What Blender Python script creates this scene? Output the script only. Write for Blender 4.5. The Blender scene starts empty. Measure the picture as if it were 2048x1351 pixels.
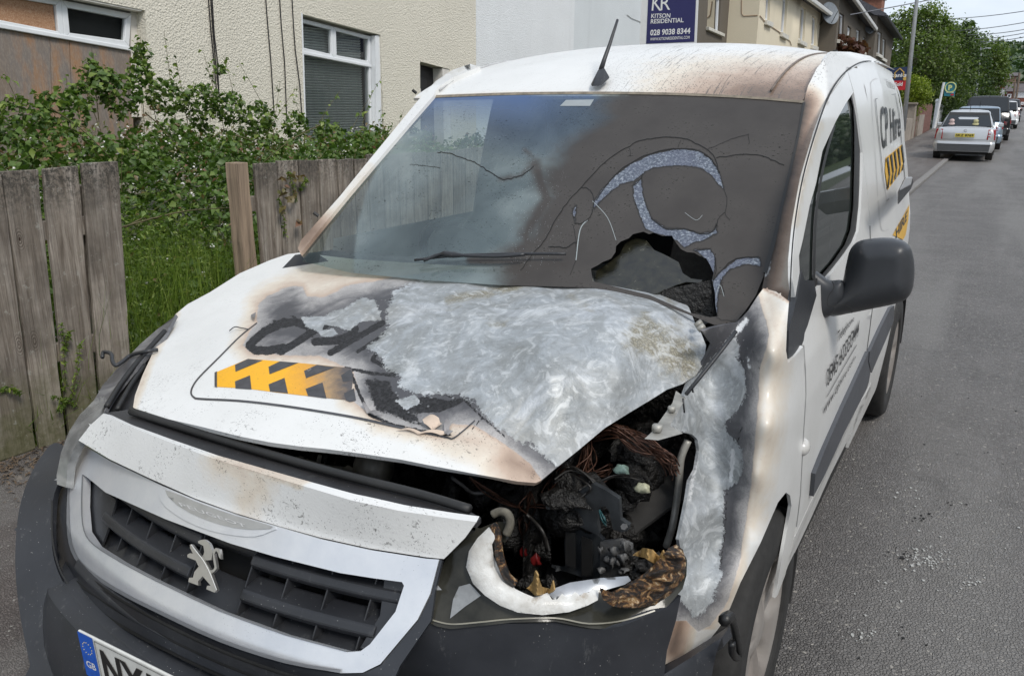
import bpy, math, random
import numpy as np
from mathutils import Vector, Matrix
from mathutils.geometry import delaunay_2d_cdt
S = bpy.context.scene
COL = S.collection
rng = np.random.default_rng(7); random.seed(7)
# ------------------------------------------------------------ camera (metres, x right along the van's nose, y along the street, z up)
CP = np.array([1.22, -.935, 1.59]); YAW, PIT, ROL = np.radians([-30.08, 15.99, .49]); FPX = 1645.
def _axes():
    cy, sy = math.cos(YAW), math.sin(YAW)
    f = np.array([sy*math.cos(PIT), cy*math.cos(PIT), -math.sin(PIT)])
    r = np.array([cy, -sy, 0.]); u = np.cross(r, f)
    return r*math.cos(ROL)+u*math.sin(ROL), -r*math.sin(ROL)+u*math.cos(ROL), f
CR, CU, CF = _axes()
cam = bpy.data.objects.new('camera', bpy.data.cameras.new('camera')); COL.objects.link(cam)
cam.matrix_world = Matrix(((CR[0], CU[0], -CF[0], CP[0]), (CR[1], CU[1], -CF[1], CP[1]), (CR[2], CU[2], -CF[2], CP[2]), (0, 0, 0, 1)))
cam.data.sensor_width = 36; cam.data.lens = FPX/2048*36; cam.data.clip_start = .05; cam.data.clip_end = 3000
S.camera = cam
# ------------------------------------------------------------ sky, sun, exposure
SUN_EL, SUN_AZ = math.radians(48), math.radians(330)     # azimuth counter-clockwise from +x
W = bpy.data.worlds.new('World'); S.world = W; W.use_nodes = True
nt = W.node_tree; nt.nodes.clear()
sky = nt.nodes.new('ShaderNodeTexSky'); sky.sky_type = 'NISHITA'; sky.sun_disc = False
sky.sun_elevation = SUN_EL; sky.sun_rotation = math.pi/2-SUN_AZ; sky.dust_density = 2.5; sky.air_density = 1.2
tc = nt.nodes.new('ShaderNodeTexCoord'); mp = nt.nodes.new('ShaderNodeMapping'); mp.inputs['Scale'].default_value = (1, 1, 2.6)
nz = nt.nodes.new('ShaderNodeTexNoise'); nz.inputs['Scale'].default_value = 1.7; nz.inputs['Detail'].default_value = 7; nz.inputs['Roughness'].default_value = .58
rp = nt.nodes.new('ShaderNodeValToRGB'); rp.color_ramp.elements[0].position = .30; rp.color_ramp.elements[0].color = (.45, .45, .45, 1); rp.color_ramp.elements[1].position = .62; rp.color_ramp.elements[1].color = (1, 1, 1, 1)
cl = nt.nodes.new('ShaderNodeMixRGB'); cl.inputs[2].default_value = (7.4, 8.2, 9.3, 1)
bg = nt.nodes.new('ShaderNodeBackground'); bg.inputs['Strength'].default_value = .085
ow = nt.nodes.new('ShaderNodeOutputWorld'); Lk = nt.links.new
Lk(tc.outputs['Generated'], mp.inputs['Vector']); Lk(mp.outputs[0], nz.inputs['Vector']); Lk(nz.outputs[0], rp.inputs[0]); Lk(rp.outputs[0], cl.inputs[0]); Lk(sky.outputs[0], cl.inputs[1]); Lk(cl.outputs[0], bg.inputs[0]); Lk(bg.outputs[0], ow.inputs[0])
sl = bpy.data.lights.new('sun', 'SUN'); sl.energy = 1.5; sl.angle = math.radians(16); sl.color = (1, .955, .88)
so = bpy.data.objects.new('sun', sl); COL.objects.link(so)
sd_ = Vector((math.cos(SUN_EL)*math.cos(SUN_AZ), math.cos(SUN_EL)*math.sin(SUN_AZ), math.sin(SUN_EL)))
so.rotation_euler = sd_.to_track_quat('Z', 'Y').to_euler(); so.location = (0, 0, 30)
S.view_settings.view_transform = 'Standard'; S.view_settings.look = 'None'; S.view_settings.exposure = 0.5; S.view_settings.gamma = 1
S.render.engine = 'CYCLES'
S.cycles.max_bounces = 6; S.cycles.transparent_max_bounces = 12
# ------------------------------------------------------------ survey helpers: a sight line met with a surface gives a real point
def ray(px, py): return CF + CR*((px-1024)/FPX) - CU*((py-675.5)/FPX)
def P(px, py, x=None, y=None, z=None):
    d = ray(px, py)
    t = (x-CP[0])/d[0] if x is not None else (y-CP[1])/d[1] if y is not None else (z-CP[2])/d[2]
    return CP+d*t
def pr(X):
    d = np.asarray(X, float)-CP; z = d@CF
    return np.array([1024+FPX*(d@CR)/z, 675.5-FPX*(d@CU)/z])
def hit(px, py, g, t0=.5, t1=9., n=260):
    px = np.atleast_1d(np.asarray(px, float)); py = np.atleast_1d(np.asarray(py, float))
    D = CF[None]+CR[None]*((px-1024)/FPX)[:, None]-CU[None]*((py-675.5)/FPX)[:, None]
    ts = np.linspace(t0, t1, n); lo = np.full(len(px), np.nan); hi = lo.copy(); pv = None; best = np.full(len(px), 1e9); bt = np.full(len(px), 2.)
    for t in ts:
        q = CP+D*t; v = g(q[:, 0], q[:, 1], q[:, 2])
        if pv is not None:
            m = np.isnan(lo) & (v*pv <= 0); lo[m] = t-(ts[1]-ts[0]); hi[m] = t
        k = np.abs(v) < best; best[k] = np.abs(v)[k]; bt[k] = t
        pv = v
    bad = np.isnan(lo); lo[bad] = bt[bad]; hi[bad] = bt[bad]
    q = CP+D*lo[:, None]; fl = g(q[:, 0], q[:, 1], q[:, 2])
    for _ in range(26):
        m = (lo+hi)/2; q = CP+D*m[:, None]; fm = g(q[:, 0], q[:, 1], q[:, 2]); s = fl*fm <= 0
        hi = np.where(s, m, hi); lo = np.where(s, lo, m)
    return CP+D*lo[:, None]
def rbf(ctrl):
    c = np.array(ctrl, float); p = c[:, :2]/500.; n = len(c)
    K = lambda a, b: (lambda r: r**2*np.log(r+1e-9))(np.linalg.norm(a[:, None]-b[None], axis=2))
    A = np.zeros((n+3, n+3)); A[:n, :n] = K(p, p)+np.eye(n)*1e-4; A[:n, n] = 1; A[:n, n+1:] = p; A[n, :n] = 1; A[n+1:, :n] = p.T
    w = np.linalg.solve(A, np.r_[c[:, 2], 0, 0, 0])
    return lambda x, y: K(np.c_[np.atleast_1d(x), np.atleast_1d(y)]/500., p)@w[:n]+w[n]+w[n+1]*np.atleast_1d(x)/500+w[n+2]*np.atleast_1d(y)/500
def Pz(px, py, zf):   # points at height zf
    px = np.atleast_1d(px).astype(float); py = np.atleast_1d(py).astype(float)
    D = CF[None]+CR[None]*((px-1024)/FPX)[:, None]-CU[None]*((py-675.5)/FPX)[:, None]
    return CP+D*((zf-CP[2])/D[:, 2])[:, None]
def Px(px, py, xf):
    px = np.atleast_1d(px).astype(float); py = np.atleast_1d(py).astype(float)
    D = CF[None]+CR[None]*((px-1024)/FPX)[:, None]-CU[None]*((py-675.5)/FPX)[:, None]
    return CP+D*((xf-CP[0])/D[:, 0])[:, None]
def Py(px, py, yf):
    px = np.atleast_1d(px).astype(float); py = np.atleast_1d(py).astype(float)
    D = CF[None]+CR[None]*((px-1024)/FPX)[:, None]-CU[None]*((py-675.5)/FPX)[:, None]
    return CP+D*((yf-CP[1])/D[:, 1])[:, None]
# ------------------------------------------------------------ objects
ORG = {}
def thing(name, label, cat, loc=(0, 0, 0), group=None):
    o = bpy.data.objects.new(name, None); COL.objects.link(o); o.location = loc; o.empty_display_size = .2
    ORG[o.name] = np.array(loc, float); o['label'] = label; o['category'] = cat
    if group: o['group'] = group
    return o
def tag(o, label=None, cat=None, group=None, kind=None):
    for k, v in (('label', label), ('category', cat), ('group', group), ('kind', kind)):
        if v: o[k] = v
    return o
def mesh(name, V, F, mat=None, parent=None, smooth=True, attrs=None, loc=None, me=None):
    V = np.asarray(V, float).reshape(-1, 3)
    org = ORG[parent.name] if parent is not None else np.zeros(3)
    if loc is not None: org = np.asarray(loc, float)
    m = bpy.data.meshes.new(name)
    if isinstance(F, np.ndarray) and F.ndim == 2:
        nf, k = F.shape; m.vertices.add(len(V)); m.vertices.foreach_set('co', (V-org).ravel())
        m.loops.add(nf*k); m.loops.foreach_set('vertex_index', F.ravel().astype(np.int32))
        m.polygons.add(nf); m.polygons.foreach_set('loop_start', np.arange(0, nf*k, k, dtype=np.int32))
        m.update(calc_edges=True)
    else:
        m.from_pydata((V-org).tolist(), [], [list(map(int, f)) for f in F]); m.update()
    if smooth: m.shade_smooth()
    if mat is not None and mat.name.startswith('white_van_paint'):
        attrs = dict(attrs or {})
        for k in ('char', 'crust', 'metal'):
            if k not in attrs: attrs[k] = np.full(len(V), -3.)
    if attrs:
        for k, v in attrs.items():
            v = np.asarray(v, float)
            if v.ndim == 2:
                a = m.attributes.new(k, 'FLOAT_VECTOR', 'POINT'); a.data.foreach_set('vector', v.ravel())
            else:
                a = m.attributes.new(k, 'FLOAT', 'POINT'); a.data.foreach_set('value', v)
    if mat: m.materials.append(mat)
    o = bpy.data.objects.new(name, m); COL.objects.link(o)
    if parent is not None: o.parent = parent
    ORG[o.name] = org
    if parent is None and loc is not None: o.location = loc
    return o
class MB:      # collects shapes into one mesh
    def __init__(s): s.V = []; s.F = []; s.n = 0
    def add(s, V, F):
        V = np.asarray(V, float).reshape(-1, 3); s.V.append(V); s.F += [[int(i)+s.n for i in f] for f in F]; s.n += len(V); return s
    def box(s, a, b):
        a = np.minimum(a, b)*1.; b = np.maximum(a, b)*1.
        return s.hexa([(a[0], a[1], a[2]), (b[0], a[1], a[2]), (b[0], b[1], a[2]), (a[0], b[1], a[2])], [(a[0], a[1], b[2]), (b[0], a[1], b[2]), (b[0], b[1], b[2]), (a[0], b[1], b[2])])
    def hexa(s, lo, hi):
        n = len(lo); V = list(lo)+list(hi)
        F = [list(range(n))[::-1], list(range(n, 2*n))]+[[i, (i+1) % n, n+(i+1) % n, n+i] for i in range(n)]
        return s.add(V, F)
    def tube(s, pts, rad, n=8, caps=True):
        pts = np.asarray(pts, float); k = len(pts); rad = np.broadcast_to(rad, (k,)) if np.ndim(rad) < 2 else rad
        T = np.gradient(pts, axis=0); T /= np.linalg.norm(T, axis=1)[:, None]+1e-12
        up = np.array([0, 0, 1.]) if abs(T[0][2]) < .9 else np.array([1., 0, 0]); V = []
        a = np.cross(T[0], up); a /= np.linalg.norm(a)
        for i in range(k):
            a = a-T[i]*(a@T[i]); a /= np.linalg.norm(a)+1e-12; b = np.cross(T[i], a)
            for j in range(n):
                t = 2*math.pi*j/n; V.append(pts[i]+rad[i]*(a*math.cos(t)+b*math.sin(t)))
        F = [[i*n+j, i*n+(j+1) % n, (i+1)*n+(j+1) % n, (i+1)*n+j] for i in range(k-1) for j in range(n)]
        if caps: F += [list(range(n))[::-1], list(range((k-1)*n, k*n))]
        return s.add(V, F)
    def build(s, name, mat, parent=None, smooth=False, **k):
        return mesh(name, np.concatenate(s.V), s.F, mat, parent, smooth, **k)
def bevel(o, w=.004, seg=2, ang=35):
    m = o.modifiers.new('bevel', 'BEVEL'); m.width = w; m.segments = seg; m.limit_method = 'ANGLE'; m.angle_limit = math.radians(ang); return o
def solid(o, t=.01, off=-1):
    m = o.modifiers.new('solid', 'SOLIDIFY'); m.thickness = t; m.offset = off; e = o.modifiers.new('split', 'EDGE_SPLIT'); e.split_angle = math.radians(38); return o
def smoothpts(pts, k=6, closed=False):
    p = np.asarray(pts, float); n = len(p); out = []
    R_ = range(n if closed else n-1)
    for i in R_:
        g = lambda j: p[j % n] if closed else p[min(max(j, 0), n-1)]
        a, b, c, d = g(i-1), g(i), g(i+1), g(i+2)
        for t in np.linspace(0, 1, k, endpoint=False):
            out.append(.5*((2*b)+(c-a)*t+(2*a-5*b+4*c-d)*t*t+(3*b-a-3*c+d)*t**3))
    if not closed: out.append(p[-1])
    return np.array(out)
def inpoly(q, poly):
    x, y = q[:, 0], q[:, 1]; c = np.zeros(len(q), bool); p = np.asarray(poly, float); n = len(p)
    for i in range(n):
        x1, y1 = p[i]; x2, y2 = p[(i+1) % n]
        m = (y1 > y) != (y2 > y)
        with np.errstate(divide='ignore', invalid='ignore'): xi = (x2-x1)*(y-y1)/(y2-y1+1e-15)+x1
        c ^= m & (x < xi)
    return c
def dline(q, line, closed=False):
    p = np.asarray(line, float); d = np.full(len(q), 1e9); n = len(p)
    for i in range(n if closed else n-1):
        a, b = p[i], p[(i+1) % n]; ab = b-a; t = np.clip(((q-a)@ab)/(ab@ab+1e-12), 0, 1)
        d = np.minimum(d, np.linalg.norm(q-(a+t[:, None]*ab), axis=1))
    return d
def sdf(q, poly):      # positive inside
    d = dline(q, poly, True); return np.where(inpoly(q, poly), d, -d)
def fill(outline, holes=(), step=8., rot=0.):
    o = np.asarray(outline, float); loops = [o]+[np.asarray(h, float) for h in holes]; pts = []; edges = []
    def dens(l):
        out = []
        for i in range(len(l)):
            a, b = l[i], l[(i+1) % len(l)]; k = max(1, int(np.linalg.norm(b-a)/step))
            out += [a+(b-a)*t/k for t in range(k)]
        return np.array(out)
    D = [dens(l) for l in loops]
    for l in D:
        s = len(pts); pts += list(l); edges += [(s+i, s+(i+1) % len(l)) for i in range(len(l))]
    mn, mx = o.min(0), o.max(0); gx, gy = np.meshgrid(np.arange(mn[0], mx[0], step), np.arange(mn[1], mx[1], step))
    gx = gx+(np.arange(gx.shape[0]) % 2)[:, None]*step*.5
    g = np.c_[gx.ravel(), gy.ravel()]; keep = inpoly(g, o)
    for l in D[1:]: keep &= ~inpoly(g, l)
    g = g[keep]
    for l in D: g = g[dline(g, l, True) > step*.45] if len(g) else g
    pts += list(g)
    v, e, f, *_ = delaunay_2d_cdt([Vector(p) for p in pts], edges, [], 0, 1e-5)
    v = np.array([tuple(p) for p in v]); F = np.array([list(t) for t in f if len(t) == 3])
    c = v[F].mean(1); k = inpoly(c, o)
    for l in D[1:]: k &= ~inpoly(c, l)
    return v, F[k]
def panel(name, outline, fn, mat, parent, step=10., holes=(), thick=None, off=-1, attrs=None, smooth=True, flip=None, curve=0):
    """sheet: outline in survey coordinates, fn gives the 3-D point, attrs gives stain fields"""
    if curve: outline = smoothpts(outline, curve, True)
    v, F = fill(outline, holes, step); X = fn(v[:, 0], v[:, 1])
    n = np.cross(X[F[:, 1]]-X[F[:, 0]], X[F[:, 2]]-X[F[:, 0]]).sum(0); c = X.mean(0)-CP
    fl = (n@c > 0) if flip is None else flip
    if fl: F = F[:, ::-1]
    o = mesh(name, X, F, mat, parent, smooth, attrs=(attrs(v) if attrs else None))
    if thick: solid(o, thick, off)
    return o
def ribbon(name, pts, w, fn, mat, parent, lift=.0015, smooth=False, mb=None, k=5):
    """narrow strip following a surface"""
    p = smoothpts(pts, k) if k > 1 else np.asarray(pts, float); T = np.gradient(p, axis=0); T /= np.linalg.norm(T, axis=1)[:, None]+1e-9
    N = np.c_[-T[:, 1], T[:, 0]]; w = np.broadcast_to(w, (len(p),)) if np.ndim(w) == 0 else np.interp(np.linspace(0, 1, len(p)), np.linspace(0, 1, len(w)), w)
    a = p+N*w[:, None]/2; b = p-N*w[:, None]/2; A = fn(a[:, 0], a[:, 1]); B = fn(b[:, 0], b[:, 1])
    def tow(X): d = CP-X; return X+d/np.linalg.norm(d, axis=1)[:, None]*lift
    A, B = tow(A), tow(B); n = len(p); V = np.r_[A, B]; F = [[i, i+1, n+i+1, n+i] for i in range(n-1)]
    if mb is not None: mb.add(V, F); return None
    return mesh(name, V, F, mat, parent, smooth)
def tmesh(txt, bold=0., shear=0., font_scale=1.):
    c = bpy.data.curves.new('t', 'FONT'); c.body = txt; c.offset = bold; c.shear = shear; c.resolution_u = 3
    o = bpy.data.objects.new('t', c); COL.objects.link(o); dg = bpy.context.evaluated_depsgraph_get(); dg.update()
    m = bpy.data.meshes.new_from_object(o.evaluated_get(dg)); bpy.data.objects.remove(o)
    V = np.array([v.co[:] for v in m.vertices])[:, :2]; F = [list(p.vertices) for p in m.polygons]; bpy.data.meshes.remove(m)
    return V, F
def text(name, txt, quad, fn, mat, parent, bold=0., shear=0., lift=.0015, full=True, smooth=False):
    """quad: tl,tr,br,bl ; fn None -> quad is 3-D"""
    V, F = tmesh(txt, bold, shear); mn, mx = V.min(0), V.max(0); uv = (V-mn)/(mx-mn)
    q = np.asarray(quad, float); u, v = uv[:, :1], uv[:, 1:2]
    X = (q[3]*(1-u)+q[2]*u)*(1-v)+(q[0]*(1-u)+q[1]*u)*v
    if fn is not None:
        X = fn(X[:, 0], X[:, 1]); d = CP-X; X = X+d/np.linalg.norm(d, axis=1)[:, None]*lift
    return mesh(name, X, F, mat, parent, smooth)
# ------------------------------------------------------------ materials
class NT:
    def __init__(s, name):
        s.m = bpy.data.materials.new(name); s.m.use_nodes = True; s.t = s.m.node_tree; s.t.nodes.clear()
        s.out = s.t.nodes.new('ShaderNodeOutputMaterial'); s.b = s.t.nodes.new('ShaderNodeBsdfPrincipled'); s.l(s.b.outputs[0], s.out.inputs[0]); s.co = None
    def l(s, a, b): s.t.links.new(a, b)
    def put(s, sock, v):
        if isinstance(v, bpy.types.NodeSocket): s.l(v, sock)
        elif isinstance(v, (tuple, list)): sock.default_value = (*v, 1)[:len(sock.default_value)]
        elif hasattr(sock.default_value, '__len__'): sock.default_value = (v, v, v, 1)[:len(sock.default_value)]
        else: sock.default_value = v
    def n(s, typ, **k):
        nd = s.t.nodes.new(typ)
        for a, b in k.items(): setattr(nd, a, b)
        return nd
    def coord(s):
        if s.co is None: s.co = s.n('ShaderNodeTexCoord').outputs['Object']
        return s.co
    def noise(s, scale, det=4, rough=.55, vec=None, dist=0., stretch=None, col=False):
        nd = s.n('ShaderNodeTexNoise'); nd.inputs['Scale'].default_value = scale; nd.inputs['Detail'].default_value = det; nd.inputs['Roughness'].default_value = rough; nd.inputs['Distortion'].default_value = dist
        v = vec or s.coord()
        if stretch:
            mp = s.n('ShaderNodeMapping'); mp.inputs['Scale'].default_value = stretch; s.l(v, mp.inputs[0]); v = mp.outputs[0]
        s.l(v, nd.inputs['Vector']); return nd.outputs[1 if col else 0]
    def vor(s, scale, feature='F1', out=0, vec=None, rnd=1.):
        nd = s.n('ShaderNodeTexVoronoi', feature=feature); nd.inputs['Scale'].default_value = scale; nd.inputs['Randomness'].default_value = rnd; s.l(vec or s.coord(), nd.inputs['Vector']); return nd.outputs[out]
    def ma(s, op, a, b=0., c=0., clamp=False):
        nd = s.n('ShaderNodeMath', operation=op, use_clamp=clamp); s.put(nd.inputs[0], a); s.put(nd.inputs[1], b)
        if op in ('MULTIPLY_ADD', 'SMOOTH_MIN'): s.put(nd.inputs[2], c)
        return nd.outputs[0]
    def rng(s, v, a, b, c=0., d=1., smooth=False):
        nd = s.n('ShaderNodeMapRange'); nd.interpolation_type = 'SMOOTHSTEP' if smooth else 'LINEAR'
        for i, x in enumerate((v, a, b, c, d)): s.put(nd.inputs[i], x)
        return nd.outputs[0]
    def mix(s, f, a, b, mode='MIX'):
        nd = s.n('ShaderNodeMixRGB', blend_type=mode); s.put(nd.inputs[0], f); s.put(nd.inputs[1], a); s.put(nd.inputs[2], b); return nd.outputs[0]
    def ramp(s, f, *st):
        nd = s.n('ShaderNodeValToRGB'); e = nd.color_ramp.elements
        while len(e) < len(st): e.new(.5)
        for i, (p, c) in enumerate(st): e[i].position = p; e[i].color = (*(c if isinstance(c, (tuple, list)) else (c, c, c)), 1)
        s.put(nd.inputs[0], f); return nd.outputs[0]
    def attr(s, name, out='Fac'):
        nd = s.n('ShaderNodeAttribute'); nd.attribute_name = name; return nd.outputs[out]
    def bump(s, h, st=.3, dist=.01, prev=None):
        nd = s.n('ShaderNodeBump'); nd.inputs['Strength'].default_value = st; nd.inputs['Distance'].default_value = dist; s.l(h, nd.inputs['Height'])
        if prev is not None: s.l(prev, nd.inputs['Normal'])
        s.nb = nd.outputs[0]; return nd.outputs[0]
    def fin(s, col=None, rough=None, metal=None, normal=None, spec=None, coat=None, trans=None, emit=None):
        i = s.b.inputs
        if col is not None: s.put(i['Base Color'], col)
        if rough is not None: s.put(i['Roughness'], rough)
        if metal is not None: s.put(i['Metallic'], metal)
        if normal is not None: s.l(normal, i['Normal'])
        if spec is not None: s.put(i['Specular IOR Level'], spec)
        if coat is not None: s.put(i['Coat Weight'], coat); i['Coat Roughness'].default_value = .08
        if trans is not None: s.put(i['Transmission Weight'], trans)
        return s.m
def mat(name, col, rough=.5, var=.15, scale=12., bump=0., bscale=60., bdist=.002, metal=0., coat=None, spec=None, stretch=None):
    n = NT(name); f = n.noise(scale, 5, .6, stretch=stretch)
    c = n.ramp(f, (.3, tuple(x*(1-var) for x in col)), (.7, tuple(min(1, x*(1+var)) for x in col)))
    nb = n.bump(n.noise(bscale, 4, .6, stretch=stretch), bump, bdist) if bump else None
    return n.fin(c, rough, metal, nb, spec, coat)
def flat(name, col, rough=.6): 
    n = NT(name); return n.fin(n.mix(n.rng(n.noise(35, 3), .3, .7, 0, .25), col, tuple(x*.75 for x in col)), rough)
# ================================================================ VAN
VAN = thing('burnt_van', 'white panel van with fire-damaged bonnet, wing and sooty cracked windscreen, parked half on the pavement', 'van', (0, 2.2, 0))
def SXn(y, z):
    b = np.interp(z, [.15, .3, .5, .65, .9, 1.0, 1.08, 1.15, 1.25, 1.4, 1.55, 1.65, 1.72, 1.76, 1.82], [.84, .875, .895, .90, .90, .89, .872, .862, .845, .81, .775, .745, .715, .70, .62])
    return b-.13*np.clip((.95-y)/.75, 0, 2)**2-.055*np.clip(y-3.0, 0, 2)
gSX = lambda x, y, z: x-SXn(y, z)
fSX = lambda px, py: hit(px, py, gSX, .9, 9)
def gWS(x, y, z): return y-(.86+1.42*(z-1.10)+.12*x*x)
fWS = lambda px, py: hit(px, py, gWS, .9, 6)
def ZR(x, y):
    s = 1-np.exp(-np.maximum(y-1.60, 0)/.35)
    return 1.61+.235*s-(.015+.065*s)*(np.abs(x)/.70)**2.6
def gF(x, y, z): 
    return y-(-.05+.6*np.maximum(z-.62, 0)+.1*np.minimum(z-.62, 0)+.3*x*x+.6*np.maximum(np.abs(x)-.6, 0)**2)
fF = lambda px, py: hit(px, py, gF, .5, 4)
def gB(x, y, z):   # bumper, proud of the grille
    return y-(-.11+.25*(z-.5)+.3*x*x+3.4*np.maximum(np.abs(x)-.5, 0)**2)
fB = lambda px, py: hit(px, py, gB, .5, 4)
# ---------------- paint
def van_paint():
    n = NT('white_van_paint'); co = n.coord()
    fine = n.noise(260, 3, .6); big = n.noise(5, 6, .6); mid = n.noise(26, 6, .62); rag = n.noise(85, 8, .78); rag2 = n.noise(210, 4, .7)
    base = n.mix(n.rng(big, .35, .7, 0, .5), (.73, .73, .715), (.62, .62, .60))
    sx_ = n.n('ShaderNodeSeparateXYZ'); n.l(co, sx_.inputs[0]); gm = n.ma('MULTIPLY', n.rng(sx_.outputs[2], .85, .30), n.rng(n.noise(6, 6, .7), .35, .7)); base = n.mix(n.ma('MULTIPLY', gm, .6), base, (.40, .375, .335)); base = n.mix(n.rng(n.noise(38, 6, .75, stretch=(1, 1, .4)), .56, .76, 0, .22), base, (.45, .44, .42))
    # speckled fallout
    fl = n.attr('fleck'); sp = n.rng(n.vor(190), .24, .17); patch = n.rng(n.noise(13, 6, .75), .50, .60)
    sp2 = n.ma('MULTIPLY', n.rng(n.noise(105, 6, .75, dist=.6, stretch=(1, 1.8, 1)), .565, .60), n.rng(n.noise(8, 6, .75), .50, .60))
    fm = n.ma('MULTIPLY', n.ma('ADD', n.ma('MULTIPLY', sp, patch), sp2, clamp=True), fl, clamp=True)
    base = n.mix(n.ma('MULTIPLY', fm, .85), base, (.06, .055, .05))
    # scorch
    sc = n.ma('ADD', n.attr('scorch'), n.ma('MULTIPLY', n.ma('SUBTRACT', mid, .5), .28))
    sc = n.ma('MULTIPLY', sc, n.rng(n.attr('scorch'), 0, .06))
    tan = n.ramp(sc, (.0, (1, 1, 1)), (.18, (.94, .85, .74)), (.42, (.68, .52, .42)), (.68, (.36, .25, .19)), (.95, (.10, .075, .06)))
    col = n.mix(1., base, tan, 'MULTIPLY')
    dr = n.ma('MULTIPLY', n.attr('drip'), n.rng(n.noise(34, 5, .7, stretch=(3.4, .14, .14)), .58, .63))
    col = n.mix(n.ma('MULTIPLY', dr, .8), col, (.10, .085, .075))
    dot = n.ma('MULTIPLY', n.attr('drip'), n.rng(n.vor(120), .30, .20)); col = n.mix(n.ma('MULTIPLY', dot, .8), col, (.09, .08, .07))
    # char: grey, burnt paint
    ch = n.ma('ADD', n.attr('char'), n.ma('MULTIPLY', n.ma('SUBTRACT', mid, .5), .45))
    cm = n.rng(ch, -.05, .05); cn = n.ma('ADD', n.ma('MULTIPLY', n.noise(11, 6, .65, dist=.6), .70), n.ma('MULTIPLY', n.rng(ch, 0, 1.5), .36))
    cc = n.ramp(cn, (.28, (.46, .44, .43)), (.44, (.31, .30, .295)), (.55, (.17, .167, .172)), (.68, (.075, .075, .082)))
    cc = n.mix(n.ma('MULTIPLY', n.rng(fine, .45, .75), .35), cc, (.05, .05, .055))
    col = n.mix(cm, col, cc)
    # black crust
    cr = n.ma('ADD', n.attr('crust'), n.ma('MULTIPLY', n.ma('SUBTRACT', rag, .5), 1.3)); crm = n.rng(cr, -.03, .06)
    col = n.mix(crm, col, n.ramp(n.noise(120, 5, .7), (.40, (.008, .008, .009)), (.80, (.055, .055, .06))))
    # bare steel
    mt = n.ma('ADD', n.attr('metal'), n.ma('ADD', n.ma('ADD', n.ma('MULTIPLY', n.ma('SUBTRACT', rag, .5), 1.9), n.ma('MULTIPLY', n.ma('SUBTRACT', rag2, .5), .7)), n.ma('MULTIPLY', n.ma('SUBTRACT', n.noise(15, 5, .6), .5), 1.3)))
    blob = n.rng(n.vor(62), .20, .16); mt2 = n.ma('MULTIPLY', blob, n.rng(n.attr('metal'), -1.0, -.15)); 
    mm = n.ma('MAXIMUM', n.rng(mt, -.03, .03), n.ma('MULTIPLY', n.ma('MULTIPLY', mt2, n.rng(n.noise(23, 2), .56, .58)), .85))
    sw = n.noise(3.2, 8, .6, dist=1.3); sw2 = n.noise(6.5, 10, .70, dist=.9); 
    mc = n.ramp(sw, (.32, (.24, .25, .245)), (.44, (.36, .385, .405)), (.52, (.30, .315, .32)), (.60, (.42, .445, .47)), (.74, (.58, .60, .615)))
    mc = n.mix(n.rng(sw2, .55, .66, 0, .65), mc, (.64, .66, .67)); mc = n.mix(n.rng(sw2, .46, .36, 0, .55), mc, (.21, .22, .215)); mc = n.mix(n.ma('MULTIPLY', n.rng(n.noise(2.2, 5, .6, dist=.5), .52, .66), .45), mc, (.30, .285, .25))
    st = n.ma('MULTIPLY', n.rng(n.ma('ADD', n.attr('stain'), n.ma('MULTIPLY', n.ma('SUBTRACT', n.noise(20, 8, .72, dist=.5), .5), 1.6)), .35, .75), n.rng(n.attr('stain'), .02, .2))
    mc = n.mix(n.ma('MULTIPLY', st, .85), mc, n.ramp(n.vor(120, 'DISTANCE_TO_EDGE'), (.0, (.14, .12, .075)), (.2, (.30, .275, .20))))
    mc = n.mix(n.ma('MULTIPLY', n.rng(n.noise(300, 2), .6, .7), .35), mc, (.2, .2, .2))
    sw3 = n.noise(17, 7, .62, dist=2.2); mc = n.mix(n.rng(sw3, .54, .62, 0, .42), mc, (.66, .68, .69)); mc = n.mix(n.rng(sw3, .46, .39, 0, .38), mc, (.20, .21, .21)); mc = n.mix(n.rng(n.noise(55, 6, .75), .58, .68, 0, .4), mc, (.62, .63, .64))  # light and dark swirls paint dent highlights into the steel colour
    col = n.mix(mm, col, mc)
    wh = n.rng(n.ma('ADD', n.attr('chalk'), n.ma('MULTIPLY', n.ma('SUBTRACT', rag, .5), 1.5)), .0, .25); col = n.mix(n.ma('MULTIPLY', wh, n.rng(n.attr('chalk'), .01, .1)), col, (.72, .73, .74))
    ro = n.mix(mm, n.mix(cm, n.ma('ADD', .34, n.ma('MULTIPLY', n.attr('rgh'), .3)), .55), n.rng(sw2, .35, .65, .42, .62)); ro = n.mix(crm, ro, .75)
    h1 = n.ma('ADD', n.ma('MULTIPLY', n.noise(170, 4, .6), n.ma('ADD', .05, n.ma('MULTIPLY', n.attr('rgh'), .55))), n.ma('MULTIPLY', cm, -.45))
    h1 = n.ma('ADD', h1, n.ma('MULTIPLY', n.ma('MULTIPLY', crm, n.noise(90, 6, .8)), 1.6)); h1 = n.ma('ADD', h1, n.ma('MULTIPLY', mm, -.5))
    h1 = n.ma('ADD', h1, n.ma('MULTIPLY', n.ma('MULTIPLY', mm, n.noise(60, 6, .7, dist=1)), .35))
    b1 = n.bump(h1, .75, .0016); b2 = n.bump(n.ma('MULTIPLY', mm, n.ma('ADD', n.noise(8.5, 3, .5, dist=1.0), n.ma('MULTIPLY', sw3, .22))), .75, .012, b1)
    n.fin(col, ro, n.ma('MULTIPLY', mm, .18), b2, .45)
    n.put(n.b.inputs['Coat Weight'], n.ma('MULTIPLY', n.ma('SUBTRACT', 1., n.ma('MAXIMUM', n.ma('MAXIMUM', mm, cm), n.attr('rgh')), clamp=True), .35)); n.b.inputs['Coat Roughness'].default_value = .12
    return n.m
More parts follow.
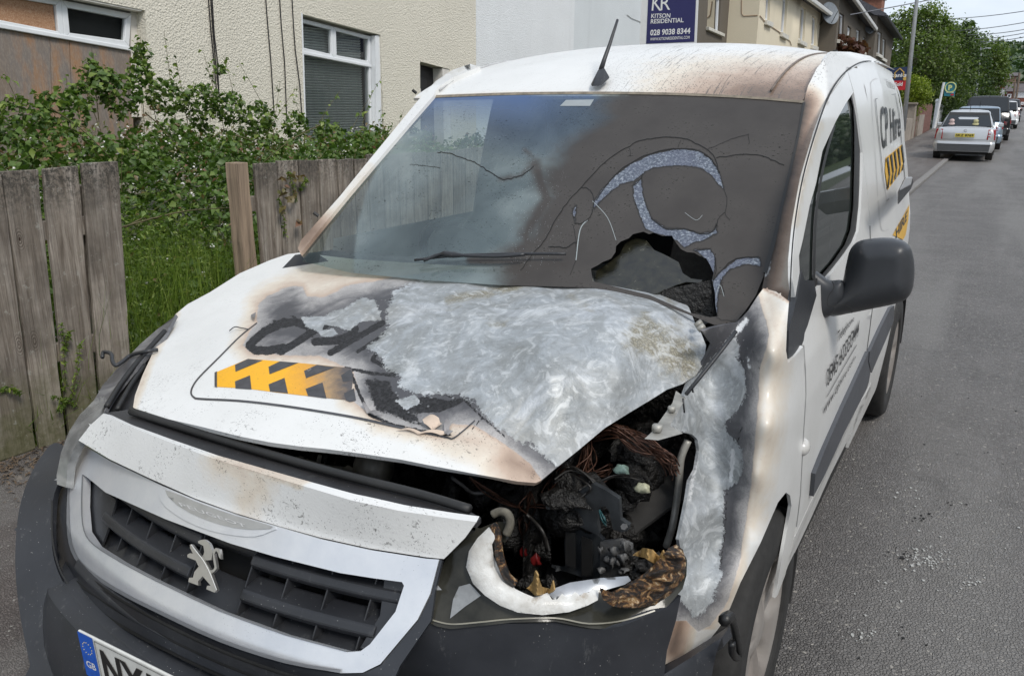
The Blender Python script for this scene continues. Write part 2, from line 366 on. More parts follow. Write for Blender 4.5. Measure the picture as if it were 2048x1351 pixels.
PAINT = van_paint()
def plastic(name, col, rough=.45, bump=.12, dust=.5):
    n = NT(name); f = n.noise(6, 6, .6); c = n.mix(n.rng(f, .3, .75), col, tuple(min(1, x*1.45+.008) for x in col))
    d = n.ma('MULTIPLY', n.rng(n.vor(95), .10, .06), n.rng(n.noise(9, 4, .7), .46, .6)); c = n.mix(n.ma('MULTIPLY', d, dust), c, (.5, .5, .48))
    s = n.rng(n.noise(26, 9, .8, stretch=(1.3, 1, .45)), .58, .72); c = n.mix(n.ma('MULTIPLY', s, dust*.4), c, (.28, .28, .27))
    return n.fin(c, n.rng(f, .3, .7, rough-.07, rough+.1), None, n.bump(n.noise(700, 2), bump, .0006))
BLK = plastic('bumper_grey_plastic', (.021, .023, .028), .40, .25, .9)
BLK2 = plastic('grille_black_plastic', (.018, .019, .022), .38)
MIRR = plastic('mirror_grey_plastic', (.028, .030, .034), .42, .3, .08)
RUB = plastic('black_rubber_seal', (.012, .012, .012), .55, .1, .1)
MOULD = plastic('door_moulding_plastic', (.055, .058, .066), .5, .2, .2)
TYRE = mat('tyre_rubber', (.022, .021, .020), .8, .3, 40, .3, 200)
SOOTY = mat('burnt_bay_soot', (.016, .015, .014), .45, .8, 40, 1., 60, .02)
ASH = mat('ash_grey_metal', (.10, .10, .10), .6, .5, 18, .5, 90, .004, .2)
STEEL = mat('heated_steel', (.34, .33, .30), .5, .35, 22, .3, 120, .002, .3)
def chrome():
    n = NT('silver_grille_paint'); f = n.noise(9, 6, .65); c = n.mix(n.rng(f, .35, .7), (.60, .62, .655), (.72, .73, .745))
    d = n.ma('MULTIPLY', n.rng(n.vor(170), .12, .07), n.rng(n.noise(12, 4, .7), .5, .62)); c = n.mix(n.ma('MULTIPLY', d, .8), c, (.07, .07, .07))
    return n.fin(c, .34, .45, n.bump(n.noise(300, 3), .08, .001), .5, .3)
SILV = chrome()
EMB = mat('brushed_emblem', (.50, .49, .47), .3, .1, 20, 0, metal=.85)
# ---------------- bonnet
bz = rbf([(600, 505, 1.09), (750, 518, 1.115), (900, 530, 1.125), (1100, 538, 1.14), (1310, 545, 1.145), (1392, 650, 1.085), (1410, 690, 1.055), (1370, 765, .995), (1220, 850, .95), (1080, 962, .885), (950, 945, .905),
          (650, 895, .915), (440, 860, .91), (265, 815, .885), (300, 720, .915), (345, 640, .945), (420, 585, 1.0), (500, 535, 1.05), (800, 700, 1.035), (1100, 700, 1.08), (600, 650, 1.02), (450, 720, .965), (1250, 640, 1.115), (950, 850, .965), (1250, 740, 1.045), (700, 800, .97)])
BON = [(600, 505), (700, 517), (800, 524), (900, 530), (1000, 535), (1100, 538), (1200, 541), (1290, 543), (1312, 546), (1345, 575), (1378, 615), (1392, 650), (1402, 665), (1412, 690), (1408, 725), (1392, 750), (1366, 767), (1335, 778), (1300, 800), (1260, 824), (1210, 855), (1150, 905), (1110, 937), (1082, 960), (1072, 965), (1035, 962), (950, 947), (860, 930), (800, 918), (720, 906), (650, 897), (600, 892), (540, 884), (480, 872), (400, 852), (330, 836), (285, 824), (266, 814), (270, 790), (285, 750), (308, 700), (335, 655), (351, 628), (375, 608), (420, 584), (480, 546), (540, 520), (575, 508)]
def fBon(px, py):
    z = bz(px, py); q = Pz(px, py, z)
    w = np.clip((np.atleast_1d(px)-700)/300, 0, 1)*np.clip(dline(np.c_[np.atleast_1d(px), np.atleast_1d(py)].astype(float), BON, True)/60, 0, 1)*.7
    dz = .006*np.sin(q[:, 0]*17+2*np.sin(q[:, 1]*9))*np.cos(q[:, 1]*14+q[:, 0]*7)*w+.004*np.sin(q[:, 0]*31+q[:, 1]*23)*w
    return Pz(px, py, z+dz)
METAL = [(1010, 536), (1100, 535), (1320, 530), (1500, 640), (1430, 760), (1300, 880), (1120, 935), (1095, 918), (1060, 890), (1000, 862), (965, 830), (950, 800), (900, 785), (850, 795), (795, 772), (800, 755), (770, 735), (740, 690), (775, 655), (770, 620), (790, 585), (815, 572), (850, 560), (930, 545)]
MET2 = [(600, 632), (660, 630), (700, 628), (760, 622), (765, 640), (720, 645), (700, 662), (650, 650), (640, 665), (612, 655)]
MET3 = [(690, 615), (725, 590), (750, 600), (765, 625), (720, 632), (640, 628)]
MET4 = [(640, 662), (668, 656), (676, 668), (655, 674), (640, 670)]
MET5 = [(785, 800), (830, 785), (850, 805), (810, 822)]
CHAR = [(486, 690), (498, 665), (514, 645), (515, 610), (535, 592), (580, 572), (605, 572), (615, 592), (650, 594), (690, 572), (760, 560), (800, 552), (900, 540), (1000, 530), (1100, 520), (1420, 500), (1500, 700), (1130, 960), (1085, 960), (1060, 925), (1000, 880), (950, 850), (905, 848), (880, 870), (850, 862), (760, 842), (725, 815), (700, 800), (715, 770), (705, 740), (660, 720), (640, 712), (560, 708), (500, 704)]
CR1 = [(505, 690), (500, 700), (490, 690), (500, 675), (530, 655), (590, 640), (610, 642), (620, 655), (600, 672), (560, 668), (540, 678), (545, 690), (575, 690), (560, 700), (520, 703)]
CR2 = [(558, 703), (600, 680), (625, 655), (650, 645), (700, 645), (710, 660), (695, 680), (650, 688), (620, 685), (590, 700)]
CR3 = [(800, 800), (850, 790), (880, 795), (905, 800), (930, 792), (925, 808), (880, 826), (820, 828), (780, 815)]
CR4 = [(735, 652), (770, 640), (775, 648), (745, 690), (735, 700), (690, 705), (680, 712), (735, 675)]
def attBon(v):
    met = np.maximum.reduce([sdf(v, METAL)/26, sdf(v, MET2)/8-.1, sdf(v, MET3)/10-.15, sdf(v, MET4)/6, sdf(v, MET5)/10-.2]); ch = sdf(v, CHAR)
    def st_(w, amp, *p): return (w-dline(v, list(p)))/amp
    crust = np.maximum.reduce([st_(8.5, 7, (612, 650), (590, 643), (560, 648), (530, 662), (508, 680), (499, 691), (510, 700), (535, 701), (566, 695)), st_(7.5, 7, (562, 703), (600, 680), (640, 653)), st_(8, 7, (640, 653), (668, 645), (698, 648), (710, 657), (700, 671), (672, 681), (630, 683)), st_(6, 7, (660, 706), (765, 645)), st_(3.5, 7, (715, 703), (735, 690), (778, 662)), sdf(v, CR3)/9-.25, st_(3, 7, (700, 740), (720, 790), (740, 830), (790, 850), (860, 865), (900, 868)), .2-dline(v, [(530, 645), (600, 627), (700, 630), (760, 636)])/4, st_(2, 7, (780, 600), (820, 575), (850, 565)), st_(3, 7, (690, 735), (740, 745), (790, 750)), sdf(v, [(705, 740), (790, 745), (800, 775), (830, 800), (880, 870), (820, 860), (740, 830)])/30-.55, st_(4, 8, (760, 690), (745, 720), (795, 745)), st_(3, 8, (868, 785), (930, 800), (960, 830), (1010, 872))-.15, st_(1.5, 6, (965, 835), (935, 868))])
    crust = np.clip(crust, -1.5, 1.)
    s = np.clip(1-(-ch)/42, 0, 1)**1.6*.42; s = np.maximum(s, np.clip(1-dline(v, [(1065, 945), (1020, 920)])/75, 0, 1)*.62); s = np.maximum(s, np.clip(1-dline(v, [(620, 560), (700, 545), (830, 532)])/60, 0, 1)*.30)
    s = np.maximum(s, np.clip(1-dline(v, [(880, 860), (1000, 900)])/60, 0, 1)*.34)
    s = np.maximum(s, np.clip(1-dline(v, [(266, 814), (300, 720), (351, 628)])/14, 0, 1)*.28)
    st = np.maximum.reduce([np.clip(1-dline(v, [(1290, 670), (1370, 720)])/75, 0, 1), np.clip(1-dline(v, [(900, 600), (1080, 560)])/30, 0, 1)*.75, np.clip(1-dline(v, [(980, 640), (1010, 650)])/26, 0, 1)*.6, np.clip(1-dline(v, [(1330, 580), (1385, 700)])/30, 0, 1)*.55, np.clip(1-dline(v, [(1140, 590), (1180, 620)])/26, 0, 1)*.5])
    fk = np.clip(.25+.75*np.clip((v[:, 1]-700)/120, 0, 1), 0, 1)
    return dict(metal=np.clip(met, -3, 3), char=np.clip(ch/30, -3, 3), crust=crust, scorch=s, stain=st, fleck=fk, rgh=np.full(len(v), .8))
bonnet = panel('bonnet', BON, fBon, PAINT, VAN, 4.5, thick=.012, attrs=attBon)
tag(bonnet, 'white bonnet burnt to bare grey metal with charred lettering')
# bonnet graphics
def decal(name, poly, col, fn=fBon, step=12, lift=.0018, parent=VAN, at=None, holes=()):
    def g(px, py):
        X = fn(px, py); d = CP-X; return X+d/np.linalg.norm(d, axis=1)[:, None]*lift
    return panel(name, poly, g, col, parent, step, attrs=at, holes=holes)
def yellow():
    n = NT('hazard_yellow_vinyl'); s = n.ma('ADD', n.attr('scorch'), n.ma('MULTIPLY', n.ma('SUBTRACT', n.noise(40, 6, .7), .5), .5))
    c = n.ramp(s, (.0, (.86, .43, .012)), (.35, (.70, .34, .04)), (.62, (.36, .24, .13)), (.9, (.09, .08, .08)))
    c = n.mix(n.ma('MULTIPLY', n.rng(n.noise(170, 5, .7, stretch=(1, 2, 1)), .62, .66), .7), c, (.05, .04, .03))
    return n.fin(c, .42, None, n.bump(n.noise(170, 4), .35, .0012))
YEL = yellow(); GRYV = mat('hazard_dark_vinyl', (.055, .055, .06), .42, .3, 40, .3, 170, .001)
def ssc(v): return dict(scorch=np.clip((v[:, 0]-560)/150, 0, 1)*1.0)
decal('hazard_strip', [(429, 745), (470, 728), (496, 717), (560, 722), (640, 729), (704, 736), (706, 760), (700, 800), (640, 794), (560, 785), (490, 776), (429, 773)], YEL, at=ssc, step=7)
for q in ([(429, 744), (434, 742), (434, 774), (429, 773)], [(470, 729), (496, 717), (526, 720), (471, 743)], [(470, 762), (500, 750), (503, 778), (471, 776)], [(537, 733), (560, 722), (597, 725), (539, 748)], [(537, 768), (569, 755), (576, 786), (540, 782)], [(608, 741), (634, 729), (670, 734), (612, 756)], [(611, 777), (645, 764), (653, 796), (616, 791)], [(682, 750), (700, 738), (706, 748), (704, 760), (686, 763)], [(688, 786), (708, 776), (712, 800), (700, 803), (692, 800)]):
    decal('hazard_chevron', q, GRYV, lift=.003, step=9)
OUTL = [(514, 645), (480, 672), (440, 712), (400, 752), (386, 771), (382, 785), (388, 794), (402, 797), (480, 801), (560, 810), (640, 822), (720, 836), (800, 854), (890, 873), (905, 876), (925, 862), (950, 840)]
ribbon('decal_outline', OUTL, [2.2, 3, 3.4, 4, 4.4, 4.6, 3, 2.4], fBon, GRYV, VAN, .003)
# peeled flaps
FLAP = mat('peeled_paint_flap', (.55, .44, .35), .6, .2, 30, .3, 80)
FLAPG = mat('peeled_grey_flap', (.22, .21, .21), .6, .3, 30, .3, 80)
def flap(poly, m, h=.012):
    c = np.mean(poly, 0)
    def g(px, py):
        X = fBon(px, py); k = (np.atleast_1d(px)-c[0])/20; X[:, 2] += .004+h*np.abs(np.sin(k*1.3+np.atleast_1d(py)*.08)); return X
    o = panel('peeled_flap', poly, g, m, VAN, 4); solid(o, .001); return o
flap([(845, 850), (860, 842), (878, 845), (884, 856), (868, 864), (848, 860)], FLAP); flap([(893, 850), (900, 853), (898, 870), (906, 876), (896, 884), (889, 876), (888, 860)], FLAPG)
flap([(800, 862), (850, 868), (895, 866), (893, 874), (840, 872), (795, 864)], FLAP, .006); flap([(728, 815), (745, 828), (765, 838), (750, 842), (734, 830), (724, 818)], FLAPG, .01)
flap([(502, 632), (512, 630), (510, 646), (503, 640)], FLAPG, .01); flap([(1000, 552), (1020, 560), (1000, 566)], FLAPG, .002)
mb = MB(); mb.tube(smoothpts([fBon(a, b)[0]+np.array([0, 0, h]) for a, b, h in ((459, 667, .008), (470, 662, .012), (482, 661, .008), (496, 660, .003))], 4), .0016, 5); mb.build('curled_strip', GRYV, VAN, True)
# ---------------- white front panel under the bonnet gap, silver surround, grille
fz = rbf([(205, 825, .885), (250, 850, .89), (420, 915, .895), (700, 1000, .895), (955, 1043, .885), (157, 878, .815), (400, 1000, .80), (700, 1085, .80), (880, 1116, .805), (560, 960, .895), (560, 1050, .80), (300, 960, .805)])
fFP = lambda px, py: Pz(px, py, fz(px, py))
FPN = [(207, 826), (250, 848), (330, 880), (420, 914), (560, 957), (700, 999), (800, 1021), (900, 1036), (953, 1043), (930, 1075), (905, 1100), (888, 1117), (850, 1113), (740, 1096), (640, 1074), (560, 1052), (470, 1025), (390, 996), (300, 956), (220, 918), (157, 880), (180, 850)]
def attFP(v):
    return dict(fleck=np.ones(len(v)), rgh=np.ones(len(v)), scorch=np.maximum(np.clip(1-dline(v, [(440, 925), (520, 965), (500, 1000)])/55, 0, 1)*.22, np.clip(1-dline(v, [(430, 915), (600, 972)])/10, 0, 1)*.3))
tag(panel('front_panel', FPN, fFP, PAINT, VAN, 6, thick=.02, attrs=attFP), 'white strip above the grille, pitted and flecked with soot')
LUG = plastic('slam_panel_plastic', (.022, .022, .024), .5, .3, .5)
GAPB = [(212, 825), (262, 818), (330, 842), (440, 876), (560, 912), (700, 950), (800, 975), (900, 1000), (962, 1035), (953, 1045), (880, 1030), (700, 996), (560, 955), (420, 912), (330, 878), (250, 846)]
panel('slam_panel', GAPB, lambda px, py: Pz(px, py, .876+.0*px), LUG, VAN, 14, thick=.01)
mb = MB(); mb.tube(smoothpts([Pz(a, b, .888)[0] for a, b in ((262, 822), (400, 866), (560, 914), (700, 953), (840, 988), (940, 1018))], 4), .009, 6); mb.build('bonnet_seal', RUB, VAN, True)
# silver surround
OUT = [(156, 884), (144, 905), (136, 967), (134, 1046), (143, 1099), (170, 1137), (230, 1178), (308, 1219), (439, 1281), (571, 1325), (681, 1345), (725, 1344), (760, 1327), (835, 1238), (860, 1187), (878, 1118), (850, 1116), (740, 1099), (640, 1077), (549, 1051), (470, 1028), (395, 1001), (325, 971), (220, 921)]
INN = [(165, 948), (163, 1011), (167, 1060), (187, 1090), (240, 1124), (308, 1160), (439, 1222), (571, 1270), (694, 1303), (721, 1301), (740, 1287), (791, 1222), (808, 1170), (804, 1163), (745, 1155), (681, 1145), (549, 1112), (461, 1086), (330, 1037), (211, 984), (176, 955)]
sur = panel('grille_surround', OUT, fF, SILV, VAN, 7, holes=[INN], thick=.02, off=-1); bevel(sur, .006, 2, 50)
ribbon('surround_edge', [(137, 960), (136, 1046), (145, 1100), (172, 1137), (231, 1178), (308, 1218), (439, 1279), (571, 1322), (681, 1341)], [2, 6, 7, 7, 7, 7, 7, 7, 6], fF, mat('surround_edge_shade', (.30, .31, .33), .35, .1, 20, metal=.4), VAN, .004, k=3)  # darker strip paints the shaded lower bevel onto the flat surround
ribbon('surround_edge', [(165, 948), (163, 1011), (168, 1060), (188, 1089), (240, 1122), (308, 1158), (439, 1220), (571, 1268), (694, 1301)], 2.5, fF, mat('surround_inner_edge', (.16, .165, .175), .4, .1, 20), VAN, .004, k=3)
# bevelled upper face and the badge ledge
def fFo(dy): return lambda px, py: hit(px, py, lambda x, y, z: gF(x, y+dy, z), .4, 4)
LEDG = [(325, 975), (395, 1003), (470, 1030), (549, 1052), (540, 1062), (510, 1072), (470, 1070), (420, 1060), (370, 1040), (330, 1012), (318, 990)]
panel('badge_ledge', LEDG, fFo(.004), SILV, VAN, 7, thick=.004, curve=2)
LED2 = [(330, 979), (395, 1004), (470, 1030), (545, 1052), (520, 1058), (470, 1055), (410, 1038), (355, 1010)]
panel('badge_plate', LED2, fFo(.006), mat('badge_plate_metal', (.42, .42, .41), .35, .1, 30, metal=.4), VAN, 7, curve=2)
text('badge_lettering', 'PEUGEOT', [(356, 1003), (490, 1048), (494, 1055), (363, 1012)], fFo(.008), flat('badge_letter_silver', (.62, .62, .62), .3), VAN, .0)
# grille recess and slats, each slat a part
GRB = plastic('grille_dark', (.016, .017, .020), .35, .1, .5)
def swept(name, x0, x1, zs, prof, m, parent=VAN, n=28, bend=None):
    """prof: closed list of (dy,dz) swept across the bowed front"""
    xs = np.linspace(x0, x1, n); V = []; k = len(prof)
    for x in xs:
        for dy, dz in prof:
            z = zs(x)+dz if callable(zs) else zs+dz
            y = -.05+.6*max((zs(x) if callable(zs) else zs)-.62, 0)+.1*min((zs(x) if callable(zs) else zs)-.62, 0)+.3*x*x+3.2*max(abs(x)-.5, 0)**2+dy
            V.append((x, y, z))
    F = [[i*k+j, i*k+(j+1) % k, (i+1)*k+(j+1) % k, (i+1)*k+j] for i in range(n-1) for j in range(k)]+[list(range(k))[::-1], list(range((n-1)*k, n*k))]
    o = mesh(name, V, F, m, parent, False); bevel(o, .004, 2, 40); return o
BLADE = [(-.006, .0), (.004, .014), (.05, .022), (.055, .016), (.03, -.006), (.004, -.016)]
swept('grille_slat', -.44, .36, .635, [(.02, -.03), (.02, -.022), (.11, .018), (.11, .0)], GRB)
for zz, x0, x1 in ((.777, -.47, .43), (.722, -.47, .415), (.665, -.44, .37)):
    swept('grille_slat', x0, -.075, zz, [(a+.03, b) for a, b in BLADE], GRB); swept('grille_slat', .07, x1, zz, [(a+.03, b) for a, b in BLADE], GRB)
swept('grille_slat', -.08, .075, .777, [(a+.055, b) for a, b in BLADE], GRB); swept('grille_slat', -.08, .075, .722, [(a+.055, b) for a, b in BLADE], GRB)
for xx in (-.42, -.34, -.25, -.16, -.075, .07, .16, .25, .34):
    o = swept('grille_rib', xx-.0018, xx+.0018, .70, [(-.008, -.07), (.06, -.07), (.15, .085), (.085, .085)], GRB, n=2)
bk = panel('grille_backing', OUT, lambda px, py: fF(px, py)+np.array([0, .12, 0]), mat('recess_black', (.004, .004, .004), .9, .1), VAN, 30)
tag(bk, 'dark recess behind the grille slats')
for gp_ in ([(158, 935), (176, 950), (215, 985), (232, 1000), (215, 1060), (200, 1100), (160, 1075), (150, 1010)], [(770, 1150), (815, 1155), (812, 1200), (795, 1230), (742, 1300), (720, 1295), (760, 1230)]):
    panel('grille_end_panel', gp_, lambda px, py: hit(px, py, lambda x, y, z: gF(x, y-.03, z), .4, 4), GRB, VAN, 8, thick=.005)
# emblem: rearing lion outline
EM = [(298, 365), (320, 355), (470, 550), (500, 520), (515, 470), (500, 380), (425, 340), (420, 310), (470, 290), (520, 285), (575, 330), (600, 370), (640, 470), (620, 590), (525, 600), (600, 740), (690, 1000), (705, 1045), (665, 1080), (545, 1030), (555, 980), (610, 975), (490, 835), (420, 910), (425, 975), (275, 920), (285, 860), (345, 855), (365, 770), (430, 690), (385, 600), (260, 550), (262, 510), (300, 490), (345, 500), (300, 410)]
EMp = [(340+a/7.507, 1040+b/7.507) for a, b in EM]; TL = [(640, 480), (650, 440), (690, 410), (740, 430), (755, 500), (760, 580), (735, 550), (715, 480), (690, 455), (665, 500), (690, 640), (700, 720), (660, 770), (620, 795), (590, 750), (650, 735), (668, 700), (650, 600)]
TLp = [(340+a/7.507, 1040+b/7.507) for a, b in TL]
fE = fFo(.03)
for pl in (EMp, TLp):
    o = panel('lion_emblem', pl, fE, EMB, VAN, 4, thick=.007, smooth=False); bevel(o, .0014, 2, 50)
ribbon('emblem_glint', [(340+x_/7.507, 1040+y_/7.507) for x_, y_ in ((318, 362), (400, 470), (500, 600), (600, 790), (700, 1040))], 1.3, fFo(.034), flat('emblem_highlight', (.8, .8, .78), .2), VAN, .001)  # bright strip painted as a highlight along the lion's body
# lower grille and bumper
swept('lower_slat', -.47, .52, .565, [(-.01, -.012), (-.012, .0), (.0, .016), (.06, .02), (.06, .008), (.01, -.016)], BLK)
swept('lower_slat', -.50, .55, .515, [(-.03, -.03), (-.03, .0), (.04, .012), (.08, .012), (.08, -.03)], BLK)
for xx in (-.4, -.25, -.1, .05, .2, .35):
    swept('grille_rib', xx-.0018, xx+.0018, .56, [(.006, -.045), (.07, -.045), (.07, .03), (.006, .03)], GRB, n=2)
BUM_L = [(158, 890), (146, 905), (136, 935), (112, 960), (106, 905), (80, 925), (55, 965), (38, 1020), (30, 1080), (31, 1160), (40, 1240), (60, 1330), (75, 1420), (400, 1420), (160, 1265), (110, 1180), (102, 1100), (112, 1010), (130, 960)]
def bump_mesh():
    # wrap-round bumper bar
    xs = np.linspace(-.86, .86, 61); prof = [(.10, .50), (.02, .515), (-.012, .50), (-.02, .47), (-.02, .40), (-.01, .33), (.03, .25), (.12, .22)]; V = []
    for x in xs:
        for dy, z in prof: V.append((x, -.11+.25*(z-.5)+.3*x*x+3.4*max(abs(x)-.5, 0)**2+dy, z))
    k = len(prof); return V, [[i*k+j, i*k+j+1, (i+1)*k+j+1, (i+1)*k+j] for i in range(60) for j in range(k-1)]
V, F = bump_mesh(); bumper = mesh('bumper', V, F, BLK, VAN); solid(bumper, .02)
# inner lip around the grille in dark plastic
LIP = [(106, 905), (130, 893), (146, 893), (157, 884), (146, 905), (138, 967), (136, 1046), (145, 1099), (172, 1138), (230, 1180), (308, 1221), (439, 1283), (571, 1327), (681, 1347), (725, 1346), (762, 1329), (837, 1240), (862, 1190), (880, 1118), (884, 1120), (870, 1180), (862, 1240), (800, 1330), (760, 1420), (500, 1420), (300, 1330), (190, 1245), (130, 1180), (100, 1120), (98, 1040), (100, 960)]
def fL(px, py): return hit(px, py, lambda x, y, z: gF(x, y-.004, z), .4, 4)
panel('grille_lip', LIP, fL, BLK, VAN, 12, thick=.01)
BR = [(862, 1240), (870, 1247), (1022, 1246), (1111, 1244), (1178, 1257), (1200, 1259), (1245, 1250), (1334, 1215), (1362, 1190), (1352, 1240), (1334, 1300), (1320, 1420), (700, 1420), (770, 1340), (800, 1325), (838, 1268)]
fBR = rbf([(870, 1247, .685), (1022, 1246, .68), (1111, 1244, .675), (1200, 1259, .67), (1334, 1215, .69), (1362, 1190, .70), (1334, 1300, .58), (1320, 1420, .45), (1000, 1420, .50), (740, 1420, .46), (800, 1330, .58), (1000, 1330, .59), (1180, 1340, .58), (860, 1290, .64)])
panel('bumper_corner', BR, lambda a, b: Pz(a, b, fBR(a, b)), BLK, VAN, 9, thick=.015)
bl = rbf([(106, 905, .70), (55, 965, .66), (30, 1080, .56), (31, 1160, .50), (60, 1330, .36), (112, 960, .68), (110, 1100, .56), (110, 1180, .50), (160, 1265, .44), (300, 1380, .40), (75, 1420, .30), (200, 1420, .34), (150, 830, .77)])
BL = [(108, 885), (80, 915), (55, 962), (38, 1020), (31, 1090), (32, 1160), (42, 1240), (60, 1330), (75, 1420), (640, 1420), (500, 1352), (300, 1305), (200, 1245), (150, 1200), (115, 1140), (103, 1080), (106, 1000), (118, 965), (134, 955), (134, 900)]
panel('bumper_corner', BL, lambda a, b: Pz(a, b, bl(a, b)), BLK, VAN, 9, thick=.015, curve=3)
ribbon('bumper_groove', [(104, 1000), (105, 1080), (125, 1150), (170, 1200), (260, 1262), (400, 1325)], 3.5, lambda a, b: Pz(a, b, bl(a, b)), RUB, VAN, .003)
for w0_, off_, m_ in ((8, 7, RUB), (17, 20, GRB), (7, 32, RUB), (16, 44, BLK), (6, 57, RUB)):
    ribbon('lower_grille_bar', [(150+off_*.1, 1128+off_), (178, 1150+off_), (240, 1192+off_), (320, 1236+off_), (440, 1293+off_), (560, 1337+off_), (640, 1356+off_)], [w0_*.3, w0_, w0_, w0_, w0_, w0_], fL, m_, VAN, .030+.004*(m_ is not RUB))
# clips in the slot
for a, b in ((175, 1218), (198, 1230), (228, 1250), (262, 1268), (300, 1290)):
    q = Pz(a, b, bl(a, b))[0]; MB().box(q-np.array([.008, .004, .005]), q+np.array([.008, .004, .006])).build('bumper_clip', LUG, VAN)
# number plate
a = P(154, 1259, y=-.135); 
ux = P(340, 1352, z=a[2]-.004)-a; ux /= np.linalg.norm(ux); uz = np.array([0, .06, -1.]); uz -= ux*(uz@ux); uz /= np.linalg.norm(uz); nn = np.cross(ux, uz); nn = nn if nn@(CP-a) > 0 else -nn
def plate_pt(u, v, l=0): return a+ux*u+uz*v+nn*l
def pquad(name, u0, v0, u1, v1, l, m, parent): 
    return mesh(name, [plate_pt(u0, v0, l), plate_pt(u1, v0, l), plate_pt(u1, v1, l), plate_pt(u0, v1, l)], [[0, 1, 2, 3]], m, parent, False)
WPL = mat('plate_white', (.62, .62, .59), .35, .1, 30); BPL = mat('plate_blue', (.012, .10, .50), .35, .15, 40); BLKP = flat('plate_black', (.015, .015, .015), .4); WL = flat('plate_white_print', (.75, .75, .75), .4); YL = flat('plate_star', (.8, .65, .2), .4)
np_ = MB().hexa([plate_pt(*p) for p in ((0, 0, -.006), (.52, 0, -.006), (.52, .111, -.006), (0, .111, -.006))], [plate_pt(*p) for p in ((0, 0, 0), (.52, 0, 0), (.52, .111, 0), (0, .111, 0))]).build('number_plate', WPL, VAN); bevel(np_, .003)
pquad('plate_band', .001, .001, .048, .110, .0008, BPL, np_)
text('plate_country', 'GB', [plate_pt(.010, .068, .0014), plate_pt(.040, .068, .0014), plate_pt(.040, .085, .0014), plate_pt(.010, .085, .0014)], None, WL, np_, .02)
mb = MB()
for k in range(12):
    t = k*math.pi/6; mb.hexa([plate_pt(.024+.014*math.cos(t)+.0014*math.cos(j*math.pi/2), .035+.014*math.sin(t)+.0014*math.sin(j*math.pi/2), .001) for j in range(4)], [plate_pt(.024+.014*math.cos(t)+.0014*math.cos(j*math.pi/2), .035+.014*math.sin(t)+.0014*math.sin(j*math.pi/2), .0015) for j in range(4)])
mb.build('plate_stars', YL, np_)
text('plate_characters', 'NX16', [plate_pt(.066, .017, .0015), plate_pt(.275, .017, .0015), plate_pt(.275, .097, .0015), plate_pt(.066, .097, .0015)], None, BLKP, np_, .035)
for (u0, v0, u1, v1) in ((.053, .005, .515, .0062), (.053, .104, .515, .1052), (.053, .005, .0542, .105)): pquad('plate_border', u0, v0, u1, v1, .0013, BLKP, np_)
mb = MB(); mb.tube([plate_pt(.118, .085, 0), plate_pt(.118, .085, .004)], .006, 10); mb.build('plate_screw', STEEL, np_, True)
# ---------------- right-hand headlight (undamaged side)
hl = rbf([(225, 755, .86), (205, 826, .86), (158, 880, .81), (112, 965, .70), (118, 930, .74), (130, 880, .79), (190, 800, .85), (150, 840, .82), (133, 962, .71), (300, 690, .92), (345, 655, .96), (250, 780, .88), (260, 720, .90)])
fHL = lambda a, b: Pz(a, b, hl(a, b))
LENS = NT('headlight_lens'); LENS.fin(LENS.mix(LENS.rng(LENS.noise(14, 5, .6), .35, .65), (.15, .155, .155), (.30, .305, .30)), .18, .1, None, .6, .6); LENS = LENS.m
panel('headlight', [(188, 800), (160, 828), (138, 862), (122, 905), (113, 950), (114, 968), (132, 974), (135, 930), (145, 900), (157, 880), (180, 850), (200, 826), (215, 800), (205, 790)], fHL, LENS, VAN, 6, thick=.02)
FD = NT('smoked_wing_paint'); f_ = FD.noise(9, 7, .65, dist=.5); FD.fin(FD.ramp(f_, (.35, (.075, .075, .08)), (.5, (.13, .13, .14)), (.62, (.22, .22, .22)), (.72, (.33, .33, .33))), .35, .1, FD.bump(FD.noise(90, 4), .15, .002), .5, .2); FD = FD.m
panel('right_wing', [(188, 800), (205, 770), (240, 730), (280, 688), (318, 655), (340, 642), (352, 628), (330, 670), (300, 705), (262, 745), (235, 780), (207, 826), (213, 806)], fHL, FD, VAN, 6, thick=.01)
panel('inner_wing_tray', [(350, 632), (338, 640), (318, 656), (262, 745), (235, 780), (208, 826), (262, 820), (285, 770), (310, 700), (345, 645)], lambda a, b: Pz(a, b, hl(a, b)-.025), LUG, VAN, 8)
mb = MB(); mb.tube(smoothpts([Pz(a, b, z)[0] for a, b, z in ((205, 714, .90), (207, 704, .905), (222, 707, .91), (225, 722, .90), (232, 730, .895), (246, 722, .90), (262, 710, .91), (290, 703, .93), (315, 699, .93))], 6), .0055, 8); mb.build('bonnet_prop', BLK2, VAN, True)
mb = MB(); mb.tube(smoothpts([Pz(a, b, hl(a, b)+.003)[0] for a, b in ((214, 812), (240, 770), (270, 730), (300, 695), (330, 662))], 4), .008, 6); mb.tube(smoothpts([Pz(a, b, hl(a, b)-.012)[0] for a, b in ((235, 818), (262, 770), (290, 730))], 4), .007, 6); mb.build('wing_seal', RUB, VAN, True)
